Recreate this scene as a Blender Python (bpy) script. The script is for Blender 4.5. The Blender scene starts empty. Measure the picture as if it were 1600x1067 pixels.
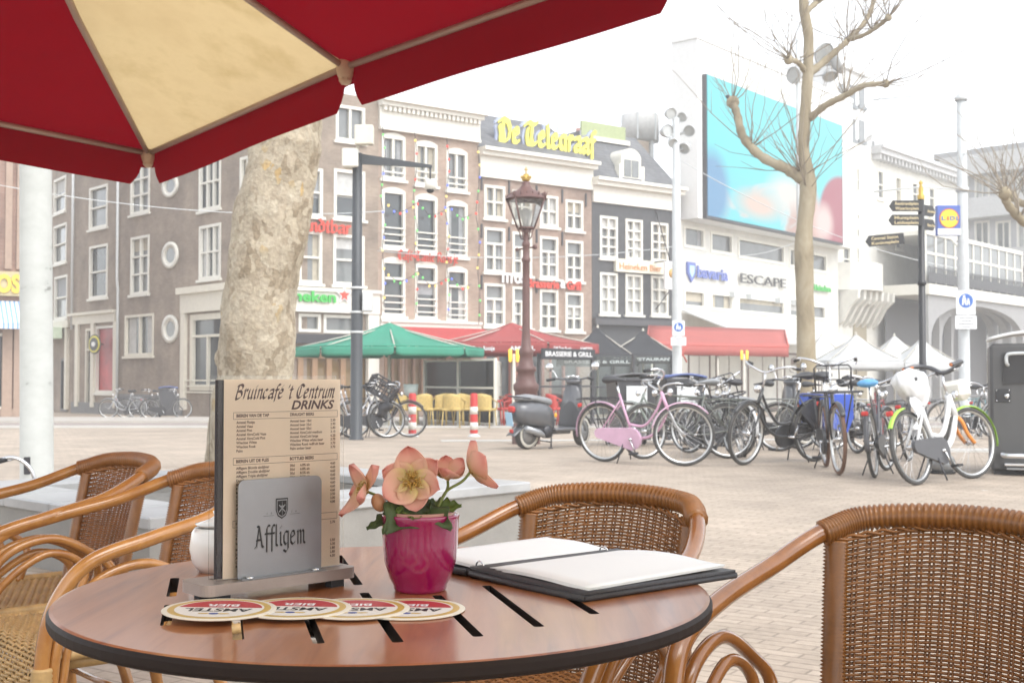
import bpy, math, random
from mathutils import Vector, Matrix, Euler
R = math.radians
random.seed(7)
S = bpy.context.scene
COL = S.collection

# ------------------------------------------------------------------ camera, sky, sun, exposure
F = 1880.0                                   # focal length in photo pixels (photo is 1600 wide)
CAM_H = 0.975
PITCH = math.atan(56.5 / F)
cam_d = bpy.data.cameras.new('camera'); cam = bpy.data.objects.new('camera', cam_d); COL.objects.link(cam)
cam_d.sensor_width = 36.0; cam_d.lens = 36.0 * F / 1600.0
cam_d.clip_start = 0.05; cam_d.clip_end = 2000
cam.location = (0, 0, CAM_H); cam.rotation_euler = (math.pi / 2 + PITCH, 0, 0)
cam_d.dof.use_dof = True; cam_d.dof.focus_distance = 1.45; cam_d.dof.aperture_fstop = 22
S.camera = cam

SUN_EL, SUN_AZ = R(52), R(140)
w = bpy.data.worlds.new('World'); S.world = w; w.use_nodes = True
nt = w.node_tree; nt.nodes.clear()
sky = nt.nodes.new('ShaderNodeTexSky'); sky.sky_type = 'NISHITA'; sky.sun_disc = False
sky.sun_elevation = SUN_EL; sky.sun_rotation = SUN_AZ
sky.air_density = 1.0; sky.dust_density = 1.5; sky.ozone_density = 1.0; sky.altitude = 0
hs = nt.nodes.new('ShaderNodeHueSaturation'); hs.inputs['Saturation'].default_value = 0.22
bg = nt.nodes.new('ShaderNodeBackground'); bg.inputs['Strength'].default_value = 0.15
out = nt.nodes.new('ShaderNodeOutputWorld')
nt.links.new(sky.outputs[0], hs.inputs['Color']); nt.links.new(hs.outputs[0], bg.inputs[0]); nt.links.new(bg.outputs[0], out.inputs[0])

sun_d = bpy.data.lights.new('sun', 'SUN'); sun = bpy.data.objects.new('sun', sun_d); COL.objects.link(sun)
sun_d.energy = 0.6; sun_d.angle = R(40); sun_d.color = (1.0, 0.97, 0.92)
# direction towards the sun (sky rotation 0 = +Y, clockwise seen from above)
sdir = Vector((math.sin(SUN_AZ) * math.cos(SUN_EL), math.cos(SUN_AZ) * math.cos(SUN_EL), math.sin(SUN_EL)))
sun.rotation_euler = sdir.to_track_quat('Z', 'Y').to_euler(); sun.location = (0, 0, 40)

S.view_settings.view_transform = 'Standard'; S.view_settings.look = 'None'
S.view_settings.exposure = 1.52; S.view_settings.gamma = 1.0
S.cycles.max_bounces = 8; S.cycles.diffuse_bounces = 4; S.cycles.glossy_bounces = 3
S.cycles.transmission_bounces = 4; S.cycles.transparent_max_bounces = 12; S.cycles.volume_bounces = 1
S.cycles.caustics_reflective = False; S.cycles.caustics_refractive = False
S.cycles.use_denoising = True
S.cycles.sample_clamp_indirect = 6

# ------------------------------------------------------------------ geometry of the photograph
def ray(px, py):
    c, s = math.cos(PITCH), math.sin(PITCH); a = (px - 800) / F; b = (533.5 - py) / F
    return Vector((a, c - b * s, s + b * c))
O = Vector((0, 0, CAM_H))
def at(px, py, Y): d = ray(px, py); return O + d * (Y / d.y)
def onz(px, py, z): d = ray(px, py); return O + d * ((z - CAM_H) / d.z)
def gz(y): return 0.0 if y < 14 else -0.015 * (min(y, 60) - 14)
def gpt(px, Y): d = ray(px, 600); p = O + d * (Y / d.y); return Vector((p.x, Y, gz(Y)))
def pyof(p):
    c, s = math.cos(PITCH), math.sin(PITCH); q = p - O; d = q.y * c + q.z * s; u = -q.y * s + q.z * c
    return 800 + F * q.x / d, 533.5 - F * u / d

# ------------------------------------------------------------------ materials
def lin(c): return tuple(((x / 255) / 12.92 if x / 255 <= .04045 else ((x / 255 + .055) / 1.055) ** 2.4) for x in c)
MATS = {}
def M(name, col, rough=.6, metal=0., var=.12, vscale=6., bump=0., bscale=60., coat=0., trans=0., spec=.5, sss=0., alpha=1., emit=0.):
    if name in MATS: return MATS[name]
    m = bpy.data.materials.new(name); m.use_nodes = True; t = m.node_tree; N = t.nodes; L = t.links
    b = N['Principled BSDF']; b.inputs['Roughness'].default_value = rough; b.inputs['Metallic'].default_value = metal
    b.inputs['Specular IOR Level'].default_value = spec; b.inputs['Coat Weight'].default_value = coat; b.inputs['Coat Roughness'].default_value = .08
    b.inputs['Transmission Weight'].default_value = trans; b.inputs['Alpha'].default_value = alpha
    col = tuple(col) + (1,)
    tc = N.new('ShaderNodeTexCoord')
    if var > 0:
        n = N.new('ShaderNodeTexNoise'); n.inputs['Scale'].default_value = vscale; n.inputs['Detail'].default_value = 6; n.inputs['Roughness'].default_value = .65
        L.new(tc.outputs['Object'], n.inputs['Vector'])
        r = N.new('ShaderNodeMapRange'); r.inputs[1].default_value = .25; r.inputs[2].default_value = .75
        r.inputs[3].default_value = 1 - var; r.inputs[4].default_value = 1 + var; L.new(n.outputs[0], r.inputs[0])
        mx = N.new('ShaderNodeMix'); mx.data_type = 'RGBA'; mx.blend_type = 'MULTIPLY'; mx.inputs[0].default_value = 1; mx.inputs[6].default_value = col
        L.new(r.outputs[0], mx.inputs[7]); L.new(mx.outputs[2], b.inputs['Base Color'])
        r2 = N.new('ShaderNodeMapRange'); r2.inputs[3].default_value = max(.02, rough - .12 * min(1, rough * 2)); r2.inputs[4].default_value = min(1, rough + .12 * min(1, rough * 2)); L.new(n.outputs[0], r2.inputs[0]); L.new(r2.outputs[0], b.inputs['Roughness'])
    else: b.inputs['Base Color'].default_value = col
    if bump > 0:
        n2 = N.new('ShaderNodeTexNoise'); n2.inputs['Scale'].default_value = bscale; n2.inputs['Detail'].default_value = 4; L.new(tc.outputs['Object'], n2.inputs['Vector'])
        bp = N.new('ShaderNodeBump'); bp.inputs['Strength'].default_value = bump; bp.inputs['Distance'].default_value = .01; L.new(n2.outputs[0], bp.inputs['Height']); L.new(bp.outputs[0], b.inputs['Normal'])
    if emit > 0:
        b.inputs['Emission Color'].default_value = col; b.inputs['Emission Strength'].default_value = emit
    if sss > 0:                                    # thin cloth or petal: light comes through
        tr = N.new('ShaderNodeBsdfTranslucent'); tr.inputs[0].default_value = col
        ad = N.new('ShaderNodeMixShader'); ad.inputs[0].default_value = sss
        o = N['Material Output']; L.new(b.outputs[0], ad.inputs[1]); L.new(tr.outputs[0], ad.inputs[2]); L.new(ad.outputs[0], o.inputs[0])
    MATS[name] = m; return m

def mat_brick(name, c1, c2, mortar, sx=.21, sy=.065, axis='xz', ms=.008, dirt=.38, bump=.3, rough=.85):
    if name in MATS: return MATS[name]
    m = bpy.data.materials.new(name); m.use_nodes = True; t = m.node_tree; N = t.nodes; L = t.links; b = N['Principled BSDF']; b.inputs['Roughness'].default_value = rough
    tc = N.new('ShaderNodeTexCoord'); sp = N.new('ShaderNodeSeparateXYZ'); cb = N.new('ShaderNodeCombineXYZ'); L.new(tc.outputs['Object'], sp.inputs[0])
    if axis == 'xz':
        ad = N.new('ShaderNodeMath'); ad.operation = 'ADD'; L.new(sp.outputs['X'], ad.inputs[0]); L.new(sp.outputs['Y'], ad.inputs[1]); L.new(ad.outputs[0], cb.inputs['X']); L.new(sp.outputs['Z'], cb.inputs['Y'])
        vec = cb.outputs[0]
    else:
        mp = N.new('ShaderNodeMapping'); mp.inputs['Rotation'].default_value = (0, 0, R(axis)); L.new(tc.outputs['Object'], mp.inputs[0]); vec = mp.outputs[0]
    bk = N.new('ShaderNodeTexBrick'); bk.inputs['Scale'].default_value = 1; bk.inputs['Brick Width'].default_value = sx; bk.inputs['Row Height'].default_value = sy; bk.inputs['Mortar Size'].default_value = ms; bk.inputs['Mortar Smooth'].default_value = .3
    bk.inputs['Color1'].default_value = (*c1, 1); bk.inputs['Color2'].default_value = (*c2, 1); bk.inputs['Mortar'].default_value = (*mortar, 1); L.new(vec, bk.inputs['Vector'])
    n = N.new('ShaderNodeTexNoise'); n.inputs['Scale'].default_value = .7; n.inputs['Detail'].default_value = 8; n.inputs['Roughness'].default_value = .65; L.new(tc.outputs['Object'], n.inputs['Vector'])
    r = N.new('ShaderNodeMapRange'); r.inputs[1].default_value = .3; r.inputs[2].default_value = .7; r.inputs[3].default_value = 1 - dirt; r.inputs[4].default_value = 1 + dirt * .6; L.new(n.outputs[0], r.inputs[0])
    mx = N.new('ShaderNodeMix'); mx.data_type = 'RGBA'; mx.blend_type = 'MULTIPLY'; mx.inputs[0].default_value = 1; L.new(bk.outputs['Color'], mx.inputs[6]); L.new(r.outputs[0], mx.inputs[7]); L.new(mx.outputs[2], b.inputs['Base Color'])
    bp = N.new('ShaderNodeBump'); bp.inputs['Strength'].default_value = bump; bp.inputs['Distance'].default_value = .01; bp.invert = True; L.new(bk.outputs['Fac'], bp.inputs['Height']); L.new(bp.outputs[0], b.inputs['Normal'])
    MATS[name] = m; return m

def ramp_mat(name, stops, scale=6, rough=.6, stretch=(1, 1, 1), detail=8, bump=.2, rot=(0, 0, 0), distortion=0., coat=0., wave=False):
    """colour ramp over noise (bark, wood, stone)"""
    if name in MATS: return MATS[name]
    m = bpy.data.materials.new(name); m.use_nodes = True; t = m.node_tree; N = t.nodes; L = t.links; b = N['Principled BSDF']; b.inputs['Roughness'].default_value = rough
    b.inputs['Coat Weight'].default_value = coat; b.inputs['Coat Roughness'].default_value = .12
    tc = N.new('ShaderNodeTexCoord'); mp = N.new('ShaderNodeMapping'); mp.inputs['Scale'].default_value = stretch; mp.inputs['Rotation'].default_value = rot; L.new(tc.outputs['Object'], mp.inputs[0])
    n = N.new('ShaderNodeTexNoise'); n.inputs['Scale'].default_value = scale; n.inputs['Detail'].default_value = detail; n.inputs['Roughness'].default_value = .62; n.inputs['Distortion'].default_value = distortion; L.new(mp.outputs[0], n.inputs['Vector'])
    cr = N.new('ShaderNodeValToRGB'); e = cr.color_ramp.elements
    e[0].position, e[0].color = stops[0][0], (*stops[0][1], 1); e[1].position, e[1].color = stops[-1][0], (*stops[-1][1], 1)
    for p, c in stops[1:-1]:
        q = e.new(p); q.color = (*c, 1)
    L.new(n.outputs[0], cr.inputs[0]); L.new(cr.outputs[0], b.inputs['Base Color'])
    if bump:
        bp = N.new('ShaderNodeBump'); bp.inputs['Strength'].default_value = bump; bp.inputs['Distance'].default_value = .02; L.new(n.outputs[0], bp.inputs['Height']); L.new(bp.outputs[0], b.inputs['Normal'])
    MATS[name] = m; return m

def glass_mat(name, col, rough=.03, spec=.7):     # window glass that hides a dim room
    return M(name, col, rough=rough, var=.25, vscale=1.2, spec=spec)
def clear_mat(name, tint=(.95, .97, .97), mixf=.12, rough=.05):
    if name in MATS: return MATS[name]
    m = bpy.data.materials.new(name); m.use_nodes = True; t = m.node_tree; N = t.nodes; L = t.links
    N.remove(N['Principled BSDF']); b = N.new('ShaderNodeBsdfGlossy'); b.inputs['Color'].default_value = (1, 1, 1, 1); b.inputs['Roughness'].default_value = rough
    tr = N.new('ShaderNodeBsdfTransparent'); tr.inputs[0].default_value = (*tint, 1); mx = N.new('ShaderNodeMixShader'); fr = N.new('ShaderNodeFresnel'); fr.inputs[0].default_value = 1.3
    ad = N.new('ShaderNodeMath'); ad.operation = 'ADD'; ad.inputs[1].default_value = mixf; L.new(fr.outputs[0], ad.inputs[0]); L.new(ad.outputs[0], mx.inputs[0]); L.new(tr.outputs[0], mx.inputs[1]); L.new(b.outputs[0], mx.inputs[2]); L.new(mx.outputs[0], N['Material Output'].inputs[0])
    MATS[name] = m; return m

# ------------------------------------------------------------------ mesh building
def crv(pts, n=8, closed=False):
    pts = [Vector(p) for p in pts]; o = []
    q = [pts[-1]] + pts + pts[:2] if closed else [2 * pts[0] - pts[1]] + pts + [2 * pts[-1] - pts[-2]]
    for i in range(1, len(q) - 2):
        a, b, c, d = q[i - 1:i + 3]
        for k in range(n):
            t = k / n; o.append(.5 * (2 * b + (c - a) * t + (2 * a - 5 * b + 4 * c - d) * t * t + (3 * b - a - 3 * c + d) * t ** 3))
    if not closed: o.append(q[-2])
    return o
class MB:
    def __init__(s): s.v = []; s.f = []; s.m = []; s.s = []; s.mi = 0; s.x = Matrix()
    def add(s, vs, fs, smooth=False):
        k = len(s.v); s.v += [tuple(s.x @ Vector(p)) for p in vs]; s.f += [tuple(k + i for i in f) for f in fs]; s.m += [s.mi] * len(fs); s.s += [smooth] * len(fs); return s
    def box(s, c, d, rot=None, bev=0.):
        """c centre, d full sizes; bev chamfers the edges"""
        c = Vector(c); h = [max(x, 1e-5) / 2 for x in d]; Rm = Euler(rot).to_matrix() if rot else Matrix.Identity(3)
        if bev <= 0:
            vs = [c + Rm @ Vector((sx * h[0], sy * h[1], sz * h[2])) for sx in (-1, 1) for sy in (-1, 1) for sz in (-1, 1)]
            return s.add(vs, [(0, 1, 3, 2), (4, 6, 7, 5), (0, 4, 5, 1), (2, 3, 7, 6), (0, 2, 6, 4), (1, 5, 7, 3)])
        b = min(bev, min(h) * .9); vs = []; idx = {}
        for ax in range(3):
            for sx in (-1, 1):
                for sy in (-1, 1):
                    for sz in (-1, 1):
                        sg = (sx, sy, sz); p = [sg[i] * (h[i] if i == ax else h[i] - b) for i in range(3)]
                        idx[(ax,) + sg] = len(vs); vs.append(c + Rm @ Vector(p))
        fs = []
        for ax in range(3):
            o1, o2 = [i for i in range(3) if i != ax]
            for sg in (-1, 1):
                q = []
                for a, d2 in ((-1, -1), (1, -1), (1, 1), (-1, 1)):
                    k = [0, 0, 0]; k[ax] = sg; k[o1] = a; k[o2] = d2; q.append(idx[(ax, *k)])
                if (sg > 0) == (ax == 1): q.reverse()
                fs.append(tuple(q))
        for e in range(3):
            o1, o2 = [i for i in range(3) if i != e]
            for a in (-1, 1):
                for d2 in (-1, 1):
                    k1 = [0, 0, 0]; k1[o1] = a; k1[o2] = d2; k2 = list(k1); k1[e] = -1; k2[e] = 1
                    fs.append((idx[(o1, *k1)], idx[(o1, *k2)], idx[(o2, *k2)], idx[(o2, *k1)]))
        for sx in (-1, 1):
            for sy in (-1, 1):
                for sz in (-1, 1): fs.append((idx[(0, sx, sy, sz)], idx[(1, sx, sy, sz)], idx[(2, sx, sy, sz)]))
        return s.add(vs, fs)
    def bb(s, x0, x1, y0, y1, z0, z1, bev=0.): return s.box(((x0 + x1) / 2, (y0 + y1) / 2, (z0 + z1) / 2), (abs(x1 - x0), abs(y1 - y0), abs(z1 - z0)), None, bev)
    def tube(s, pts, r, n=8, closed=False, cap=True, flat=1.):
        pts = [Vector(p) for p in pts]; L = len(pts); rs = list(r) if hasattr(r, '__len__') else [r] * L; vs = []
        T = []
        for i in range(L):
            a = pts[(i - 1) % L] if closed or i else pts[0]; b = pts[(i + 1) % L] if closed or i < L - 1 else pts[-1]
            d = (b - a); T.append(d.normalized() if d.length > 1e-9 else Vector((0, 0, 1)))
        up = Vector((0, 0, 1)) if abs(T[0].z) < .9 else Vector((1, 0, 0)); nrm = (up - T[0] * up.dot(T[0])).normalized()
        for i in range(L):
            nrm = nrm - T[i] * nrm.dot(T[i]); nrm = nrm.normalized() if nrm.length > 1e-6 else T[i].orthogonal().normalized(); bi = T[i].cross(nrm)
            for k in range(n):
                a = 2 * math.pi * k / n; vs.append(pts[i] + rs[i] * (math.cos(a) * nrm * flat + math.sin(a) * bi))
        fs = []
        for i in range(L if closed else L - 1):
            j = (i + 1) % L
            for k in range(n): fs.append((i * n + k, i * n + (k + 1) % n, j * n + (k + 1) % n, j * n + k))
        if cap and not closed: fs += [tuple(reversed(range(n))), tuple(range((L - 1) * n, L * n))]
        return s.add(vs, fs, True)
    def bar(s, a, b, r, n=6): return s.tube([a, b], r, n)
    def beam(s, a, b, w, h):
        a = Vector(a); b = Vector(b); d = b - a; x = d.normalized(); up = Vector((0, 0, 1)) if abs(x.z) < .99 else Vector((0, 1, 0)); y = up.cross(x).normalized(); z = x.cross(y)
        vs = [p + y * (w / 2 * i) + z * (h / 2 * j) for p in (a, b) for i, j in ((-1, -1), (1, -1), (1, 1), (-1, 1))]
        return s.add(vs, [(3, 2, 1, 0), (4, 5, 6, 7), (0, 1, 5, 4), (1, 2, 6, 5), (2, 3, 7, 6), (3, 0, 4, 7)])
    def lathe(s, prof, n=24, c=(0, 0, 0), ax='z', smooth=True, a0=0., sq=None):
        c = Vector(c); vs = []; m = len(prof)
        for k in range(n):
            a = a0 + 2 * math.pi * k / n
            for r, h in prof:
                p = Vector((r * math.cos(a), r * math.sin(a), h))
                if ax == 'y': p = Vector((p.x, p.z, p.y))
                elif ax == 'x': p = Vector((p.z, p.x, p.y))
                vs.append(c + p)
        fs = []
        for k in range(n):
            j = (k + 1) % n
            for i in range(m - 1):
                q = (k * m + i, j * m + i, j * m + i + 1, k * m + i + 1)
                if prof[i][0] < 1e-7: q = (k * m + i, j * m + i + 1, k * m + i + 1)
                elif prof[i + 1][0] < 1e-7: q = (k * m + i, j * m + i, k * m + i + 1)
                fs.append(q if ax != 'y' else tuple(reversed(q)))
        return s.add(vs, fs, smooth)
    def ball(s, c, r, sc=(1, 1, 1), n=10, m=7, rot=None):
        Rm = Euler(rot).to_matrix() if rot else Matrix.Identity(3); c = Vector(c); vs = []; fs = []
        for i in range(m + 1):
            t = math.pi * i / m
            for k in range(n):
                a = 2 * math.pi * k / n; vs.append(c + Rm @ Vector((r * sc[0] * math.sin(t) * math.cos(a), r * sc[1] * math.sin(t) * math.sin(a), r * sc[2] * math.cos(t))))
        for i in range(m):
            for k in range(n): fs.append((i * n + k, (i + 1) * n + k, (i + 1) * n + (k + 1) % n, i * n + (k + 1) % n))
        return s.add(vs, fs, True)
    def prism(s, poly, y0, y1, plane='xz', smooth=False):
        """extrude a 2-D outline; plane xz -> along y, xy -> along z, yz -> along x"""
        n = len(poly); g = {'xz': lambda a, b, t: (a, t, b), 'xy': lambda a, b, t: (a, b, t), 'yz': lambda a, b, t: (t, a, b)}[plane]
        vs = [g(a, b, y0) for a, b in poly] + [g(a, b, y1) for a, b in poly]
        fs = [tuple(range(n)), tuple(reversed(range(n, 2 * n)))] + [(i, i + n, (i + 1) % n + n, (i + 1) % n) for i in range(n)]
        return s.add(vs, fs, smooth)
    def grid(s, fn, nu, nv, thick=0., smooth=True):
        """surface fn(u,v)->point for u,v in 0..1, optional thickness along the normal"""
        P = [[Vector(fn(i / nu, j / nv)) for j in range(nv + 1)] for i in range(nu + 1)]
        flat = [p for r in P for p in r]; id_ = lambda i, j: i * (nv + 1) + j
        fs = [(id_(i, j), id_(i + 1, j), id_(i + 1, j + 1), id_(i, j + 1)) for i in range(nu) for j in range(nv)]
        if thick:
            N = []
            for i in range(nu + 1):
                for j in range(nv + 1):
                    du = P[min(i + 1, nu)][j] - P[max(i - 1, 0)][j]; dv = P[i][min(j + 1, nv)] - P[i][max(j - 1, 0)]; c = du.cross(dv); N.append(c.normalized() if c.length > 1e-12 else Vector((0, 0, 1)))
            k = len(flat); flat = flat + [p - q * thick for p, q in zip(flat, N)]
            fs += [tuple(reversed([x + k for x in f])) for f in list(fs)]
            edge = [id_(i, 0) for i in range(nu + 1)] + [id_(nu, j) for j in range(1, nv + 1)] + [id_(i, nv) for i in range(nu - 1, -1, -1)] + [id_(0, j) for j in range(nv - 1, 0, -1)]
            for a, b in zip(edge, edge[1:] + edge[:1]): fs.append((a, a + k, b + k, b))
        return s.add(flat, fs, smooth)
    def build(s, name, mats, parent=None):
        me = bpy.data.meshes.new(name); me.from_pydata(s.v, [], s.f); mats = mats if isinstance(mats, (list, tuple)) else [mats]
        for m in mats: me.materials.append(m)
        me.polygons.foreach_set('material_index', s.m); me.polygons.foreach_set('use_smooth', s.s); me.update()
        o = bpy.data.objects.new(name, me); COL.objects.link(o)
        if parent: o.parent = parent
        return o
def tag(o, label=None, cat=None, group=None, kind=None):
    for k, v in (('label', label), ('category', cat), ('group', group), ('kind', kind)):
        if v: o[k] = v
    return o
def thing(name, label, cat, loc=(0, 0, 0), rz=0., group=None):
    o = bpy.data.objects.new(name, None); COL.objects.link(o); o.empty_display_size = .1
    o.location = loc; o.rotation_euler = (0, 0, rz); return tag(o, label, cat, group)
def dup(o, loc=None, rz=None, label=None, group=None, parent=None):
    c = o.copy(); COL.objects.link(c); c.parent = parent
    if parent: c.matrix_parent_inverse = o.matrix_parent_inverse.copy()
    if loc is not None: c.location = loc
    if rz is not None: c.rotation_euler = (0, 0, rz)
    if label: c['label'] = label
    if group: c['group'] = group
    for ch in list(o.children): dup(ch, parent=c)
    return c

# ------------------------------------------------------------------ lettering
def tmesh(text, w=None, h=.1, shear=0., off=0., align='LEFT'):
    cu = bpy.data.curves.new('txt', 'FONT'); cu.body = text; cu.size = 1; cu.shear = shear; cu.offset = off; cu.resolution_u = 3; cu.align_x = align; cu.fill_mode = 'FRONT'
    ob = bpy.data.objects.new('txt', cu); COL.objects.link(ob); dg = bpy.context.evaluated_depsgraph_get(); dg.update()
    me = bpy.data.meshes.new_from_object(ob.evaluated_get(dg)); bpy.data.objects.remove(ob); bpy.data.curves.remove(cu)
    vs = [(v.co.x, v.co.y) for v in me.vertices]; fs = [tuple(p.vertices) for p in me.polygons]; bpy.data.meshes.remove(me)
    xs = [v[0] for v in vs] or [0, 1]; k = h / .69; sx = (w / (max(xs) - min(xs))) if w else k; sh = min(xs) if w and align == 'LEFT' else 0
    return [((x - sh) * sx, y * k) for x, y in vs], fs
def lettering(name, text, mat, parent, loc, rot, w=None, h=.1, ext=.004, shear=0., off=0., align='LEFT'):
    """text as mesh; lies in local XY of its own rotation; w stretches to a width, h = cap height"""
    vs, fs = tmesh(text, w, h, shear, off, align); m = MB(); n = len(vs)
    m.add([(x, y, ext) for x, y in vs], fs)
    if ext > 0:
        ed = {}
        for f in fs:
            for p, q in zip(f, f[1:] + f[:1]): ed[(p, q)] = 1
        for p, q in list(ed):
            if (q, p) not in ed: m.add([(*vs[p], ext), (*vs[q], ext), (*vs[q], 0), (*vs[p], 0)], [(0, 3, 2, 1)])
    o = m.build(name, mat, parent); o.location = loc; o.rotation_euler = rot; return o

NIB = {  # pen strokes on a grid: x to the right, y up, x-height 1, cap height 1.55
 'a': ([(.1, .9), (.45, 1.0), (.62, .85), (.62, .12), (.75, 0)], [(.62, .55), (.2, .45), (.08, .22), (.25, 0), (.6, .18)]), 'b': ([(.1, 1.55), (.12, .1), (.35, 0), (.65, .2), (.62, .8), (.4, 1.0), (.12, .75)],),
 'd': ([(.15, 1.55), (.55, 1.1), (.65, .7), (.6, .15), (.35, 0), (.1, .2), (.1, .75), (.3, .98), (.55, .9)],), 'e': ([(.1, .5), (.55, .68), (.5, .95), (.3, 1.0), (.1, .75), (.1, .2), (.32, 0), (.6, .15)],),
 'f': ([(.6, 1.5), (.4, 1.55), (.25, 1.3), (.25, -.35)], [(.02, .95), (.55, .95)]), 'g': ([(.6, .95), (.3, 1.0), (.1, .75), (.1, .25), (.3, .02), (.58, .2)], [(.6, 1.0), (.6, -.25), (.35, -.5), (.05, -.35)]),
 'i': ([(.1, .9), (.2, 1.0), (.2, .1), (.35, 0)], [(.15, 1.3), (.27, 1.4)]), 'k': ([(.12, 1.5), (.12, 0)], [(.14, .55), (.55, 1.0)], [(.25, .6), (.6, 0)]), 'l': ([(.15, 1.55), (.15, .1), (.32, 0)],), 'm': ([(.05, .9), (.15, 1.0), (.15, 0)], [(.15, .8), (.38, 1.0), (.5, .85), (.5, 0)], [(.5, .8), (.72, 1.0), (.85, .85), (.85, .1), (1.0, 0)]),
 'n': ([(.05, .9), (.15, 1.0), (.15, 0)], [(.15, .8), (.42, 1.0), (.58, .85), (.58, .1), (.72, 0)]), 'o': ([(.35, 1.0), (.1, .75), (.1, .2), (.35, 0), (.6, .25), (.6, .8), (.35, 1.0)],), 'r': ([(.05, .9), (.17, 1.0), (.17, 0)], [(.17, .75), (.38, 1.0), (.52, .85)]),
 's': ([(.55, .9), (.3, 1.0), (.1, .78), (.5, .3), (.35, 0), (.05, .12)],), 't': ([(.22, 1.35), (.22, .1), (.42, 0)], [(.02, .98), (.45, .98)]), 'u': ([(.12, 1.0), (.12, .15), (.3, 0), (.55, .2)], [(.57, 1.0), (.57, .1), (.7, 0)]), 'j': ([(.3, 1.0), (.3, -.3), (.05, -.45)], [(.26, 1.3), (.36, 1.4)]),
 'c': ([(.55, .9), (.3, 1.0), (.1, .72), (.1, .22), (.32, 0), (.58, .15)],), 'é': ([(.1, .5), (.55, .68), (.5, .95), (.3, 1.0), (.1, .75), (.1, .2), (.32, 0), (.6, .15)], [(.3, 1.2), (.5, 1.45)]), "'": ([(.1, 1.5), (.06, 1.2)],),
 'A': ([(.0, .0), (.2, .1), (.5, 1.5), (.3, 1.55)], [(.5, 1.5), (.85, .1), (1.0, 0)], [(.2, .55), (.72, .55)]), 'C': ([(.95, 1.3), (.6, 1.55), (.2, 1.3), (.08, .7), (.25, .15), (.6, 0), (.95, .25)], [(.5, 1.35), (.48, .25)]), 'D': ([(.0, 1.35), (.3, 1.55), (.75, 1.4), (.98, .9), (.85, .25), (.45, 0), (.05, .1)], [(.35, 1.4), (.3, .6), (.38, .2)], [(.0, 1.05), (.12, .6), (.05, .25)]),
 'T': ([(-.05, 1.35), (.3, 1.58), (.68, 1.4), (1.1, 1.58)], [(.6, 1.45), (.52, .4), (.62, .02), (1.0, .2)], [(.2, 1.1), (.08, .6), (.18, .15), (.45, .0)]), 'R': ([(.15, 1.5), (.15, 0)], [(0, 1.4), (.5, 1.55), (.8, 1.3), (.6, .9), (.2, .8)], [(.45, .8), (.9, .0)]), 'B': ([(.18, 1.5), (.15, .05), (.5, 0), (.85, .3), (.7, .75), (.25, .82)], [(0, 1.4), (.5, 1.55), (.78, 1.3), (.6, .9), (.25, .82)]),
}
NIBW = {'m': 1.18, 'i': .5, 'l': .48, 'f': .6, 't': .6, 'r': .66, ' ': .5, 'A': 1.15, 'C': 1.12, 'D': 1.18, 'T': 1.2, 'R': 1.05, 'B': 1.05, 'j': .5, "'": .28}
def nibtext(name, text, mat, parent, loc, rot, w, h, nib=.2, ang=38, ext=.02, shear=0., curvy=False, mb=None, build=True, hair=.05):
    """broad-pen (blackletter) lettering; w total width, h cap height"""
    tw = sum(NIBW.get(c, .82) for c in text); sx = w / tw; sy = h / 1.55; own = mb is None; mb = mb or MB(); x = 0
    nx, ny = nib * math.cos(R(ang)) / 2, nib * math.sin(R(ang)) / 2
    for c in text:
        for k, st in enumerate(NIB.get(c, ())):
            if curvy: st = [(p.x, p.y) for p in crv([(a, b, 0) for a, b in st], 4)]
            for i, (p, q) in enumerate(zip(st, st[1:])):
                pts = []
                for (a, b) in (p, q):
                    for sg in (-1, 1):
                        for hy in (-hair, hair): pts.append((a + sg * nx, b + sg * ny + hy * .5))
                hull = chull(pts); z1 = ext + .0006 * (i % 3) + .0009 * k if ext > .01 else ext
                poly = [((x + a + shear * b) * sx, b * sy) for a, b in hull]
                if ext > 0: mb.prism(poly, z1, 0, 'xy')
                else: mb.add([(a, b, .00002 * (i % 4) + .00005 * k) for a, b in poly], [tuple(range(len(poly)))])
        x += NIBW.get(c, .82)
    if not build: return mb
    o = mb.build(name, mat, parent); o.location = loc; o.rotation_euler = rot; return o
def chull(P):
    P = sorted(set(P))
    def half(Q):
        o = []
        for p in Q:
            while len(o) > 1 and (o[-1][0] - o[-2][0]) * (p[1] - o[-2][1]) - (o[-1][1] - o[-2][1]) * (p[0] - o[-2][0]) <= 0: o.pop()
            o.append(p)
        return o
    a = half(P); b = half(P[::-1]); return a[:-1] + b[:-1]
# ================================================================== materials used all over
white_paint = M('white_paint', (.70, .68, .61), .5, var=.06)
cream_paint = M('cream_paint', (.66, .62, .52), .55, var=.08)
dark_metal = M('dark_metal', (.05, .05, .055), .4, metal=.3)
grey_metal = M('grey_metal', (.35, .36, .37), .4, metal=.5)
light_grey = M('light_grey', (.55, .57, .57), .6, var=.1)
steel = M('steel', (.72, .72, .72), .25, metal=1., var=.1)
black_rubber = M('black_rubber', (.025, .025, .027), .7)
black_plastic = M('black_plastic', (.03, .03, .033), .45)
red_paint = M('red_paint', (.5, .035, .03), .45)
glass_dark = glass_mat('glass_dark', (.05, .06, .065))
glass_mid = glass_mat('glass_mid', (.16, .17, .17))
glass_pale = glass_mat('glass_pale', (.42, .43, .42), rough=.15)
glass_warm = glass_mat('glass_warm', (.20, .13, .05))
brick_grey = mat_brick('brick_grey', (.27, .21, .162), (.32, .25, .195), (.29, .25, .205))
brick_brown = mat_brick('brick_brown', (.30, .205, .155), (.35, .25, .195), (.32, .27, .23))
brick_tan = mat_brick('brick_tan', (.35, .25, .19), (.40, .30, .23), (.37, .31, .26))
brick_red = mat_brick('brick_red', (.27, .15, .11), (.32, .19, .14), (.27, .22, .19))
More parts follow.
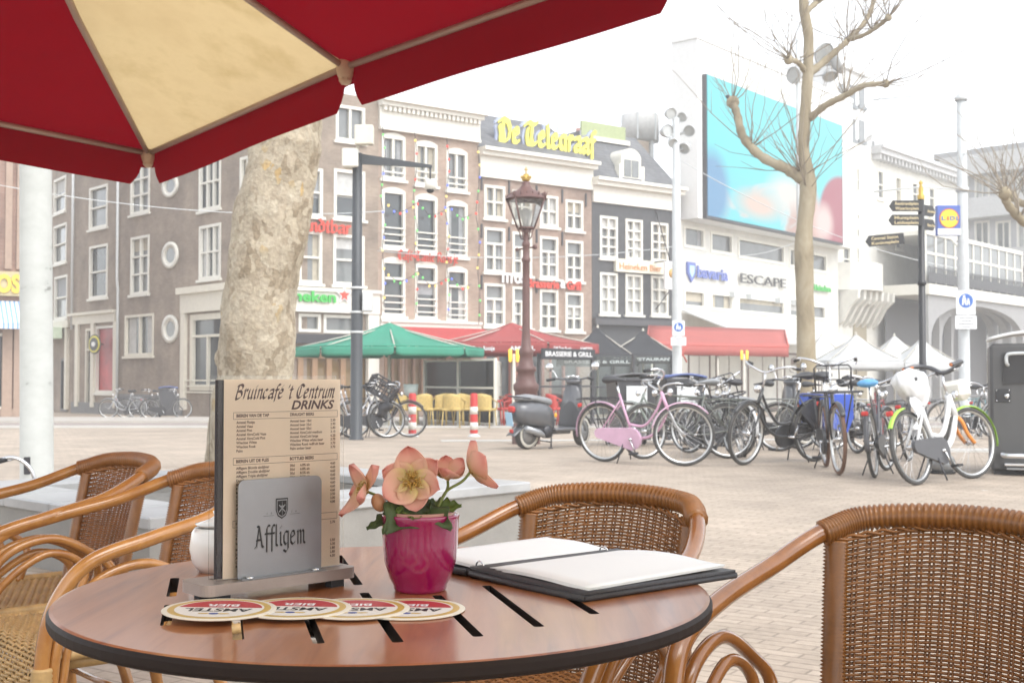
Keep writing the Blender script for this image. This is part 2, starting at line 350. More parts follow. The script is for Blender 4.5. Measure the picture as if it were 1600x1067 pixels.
black_wall = M('black_wall', (.055, .058, .062), .6, var=.2)
slate = mat_brick('slate', (.13, .135, .145), (.17, .175, .18), (.09, .09, .1), .3, .14, bump=.6)
plaster_white = M('plaster_white', (.62, .61, .56), .75, var=.14, vscale=1.)
plaster_grey = M('plaster_grey', (.4, .4, .4), .8, var=.12, vscale=1.)
stone_grey = M('stone_grey', (.2, .2, .2), .8, var=.2)

# ================================================================== ground
def ground():
    m = mat_brick('paving_clinker', (.39, .32, .25), (.45, .372, .295), (.275, .225, .175), .205, .07, 34, ms=.006, dirt=.2, bump=.35, rough=.75)
    b = m.node_tree.nodes['Principled BSDF']; N = m.node_tree.nodes; L = m.node_tree.links
    # old chewing-gum spots and pale scuffs trodden into the bricks
    tc = N.new('ShaderNodeTexCoord'); vo = N.new('ShaderNodeTexVoronoi'); vo.inputs['Scale'].default_value = 1.6; L.new(tc.outputs['Object'], vo.inputs['Vector'])
    no = N.new('ShaderNodeTexNoise'); no.inputs['Scale'].default_value = 9; L.new(tc.outputs['Object'], no.inputs['Vector'])
    sb = N.new('ShaderNodeMath'); sb.operation = 'MULTIPLY_ADD'; sb.inputs[1].default_value = .05; L.new(no.outputs[0], sb.inputs[0]); L.new(vo.outputs['Distance'], sb.inputs[2])
    mr = N.new('ShaderNodeMapRange'); mr.inputs[1].default_value = .075; mr.inputs[2].default_value = .06; mr.inputs[3].default_value = 0; mr.inputs[4].default_value = .75; L.new(sb.outputs[0], mr.inputs[0])
    old = b.inputs['Base Color'].links[0].from_socket; mx = N.new('ShaderNodeMix'); mx.data_type = 'RGBA'; mx.inputs[7].default_value = (.62, .6, .56, 1); L.new(mr.outputs[0], mx.inputs[0]); L.new(old, mx.inputs[6]); L.new(mx.outputs[2], b.inputs['Base Color'])
    mb = MB(); xs = [-70, -30, -10, 0, 10, 30, 110]; ys = [-7, 2, 8, 14, 24, 36, 48, 60, 125]
    vs = [(x, y, gz(y)) for y in ys for x in xs]; n = len(xs)
    mb.add(vs, [(j * n + i, j * n + i + 1, (j + 1) * n + i + 1, (j + 1) * n + i) for j in range(len(ys) - 1) for i in range(n - 1)])
    # worn lanes, damp patches and fine grit over the bricks
    for sc_, lo, hi in ((.16, .86, 1.12), (2.3, .9, 1.08), (26., .9, 1.1)):
        n_ = N.new('ShaderNodeTexNoise'); n_.inputs['Scale'].default_value = sc_; n_.inputs['Detail'].default_value = 7; n_.inputs['Roughness'].default_value = .6; L.new(tc.outputs['Object'], n_.inputs['Vector']); r_ = N.new('ShaderNodeMapRange'); r_.inputs[1].default_value = .35; r_.inputs[2].default_value = .65; r_.inputs[3].default_value = lo; r_.inputs[4].default_value = hi; L.new(n_.outputs[0], r_.inputs[0])
        src = b.inputs['Base Color'].links[0].from_socket; q_ = N.new('ShaderNodeMix'); q_.data_type = 'RGBA'; q_.blend_type = 'MULTIPLY'; q_.inputs[0].default_value = 1; L.new(src, q_.inputs[6]); L.new(r_.outputs[0], q_.inputs[7]); L.new(q_.outputs[2], b.inputs['Base Color'])
    tag(mb.build('ground', m), kind='structure')
    # street between the square and the facades, and pale kerb bands
    asp = M('street_brick', (.30, .255, .23), .8, var=.12, vscale=.5)
    kerb = M('kerb_stone', (.5, .49, .46), .75, var=.1, vscale=2.)
    def strip(name, a, b2, wid, m, lift, kind='structure', top=0.):
        a = Vector(a); b2 = Vector(b2); d = (b2 - a).normalized(); nn = Vector((-d.y, d.x)); vs = []; fs = []; k = 12
        for i in range(k + 1):
            p = a.lerp(b2, i / k)
            for s_ in (-1, 1): q = p + nn * wid / 2 * s_; vs.append((q.x, q.y, gz(q.y) + lift))
        if top:
            vs2 = [(x, y, z - top - .02) for x, y, z in vs]
            vs += vs2; o = 2 * (k + 1)
            for i in range(k):
                fs += [(2 * i + o, 2 * i + 2 + o, 2 * i + 2, 2 * i), (2 * i + 1, 2 * i + 3, 2 * i + 3 + o, 2 * i + 1 + o)]
            fs += [(0, 1, 1 + o, o), (2 * k + 1, 2 * k, 2 * k + o, 2 * k + 1 + o)]
        fs += [(2 * i, 2 * i + 2, 2 * i + 3, 2 * i + 1) for i in range(k)]
        mb = MB(); mb.add(vs, fs); return tag(mb.build(name, m), kind=kind)
    strip('road', (-40, 31.5), (60, 31.5), 5.0, asp, .004)
    strip('kerb', (-40, 28.9), (60, 28.9), .22, kerb, .05, top=.05)
    strip('pavement', (-40, 37.2), (60, 37.2), 6.2, M('pavement_slab', (.42, .39, .35), .8, var=.1, vscale=1.5), .06, top=.06)
    strip('tram_platform', (5.5, 16.6), (40, 17.6), .5, kerb, .03, top=.03)
    strip('platform_edge', (-1.2, 20.4), (5, 21.0), .45, kerb, .012, top=.012)
ground()

# ================================================================== facades
WR_ = random.Random(12); CURT = [M('curtain_white', (.5, .5, .48), .8, var=.2, vscale=5), M('curtain_cream', (.42, .38, .3), .8, var=.2, vscale=5), M('curtain_grey', (.3, .31, .32), .8, var=.2, vscale=5)]
class Facade:
    def __init__(s, root, pxL, zL, pxR, zR):
        s.P0 = gpt(pxL, zL); P1 = gpt(pxR, zR); s.e = Vector((P1.x - s.P0.x, P1.y - s.P0.y, 0)); s.W = s.e.length; s.e.normalize(); s.n = Vector((-s.e.y, s.e.x, 0))
        s.root = root; a = math.atan2(s.e.y, s.e.x); s.world = Matrix.Translation(s.P0) @ Matrix.Rotation(a, 4, 'Z')
        s.x = (root.matrix_basis.inverted() @ s.world) if root else Matrix()
        s.holes = []
    def uv(s, px, py):
        d = ray(px, py); t = (s.P0 - O).dot(s.n) / d.dot(s.n); p = O + d * t; q = p - s.P0; return q.dot(s.e), q.z
    def mb(s): m = MB(); m.x = s.x.copy(); return m
    def rect(s, l, r, yt, yb):
        c = (l + r) / 2; return s.uv(l, yb)[0], s.uv(r, yb)[0], s.uv(c, yb)[1], s.uv(c, yt)[1]
    def place(s, o, u, y, h, rx=90.): o.parent = s.root; o.matrix_local = s.x @ Matrix.Translation((u, y, h)) @ Matrix.Rotation(R(rx), 4, 'X'); return o
    def wall(s, name, mat, u0, u1, h0, h1, depth=.3, label=None):
        """front with real openings for every hole collected so far, and a closed body behind"""
        us = sorted({u0, u1} | {min(max(v, u0), u1) for q in s.holes for v in q[:2]}); hh = sorted({h0, h1} | {min(max(v, h0), h1) for q in s.holes for v in q[2:]})
        m = s.mb(); inside = lambda a, b: any(q[0] < a < q[1] and q[2] < b < q[3] for q in s.holes)
        for a, b in zip(us, us[1:]):
            if b - a < 1e-6: continue
            for c, d in zip(hh, hh[1:]):
                if d - c > 1e-6 and not inside((a + b) / 2, (c + d) / 2): m.add([(a, 0, c), (b, 0, c), (b, 0, d), (a, 0, d)], [(0, 1, 2, 3)])
        D = .22
        for a, b, c, d in s.holes:
            m.add([(a, 0, c), (b, 0, c), (b, 0, d), (a, 0, d), (a, D, c), (b, D, c), (b, D, d), (a, D, d)], [(0, 4, 5, 1), (1, 5, 6, 2), (2, 6, 7, 3), (3, 7, 4, 0)])
        m.add([(u0, 0, h0), (u1, 0, h0), (u1, 0, h1), (u0, 0, h1), (u0, depth, h0), (u1, depth, h0), (u1, depth, h1), (u0, depth, h1)], [(0, 3, 7, 4), (1, 5, 6, 2), (3, 2, 6, 7), (4, 7, 6, 5)])
        s.holes = []
        o = m.build(name, mat, s.root)
        if label: o['label'] = label
        return o
    def window(s, l, r, yt, yb, nx=1, ny=1, fm=None, gm=None, t=.11, mt=.045, transom=0., sill=True, rails=0, rect=None, label=None, name='window'):
        fm = fm or white_paint; gm = gm or glass_dark; q = rect or s.rect(l, r, yt, yb); a, b, c, d = q; s.holes.append(q); m = s.mb(); e = .004
        m.bb(a + e, a + t, -.03, .10, c, d - e); m.bb(b - t, b - e, -.03, .10, c, d - e); m.bb(a + t, b - t, -.028, .10, d - t, d - e); m.bb(a + t, b - t, -.028, .10, c, c + t)
        if sill: m.bb(a - .08, b + .08, -.10, .06, c - .10, c - .002)
        top = d - t; hh = d - c - 2 * t
        if transom: zt = c + t + hh * (1 - transom); m.bb(a + t, b - t, -.01, .12, zt - .045, zt + .045); top = zt - .045
        for i in range(1, nx): x = a + t + (b - a - 2 * t) * i / nx; m.bb(x - mt, x + mt, .0, .12, c + t, top)
        for j in range(1, ny): z = c + t + (top - c - t) * j / ny; m.bb(a + t, b - t, .005, .125, z - mt * .8, z + mt * .8)
        o = m.build(name, fm, s.root)
        if label: o['label'] = label
        g = s.mb(); g.add([(a + e, .13, c + e), (b - e, .13, c + e), (b - e, .13, d - e), (a + e, .13, d - e), (a + e, .16, c + e), (b - e, .16, c + e), (b - e, .16, d - e), (a + e, .16, d - e)], [(0, 1, 2, 3), (7, 6, 5, 4), (0, 4, 5, 1), (2, 6, 7, 3), (1, 5, 6, 2), (0, 3, 7, 4)]); g.build('pane', gm, o)
        rv = WR_.random()
        if name == 'window' and rv < .62:
            k = s.mb(); zc = top - (top - c - t) * (.22 + .5 * WR_.random())
            if rv < .3: k.bb(a + t, b - t, .121, .128, zc, top)
            else: wd = (b - a - 2 * t) * (.16 + .16 * WR_.random()); k.bb(a + t, a + t + wd, .121, .128, c + t, top); k2 = s.mb(); k2.bb(b - t - wd, b - t, .121, .128, c + t, top); k2.build('curtain', CURT[int(rv * 50) % 3], o)
            k.build('curtain', CURT[int(rv * 50) % 3], o)
        if rails:
            k = s.mb()
            for i in range(rails): z = c + t + .12 + i * .24; k.bb(a + .03, b - .03, -.09, -.05, z, z + .05)
            k.build('railing', white_paint, o)
        return o
    def cols(s, cs, yt, yb, **k):
        """cs: (l, r) pixel columns; yt, yb: (at first, at last) column, interpolated"""
        c0 = sum(cs[0]) / 2; c1 = sum(cs[-1]) / 2
        for l, r in cs:
            f = ((l + r) / 2 - c0) / (c1 - c0 + 1e-9); s.window(l, r, yt[0] + (yt[1] - yt[0]) * f, yb[0] + (yb[1] - yb[0]) * f, **k)
    def band(s, name, mat, u0, u1, h0, h1, y0=-.12, y1=0., label=None, prof=None):
        m = s.mb(); m.bb(u0, u1, y0, y1 - .001, h0, h1)
        if prof:
            for a, b, y in prof: m.bb(u0 - .0, u1 + .0, y, y0 - .001, a, b)
        o = m.build(name, mat, s.root)
        if label: o['label'] = label
        return o
    def text(s, name, text, mat, l, r, yb, yt, y=-.10, ext=.05, nib=False, off=0., shear=0., ang=38, nw=.24, hair=.05):
        a, h = s.uv(l, yb); b, _ = s.uv(r, yb); H = s.uv((l + r) / 2, yt)[1] - s.uv((l + r) / 2, yb)[1]; h = s.uv((l + r) / 2, yb)[1]
        o = nibtext(name, text, mat, None, (0, 0, 0), (0, 0, 0), b - a, H, nib=nw, ext=ext, ang=ang, hair=hair) if nib else lettering(name, text, mat, None, (0, 0, 0), (0, 0, 0), b - a, H, ext, shear, off)
        return s.place(o, a, y, h)
def Z(px): return 1 / (0.02299 - 8.4e-6 * (px - 590))
def ZL(px): return 1 / (.02433 - 1.8e-5 * (430 - px))
def building(name, label, l, zl, r, zr, cat='building', group=None):
    p = gpt(l, zl); q = gpt(r, zr); t = thing(name, label, cat, p, math.atan2(q.y - p.y, q.x - p.x), group); return t, Facade(t, l, zl, r, zr)

red_letters = M('red_letters', (.62, .06, .035), .4, var=0)
white_letters = M('white_letters', (.8, .8, .8), .4, var=0)
black_letters = M('black_letters', (.03, .03, .03), .5, var=0)
green_letters = M('green_letters', (.05, .42, .07), .4, var=0)
yellow_letters = M('yellow_letters', (.72, .66, .1), .4, var=0)

# ---- corner building: long flank with round windows (left) and pub front (right)
t, f = building('corner_pub', 'grey brown brick corner building with a column of round white windows and a pub front', 185, ZL(185), 430, ZL(430))
top = 11.5
f.window(204, 234, 250, 334, 2, 3, gm=glass_mid); f.window(204, 233, 369, 460, 2, 3, gm=glass_mid); f.window(195, 240, 491, 556, 2, 1, gm=glass_dark, fm=cream_paint)
f.window(311, 345, 240, 328, 3, 2, gm=glass_dark); f.window(311, 345, 351, 436, 3, 2, gm=glass_dark)
f.window(375, 405, 243, 322, 3, 2, gm=glass_dark)
f.window(297, 350, 490, 610, 2, 1, fm=cream_paint, gm=glass_dark, t=.22, transom=.25, sill=False, name='shop_window')
for cy, ry in ((291, 18), (399, 21), (514, 22)):      # round windows: a ring casing over a square opening hidden by its wide collar
    u, h = f.uv(267, cy); ru = (f.uv(279.5, cy)[0] - f.uv(254.5, cy)[0]) / 2; rh = f.uv(267, cy - ry)[1] - h; m = f.mb(); n = 32
    for (ri, ro, y0, y1) in ((.66, 1.0, -.07, .0), (.56, .66, -.03, .0)):
        vs = []
        for k in range(n):
            c, s_ = math.cos(2 * math.pi * k / n), math.sin(2 * math.pi * k / n)
            vs += [(u + ru * ri * c, y0, h + rh * ri * s_), (u + ru * ro * c, y0, h + rh * ro * s_), (u + ru * ro * c, y1, h + rh * ro * s_), (u + ru * ri * c, y1, h + rh * ri * s_)]
        m.add(vs, [(4 * k + i, 4 * ((k + 1) % n) + i, 4 * ((k + 1) % n) + (i + 1) % 4, 4 * k + (i + 1) % 4) for k in range(n) for i in range(4)], True)
    o = m.build('round_window', white_paint, t); g = f.mb(); g.add([(u + .6 * ru * math.cos(2 * math.pi * k / n), -.012, h + .6 * rh * math.sin(2 * math.pi * k / n)) for k in range(n)], [tuple(range(n))]); g.build('pane', glass_mid, o)
f.wall('wall', brick_grey, 0, f.W, 0, top, depth=8)
u0, _ = f.uv(286, 600); u1, _ = f.uv(358, 600); ha = f.uv(320, 447)[1]; hb = f.uv(320, 487)[1]
m = f.mb(); m.bb(u0, u1, -.16, -.003, hb, ha - .25); m.bb(u0 - .1, u1 + .1, -.3, -.003, ha - .25, ha); m.bb(u0, u0 + .32, -.14, -.003, .3, hb); m.bb(u1 - .32, u1, -.14, -.003, .3, hb)
for i in range(3): m.bb(u0 + .35, u1 - .35, -.09, -.05, .95 + .22 * i, 1.0 + .22 * i)
m.build('entrance_surround', cream_paint, t)
f.band('plinth', stone_grey, 0, u0 - .02, 0, .85, -.05)
m = f.mb(); um = f.uv(186, 500)[0]; m.tube([(um + .12, -.12, .1), (um + .12, -.12, 5.2), (um + .02, -.12, 5.6), (um + .02, -.12, 11)], .055, 8); m.build('downpipe', light_grey, t)
f2 = Facade(t, 430, ZL(430), 590, Z(590))
f2.window(524, 570, 166, 222, 2, 1, gm=glass_mid); f2.cols([(466, 504), (521, 570)], (262, 266), (338, 343), nx=1, ny=2, gm=glass_dark); f2.cols([(466, 503), (520, 569)], (361, 367), (443, 446), nx=1, ny=2, gm=glass_mid)
f2.cols([(466, 501), (505, 556)], (490, 492), (519, 521), nx=1, ny=1, gm=glass_mid, sill=False, name='shop_window')
f2.window(440, 585, 553, 640, 6, 1, fm=M('wood_frame', (.33, .2, .11), .5), gm=glass_warm, sill=False, t=.16, mt=.1, name='shop_window')
f2.wall('wall', brick_grey, 0, f2.W, 0, top, depth=8)
h0 = f2.uv(520, 489)[1]; h1 = f2.uv(520, 457)[1]; m = f2.mb(); m.bb(.3, f2.W - .05, -.25, -.003, h0, h1); m.bb(.2, f2.W, -.35, -.003, h1, h1 + .12); m.bb(f2.W - .5, f2.W - .05, -.2, -.003, .1, h0 - .002); m.build('fascia', white_paint, t)
f2.text('lettering', 'Rembrandtbar', red_letters, 404, 546, 361, 341, nib=True, nw=.3)
f2.text('lettering', 'Heineken', green_letters, 412, 518, 471, 455, y=-.30, off=.03)
u, h = f2.uv(531, 462); m = f2.mb(); sx = .33
for mi, k, y in ((0, 1., -.3), (1, .68, -.32)):
    m.mi = mi; m.prism([(u + sx * k * (1 if i % 2 == 0 else .42) * math.sin(math.pi * i / 5), h + sx * k * (1 if i % 2 == 0 else .42) * math.cos(math.pi * i / 5)) for i in range(10)], y - .03, y)
m.build('star_emblem', [white_letters, red_letters], t)
m = f2.mb(); ha = f2.uv(510, 523)[1]; hb = f2.uv(510, 535)[1]; m.bb(.4, f2.W - .6, -.5, -.004, hb, ha); m.bb(.4, f2.W - .6, -.62, -.5, hb - .06, hb + .05); m.build('awning_box', dark_metal, t)

# ---- the two narrow houses left of it
t, f = building('narrow_house', 'narrow brick house with a white shop front and a red shop window', 113, ZL(113), 184.5, ZL(184.5))
f.window(139.5, 168, 291, 357, 1, 2, gm=glass_mid, transom=.0); f.window(139.5, 168, 383, 466, 1, 2, gm=glass_dark)
f.window(149, 181, 509, 614, 1, 1, gm=M('red_display', (.42, .04, .05), .35, var=.35, vscale=2), name='shop_window', sill=True, label='shop window with a red display'); f.window(133, 143, 513, 640, 1, 1, fm=cream_paint, gm=glass_dark, transom=.25, sill=False, name='door')
f.wall('wall', brick_grey, 0, f.W, 0, 11.9, depth=8)
h0 = f.uv(150, 487)[1]; m = f.mb(); m.bb(-.1, f.W - .15, -.25, -.003, h0 - .12, h0); m.bb(0, f.W - .2, -.12, -.003, h0 - .5, h0 - .121)
for px in (122, 146.5, 182): u = f.uv(px, 600)[0]; m.bb(u - .16, u + .16, -.11, -.003, .3, h0 - .501)
m.build('shop_front', cream_paint, t)
u, h = f.uv(161, 538); m = f.mb(); n = 28
for mi, k, y in ((0, 1., -.36), (1, .86, -.38), (0, .66, -.40), (2, .3, -.42)):
    m.mi = mi; m.prism([(u + (.62 if mi < 2 else .62) * k * math.cos(2 * math.pi * i / n), h + .42 * (k if mi < 2 else k * .8) * math.sin(2 * math.pi * i / n)) for i in range(n)], y - .02, y)
m.mi = 0; m.bar((u, -.36, h), (u, 0, h), .03); m.build('oval_sign', [M('sign_black', (.03, .03, .03), .5), M('sign_yellow', (.7, .62, .05), .5), white_letters], t)
f.band('plinth', stone_grey, 0, f.W, 0, .5, -.06)
m = f.mb(); u = f.uv(116, 500)[0]; m.tube([(u, -.12, 3.7), (u, -.12, 9.), (u, -.12, 11.5)], .06, 8); m.build('downpipe', light_grey, t)
t, f = building('alley_house', 'brick house in the alley gap with a pale green shop sign', 70, 57.5, 112.5, ZL(112.5) + .1)
f.cols([(84, 103)], (278, 278), (333, 333), nx=1, ny=2, gm=glass_mid); f.cols([(84, 104)], (351, 351), (412, 412), nx=1, ny=2, gm=glass_mid); f.cols([(85, 105)], (431, 431), (499, 499), nx=1, ny=2, gm=glass_mid)
f.window(95, 106, 560, 642, 1, 1, gm=glass_dark, sill=False, name='door', fm=dark_metal); f.wall('wall', brick_grey, 0, f.W, 0, 13, depth=8)
h0 = f.uv(95, 503)[1]; f.band('shop_front', cream_paint, .1, f.W - .1, h0 - .3, h0, -.2); q = f.rect(80, 104, 513, 530); f.band('sign_board', M('sign_pale_green', (.55, .65, .5), .5), q[0], q[1], q[2], q[3], -.9, -.2)
u = f.uv(108, 600)[0]; f.band('pilaster', cream_paint, u - .3, u, .2, h0 - .31, -.15)

# ---- building at the far left with yellow shop letters and a striped awning
t, f = building('pilastered_shop', 'red brick shop building behind the pale post, with yellow letters and a striped awning', -60, 41.5, 37, 42.5)
f.window(-40, -8, 310, 390, 2, 2, gm=glass_mid); f.window(-40, 12, 520, 640, 2, 1, gm=glass_dark, sill=False, name='shop_window'); f.wall('wall', brick_red, 0, f.W, 0, 13, depth=6)
m = f.mb()
for px in (10, 28): u = f.uv(px, 600)[0]; m.bb(u - .16, u + .16, -.14, -.003, .3, 3.4); m.bb(u - .2, u + .2, -.18, -.003, 0, .3); m.bb(u - .11, u + .11, -.1, -.003, 5.2, 13)
m.build('pilaster', M('sandstone', (.36, .26, .2), .8), t)
q = f.rect(-60, 33, 424, 462); o = f.band('sign_board', M('sign_tan', (.5, .42, .25), .6), q[0], q[1], q[2], q[3], -.22); f.text('lettering', 'ROOS', M('sign_gold', (.7, .5, .06), .4, var=0), -48, 30, 456, 430, y=-.23, off=.05)
h0 = f.uv(0, 470)[1]; h1 = f.uv(0, 515)[1]; m = f.mb(); n = 26; us = [f.uv(-60, 480)[0] + (f.uv(34, 480)[0] - f.uv(-60, 480)[0]) * i / n for i in range(n + 1)]
for i in range(n):
    m.mi = i % 2; a, b = us[i], us[i + 1]; m.add([(a, -.05, h0), (b, -.05, h0), (b, -1.0, h1 + .2), (a, -1.0, h1 + .2), (a, -1.0, h1), (b, -1.0, h1), (a, -.05, h0 - .03), (b, -.05, h0 - .03), (b, -.97, h1 + .17), (a, -.97, h1 + .17)], [(0, 1, 2, 3), (3, 2, 5, 4), (6, 9, 8, 7)])
m.build('striped_awning', [M('awning_blue', (.2, .35, .62), .7), M('awning_white', (.75, .75, .75), .7)], t)

# ---- café with the red letters
t, f = building('cafe_house', 'pinkish brick canal house with red letters and coloured string lights', 590, Z(590), 747.5, Z(747.5))
C3 = [(596, 633), (648, 683), (697, 730)]
f.cols(C3, (213, 237), (281, 299), nx=2, ny=1, gm=glass_mid, rails=2); f.cols(C3, (298, 318), (388, 402), nx=1, ny=1, gm=glass_dark, rails=3); f.cols(C3, (407, 421), (494, 503), nx=1, ny=1, gm=glass_dark, rails=3, transom=.3)
f.cols([(600, 628), (632, 662), (668, 700), (704, 738)], (540, 540), (640, 642), nx=2, ny=1, fm=M('wood_pale', (.26, .16, .10), .55), gm=glass_warm, sill=False, name='shop_window')
f.wall('wall', brick_tan, 0, f.W, 0, f.uv(660, 168)[1], depth=8)
hb = f.uv(660, 207)[1]; ht = f.uv(660, 166)[1]; m = f.mb(); m.bb(0, f.W, -.12, -.003, hb, ht - .25); m.bb(-.02, f.W + .05, -.34, -.003, ht - .25, ht - .1); m.bb(-.05, f.W + .12, -.5, -.003, ht - .1, ht + .06); m.bb(0, f.W, -.18, -.003, hb - .12, hb - .001)
for i in range(22): u = .15 + i * (f.W - .3) / 21; m.bb(u - .06, u + .06, -.28, -.122, ht - .42, ht - .251)
m.build('cornice', white_paint, t)
hg = f.uv(660, 505)[1]; m = f.mb(); m.bb(0, f.W, -.2, -.003, hg - .45, hg); m.bb(0, f.W, -.28, -.003, hg, hg + .1); m.build('lintel', white_paint, t)
f.text('lettering', 'Café Tante Roosje', red_letters, 619, 714, 409, 394, nib=True, nw=.15, shear=.05)
# lintel arches above the windows
for (yt0, yt1) in ((213, 237), (298, 318), (407, 421)):
    for i, (l, r) in enumerate(C3):
        q = f.rect(l, r, yt0 + (yt1 - yt0) * i / 2, 500); a, b, h = q[0], q[1], q[3]; k = 8
        m = f.mb(); m.prism([(a + (b - a) * j / k, h - .005 + .13 * (1 - (2 * j / k - 1) ** 2)) for j in range(k + 1)], -.02, -.002); m.build('window_arch', white_paint, t)
m = f.mb(); ha, hb = f.uv(670, 512)[1], f.uv(670, 533)[1]; m.add([(.1, -.3, ha), (f.W, -.3, ha), (f.W, -2.2, hb), (.1, -2.2, hb), (.1, -2.2, hb - .22), (f.W, -2.2, hb - .22), (.1, -.3, ha - .04), (f.W, -.3, ha - .04), (f.W, -2.17, hb - .04), (.1, -2.17, hb - .04)], [(0, 1, 2, 3), (3, 2, 5, 4), (6, 9, 8, 7), (0, 3, 9, 6), (1, 7, 8, 2)]); m.build('red_awning', M('awning_red', (.5, .06, .06), .7, sss=.2), t)
cafe_f = f; cafe_t = t

# ---- house with the newspaper letters on its roof
t, f = building('newspaper_house', 'brown brick house with big yellow roof letters and white cross windows', 748, Z(748), 925, Z(925))
C4 = [(756, 789), (800, 831), (843, 872), (883, 911)]
f.cols(C4, (290, 313), (342, 361), nx=2, ny=2, gm=glass_mid); f.cols(C4, (356, 376), (426, 440), nx=2, ny=2, gm=glass_mid, transom=.34); f.cols(C4, (443, 457), (510, 518), nx=2, ny=2, gm=glass_mid, transom=.34)
f.cols([(756, 800), (806, 850), (858, 905)], (545, 545), (640, 640), nx=2, ny=1, fm=M('wood_red', (.3, .12, .09), .55), gm=glass_dark, sill=False, name='shop_window')
ht = f.uv(836, 243)[1]; hb = f.uv(836, 287)[1]; f.wall('wall', brick_brown, 0, f.W, 0, ht - .2, depth=8)
m = f.mb(); m.bb(0, f.W, -.12, -.003, hb, ht - .3); m.bb(-.05, f.W + .05, -.36, -.003, ht - .3, ht - .14); m.bb(-.05, f.W + .08, -.52, -.003, ht - .14, ht); m.build('cornice', white_paint, t)
m = f.mb(); D = 3.0; Hr = 2.1; m.add([(0, -.1, ht + .003), (f.W, -.1, ht + .003), (f.W, D, ht + Hr), (0, D, ht + Hr), (f.W, 2 * D, ht), (0, 2 * D, ht)], [(0, 1, 2, 3), (3, 2, 4, 5), (0, 3, 5), (1, 4, 2), (0, 5, 4, 1)]); m.build('roof', slate, t)
# roof letters: a frame and each word in steel-backed yellow letters
fr = Facade(t, 748, Z(748) + 1.0, 925, Z(925) + 1.0)
a, h = fr.uv(777, 217); b, h2 = fr.uv(926, 247); Hh = fr.uv(777, 181)[1] - h
for mat_, dx, dy, ext in ((M('letter_back', (.4, .45, .62), .5), -.10, .02, .1), (yellow_letters, 0, -.12, .08)):
    o = nibtext('lettering', 'De Telegraaf', mat_, None, (0, 0, 0), (0, 0, 0), b - a, Hh, nib=.34, ext=ext, hair=.16); fr.place(o, a + dx, dy, (h + h2) / 2)
m = fr.mb()
for i in range(9): u = a + (b - a) * i / 8; m.bar((u, .05, ht - h + h), (u, .05, (h + h2) / 2 + 1.0), .03)
m.bb(a, b, .03, .07, (h + h2) / 2 + .25, (h + h2) / 2 + .31); m.build('sign_frame', grey_metal, t)
f.text('lettering', 'TITUS', white_letters, 778, 818, 442, 428, off=.04); f.text('lettering', 'Brasserie', red_letters, 822, 871, 450, 437, y=-.08, off=.03); f.text('lettering', '&', white_letters, 873, 881, 450, 438, y=-.08, off=.04); f.text('lettering', 'Grill', red_letters, 883, 905, 453, 440, y=-.08, off=.03)
for px, py in ((752, 285), (795, 292), (838, 300), (878, 306), (915, 312), (752, 360), (795, 365), (838, 368), (878, 372), (752, 440), (838, 446)): u, h = f.uv(px, py); m = f.mb(); m.bb(u - .035, u + .035, -.05, -.003, h - .3, h + .25); m.build('wall_anchor', dark_metal, t)
# roof plant: a red-capped duct and a pale tank
for nm, lab, px, z, py0, py1, wpx, mat_ in (('roof_duct', 'rounded reddish duct on the roof behind the yellow letters', 915, 54, 236, 198, 30, M('duct_red', (.42, .22, .18), .5)), ('roof_tank', 'pale round tank on the roof above the black house', 1000, 58, 222, 182, 60, M('tank_pale', (.6, .6, .58), .5))):
    p = at(px, py0, z); q = at(px, py1, z); r = wpx / F * z / 2; t2 = thing(nm, lab, nm.split('_')[1], (p.x, z, p.z)); H = q.z - p.z; m = MB()
    if nm == 'roof_duct': m.lathe([(0, -r), (r, -r), (r, r * .9), (r * .9, r), (0, r)], 20, (0, 0, H * .55), 'x'); m.bb(-r, r, -r * .8, r * .8, -1.5, H * .4); m.build('duct', mat_, t2); k = MB(); k.lathe([(r * 1.03, r * .3), (r * 1.03, r * 1.05), (0, r * 1.1)], 20, (0, 0, H * .55), 'x'); k.build('end_cap', light_grey, t2)
    else:
        m.lathe([(0, 0), (r, 0), (r, H), (r * .96, H + .05), (0, H + .12)], 28); m.build('tank', mat_, t2); k = MB()
        for i in range(6): a_ = math.pi * 2 * i / 6 + .3; k.bb(r * math.cos(a_) - .04, r * math.cos(a_) + .04, r * math.sin(a_) - .04, r * math.sin(a_) + .04, -.02, H + .02)
        for a_ in (.8, 2.4, 4.0, 5.5): k.bb(r * .8 * math.cos(a_) - .08, r * .8 * math.cos(a_) + .08, r * .8 * math.sin(a_) - .08, r * .8 * math.sin(a_) + .08, -4, -.001)
        k.build('tank_frame', light_grey, t2)

# ---- the black house
t, f = building('black_house', 'black painted house with white windows, tiled roof and a small dormer', 925.5, Z(925.5), 1062, Z(1062))
C5 = [(937, 965), (977, 1004), (1017, 1044)]
f.cols(C5, (338, 348), (404, 409), nx=2, ny=4, gm=glass_mid); f.cols(C5, (426, 431), (491, 493), nx=2, ny=3, gm=glass_pale); f.cols([(932, 990), (998, 1050)], (552, 552), (640, 640), nx=2, ny=1, fm=black_plastic, gm=glass_dark, sill=False, name='shop_window')
ht = f.uv(990, 287)[1]; hb = f.uv(990, 323)[1]; f.wall('wall', black_wall, 0, f.W, 0, ht - .15, depth=8)
m = f.mb(); m.bb(0, f.W, -.12, -.003, hb, ht - .3); m.bb(-.05, f.W + .02, -.4, -.003, ht - .3, ht - .12); m.bb(-.08, f.W + .04, -.55, -.003, ht - .12, ht + .02); m.build('cornice', white_paint, t)
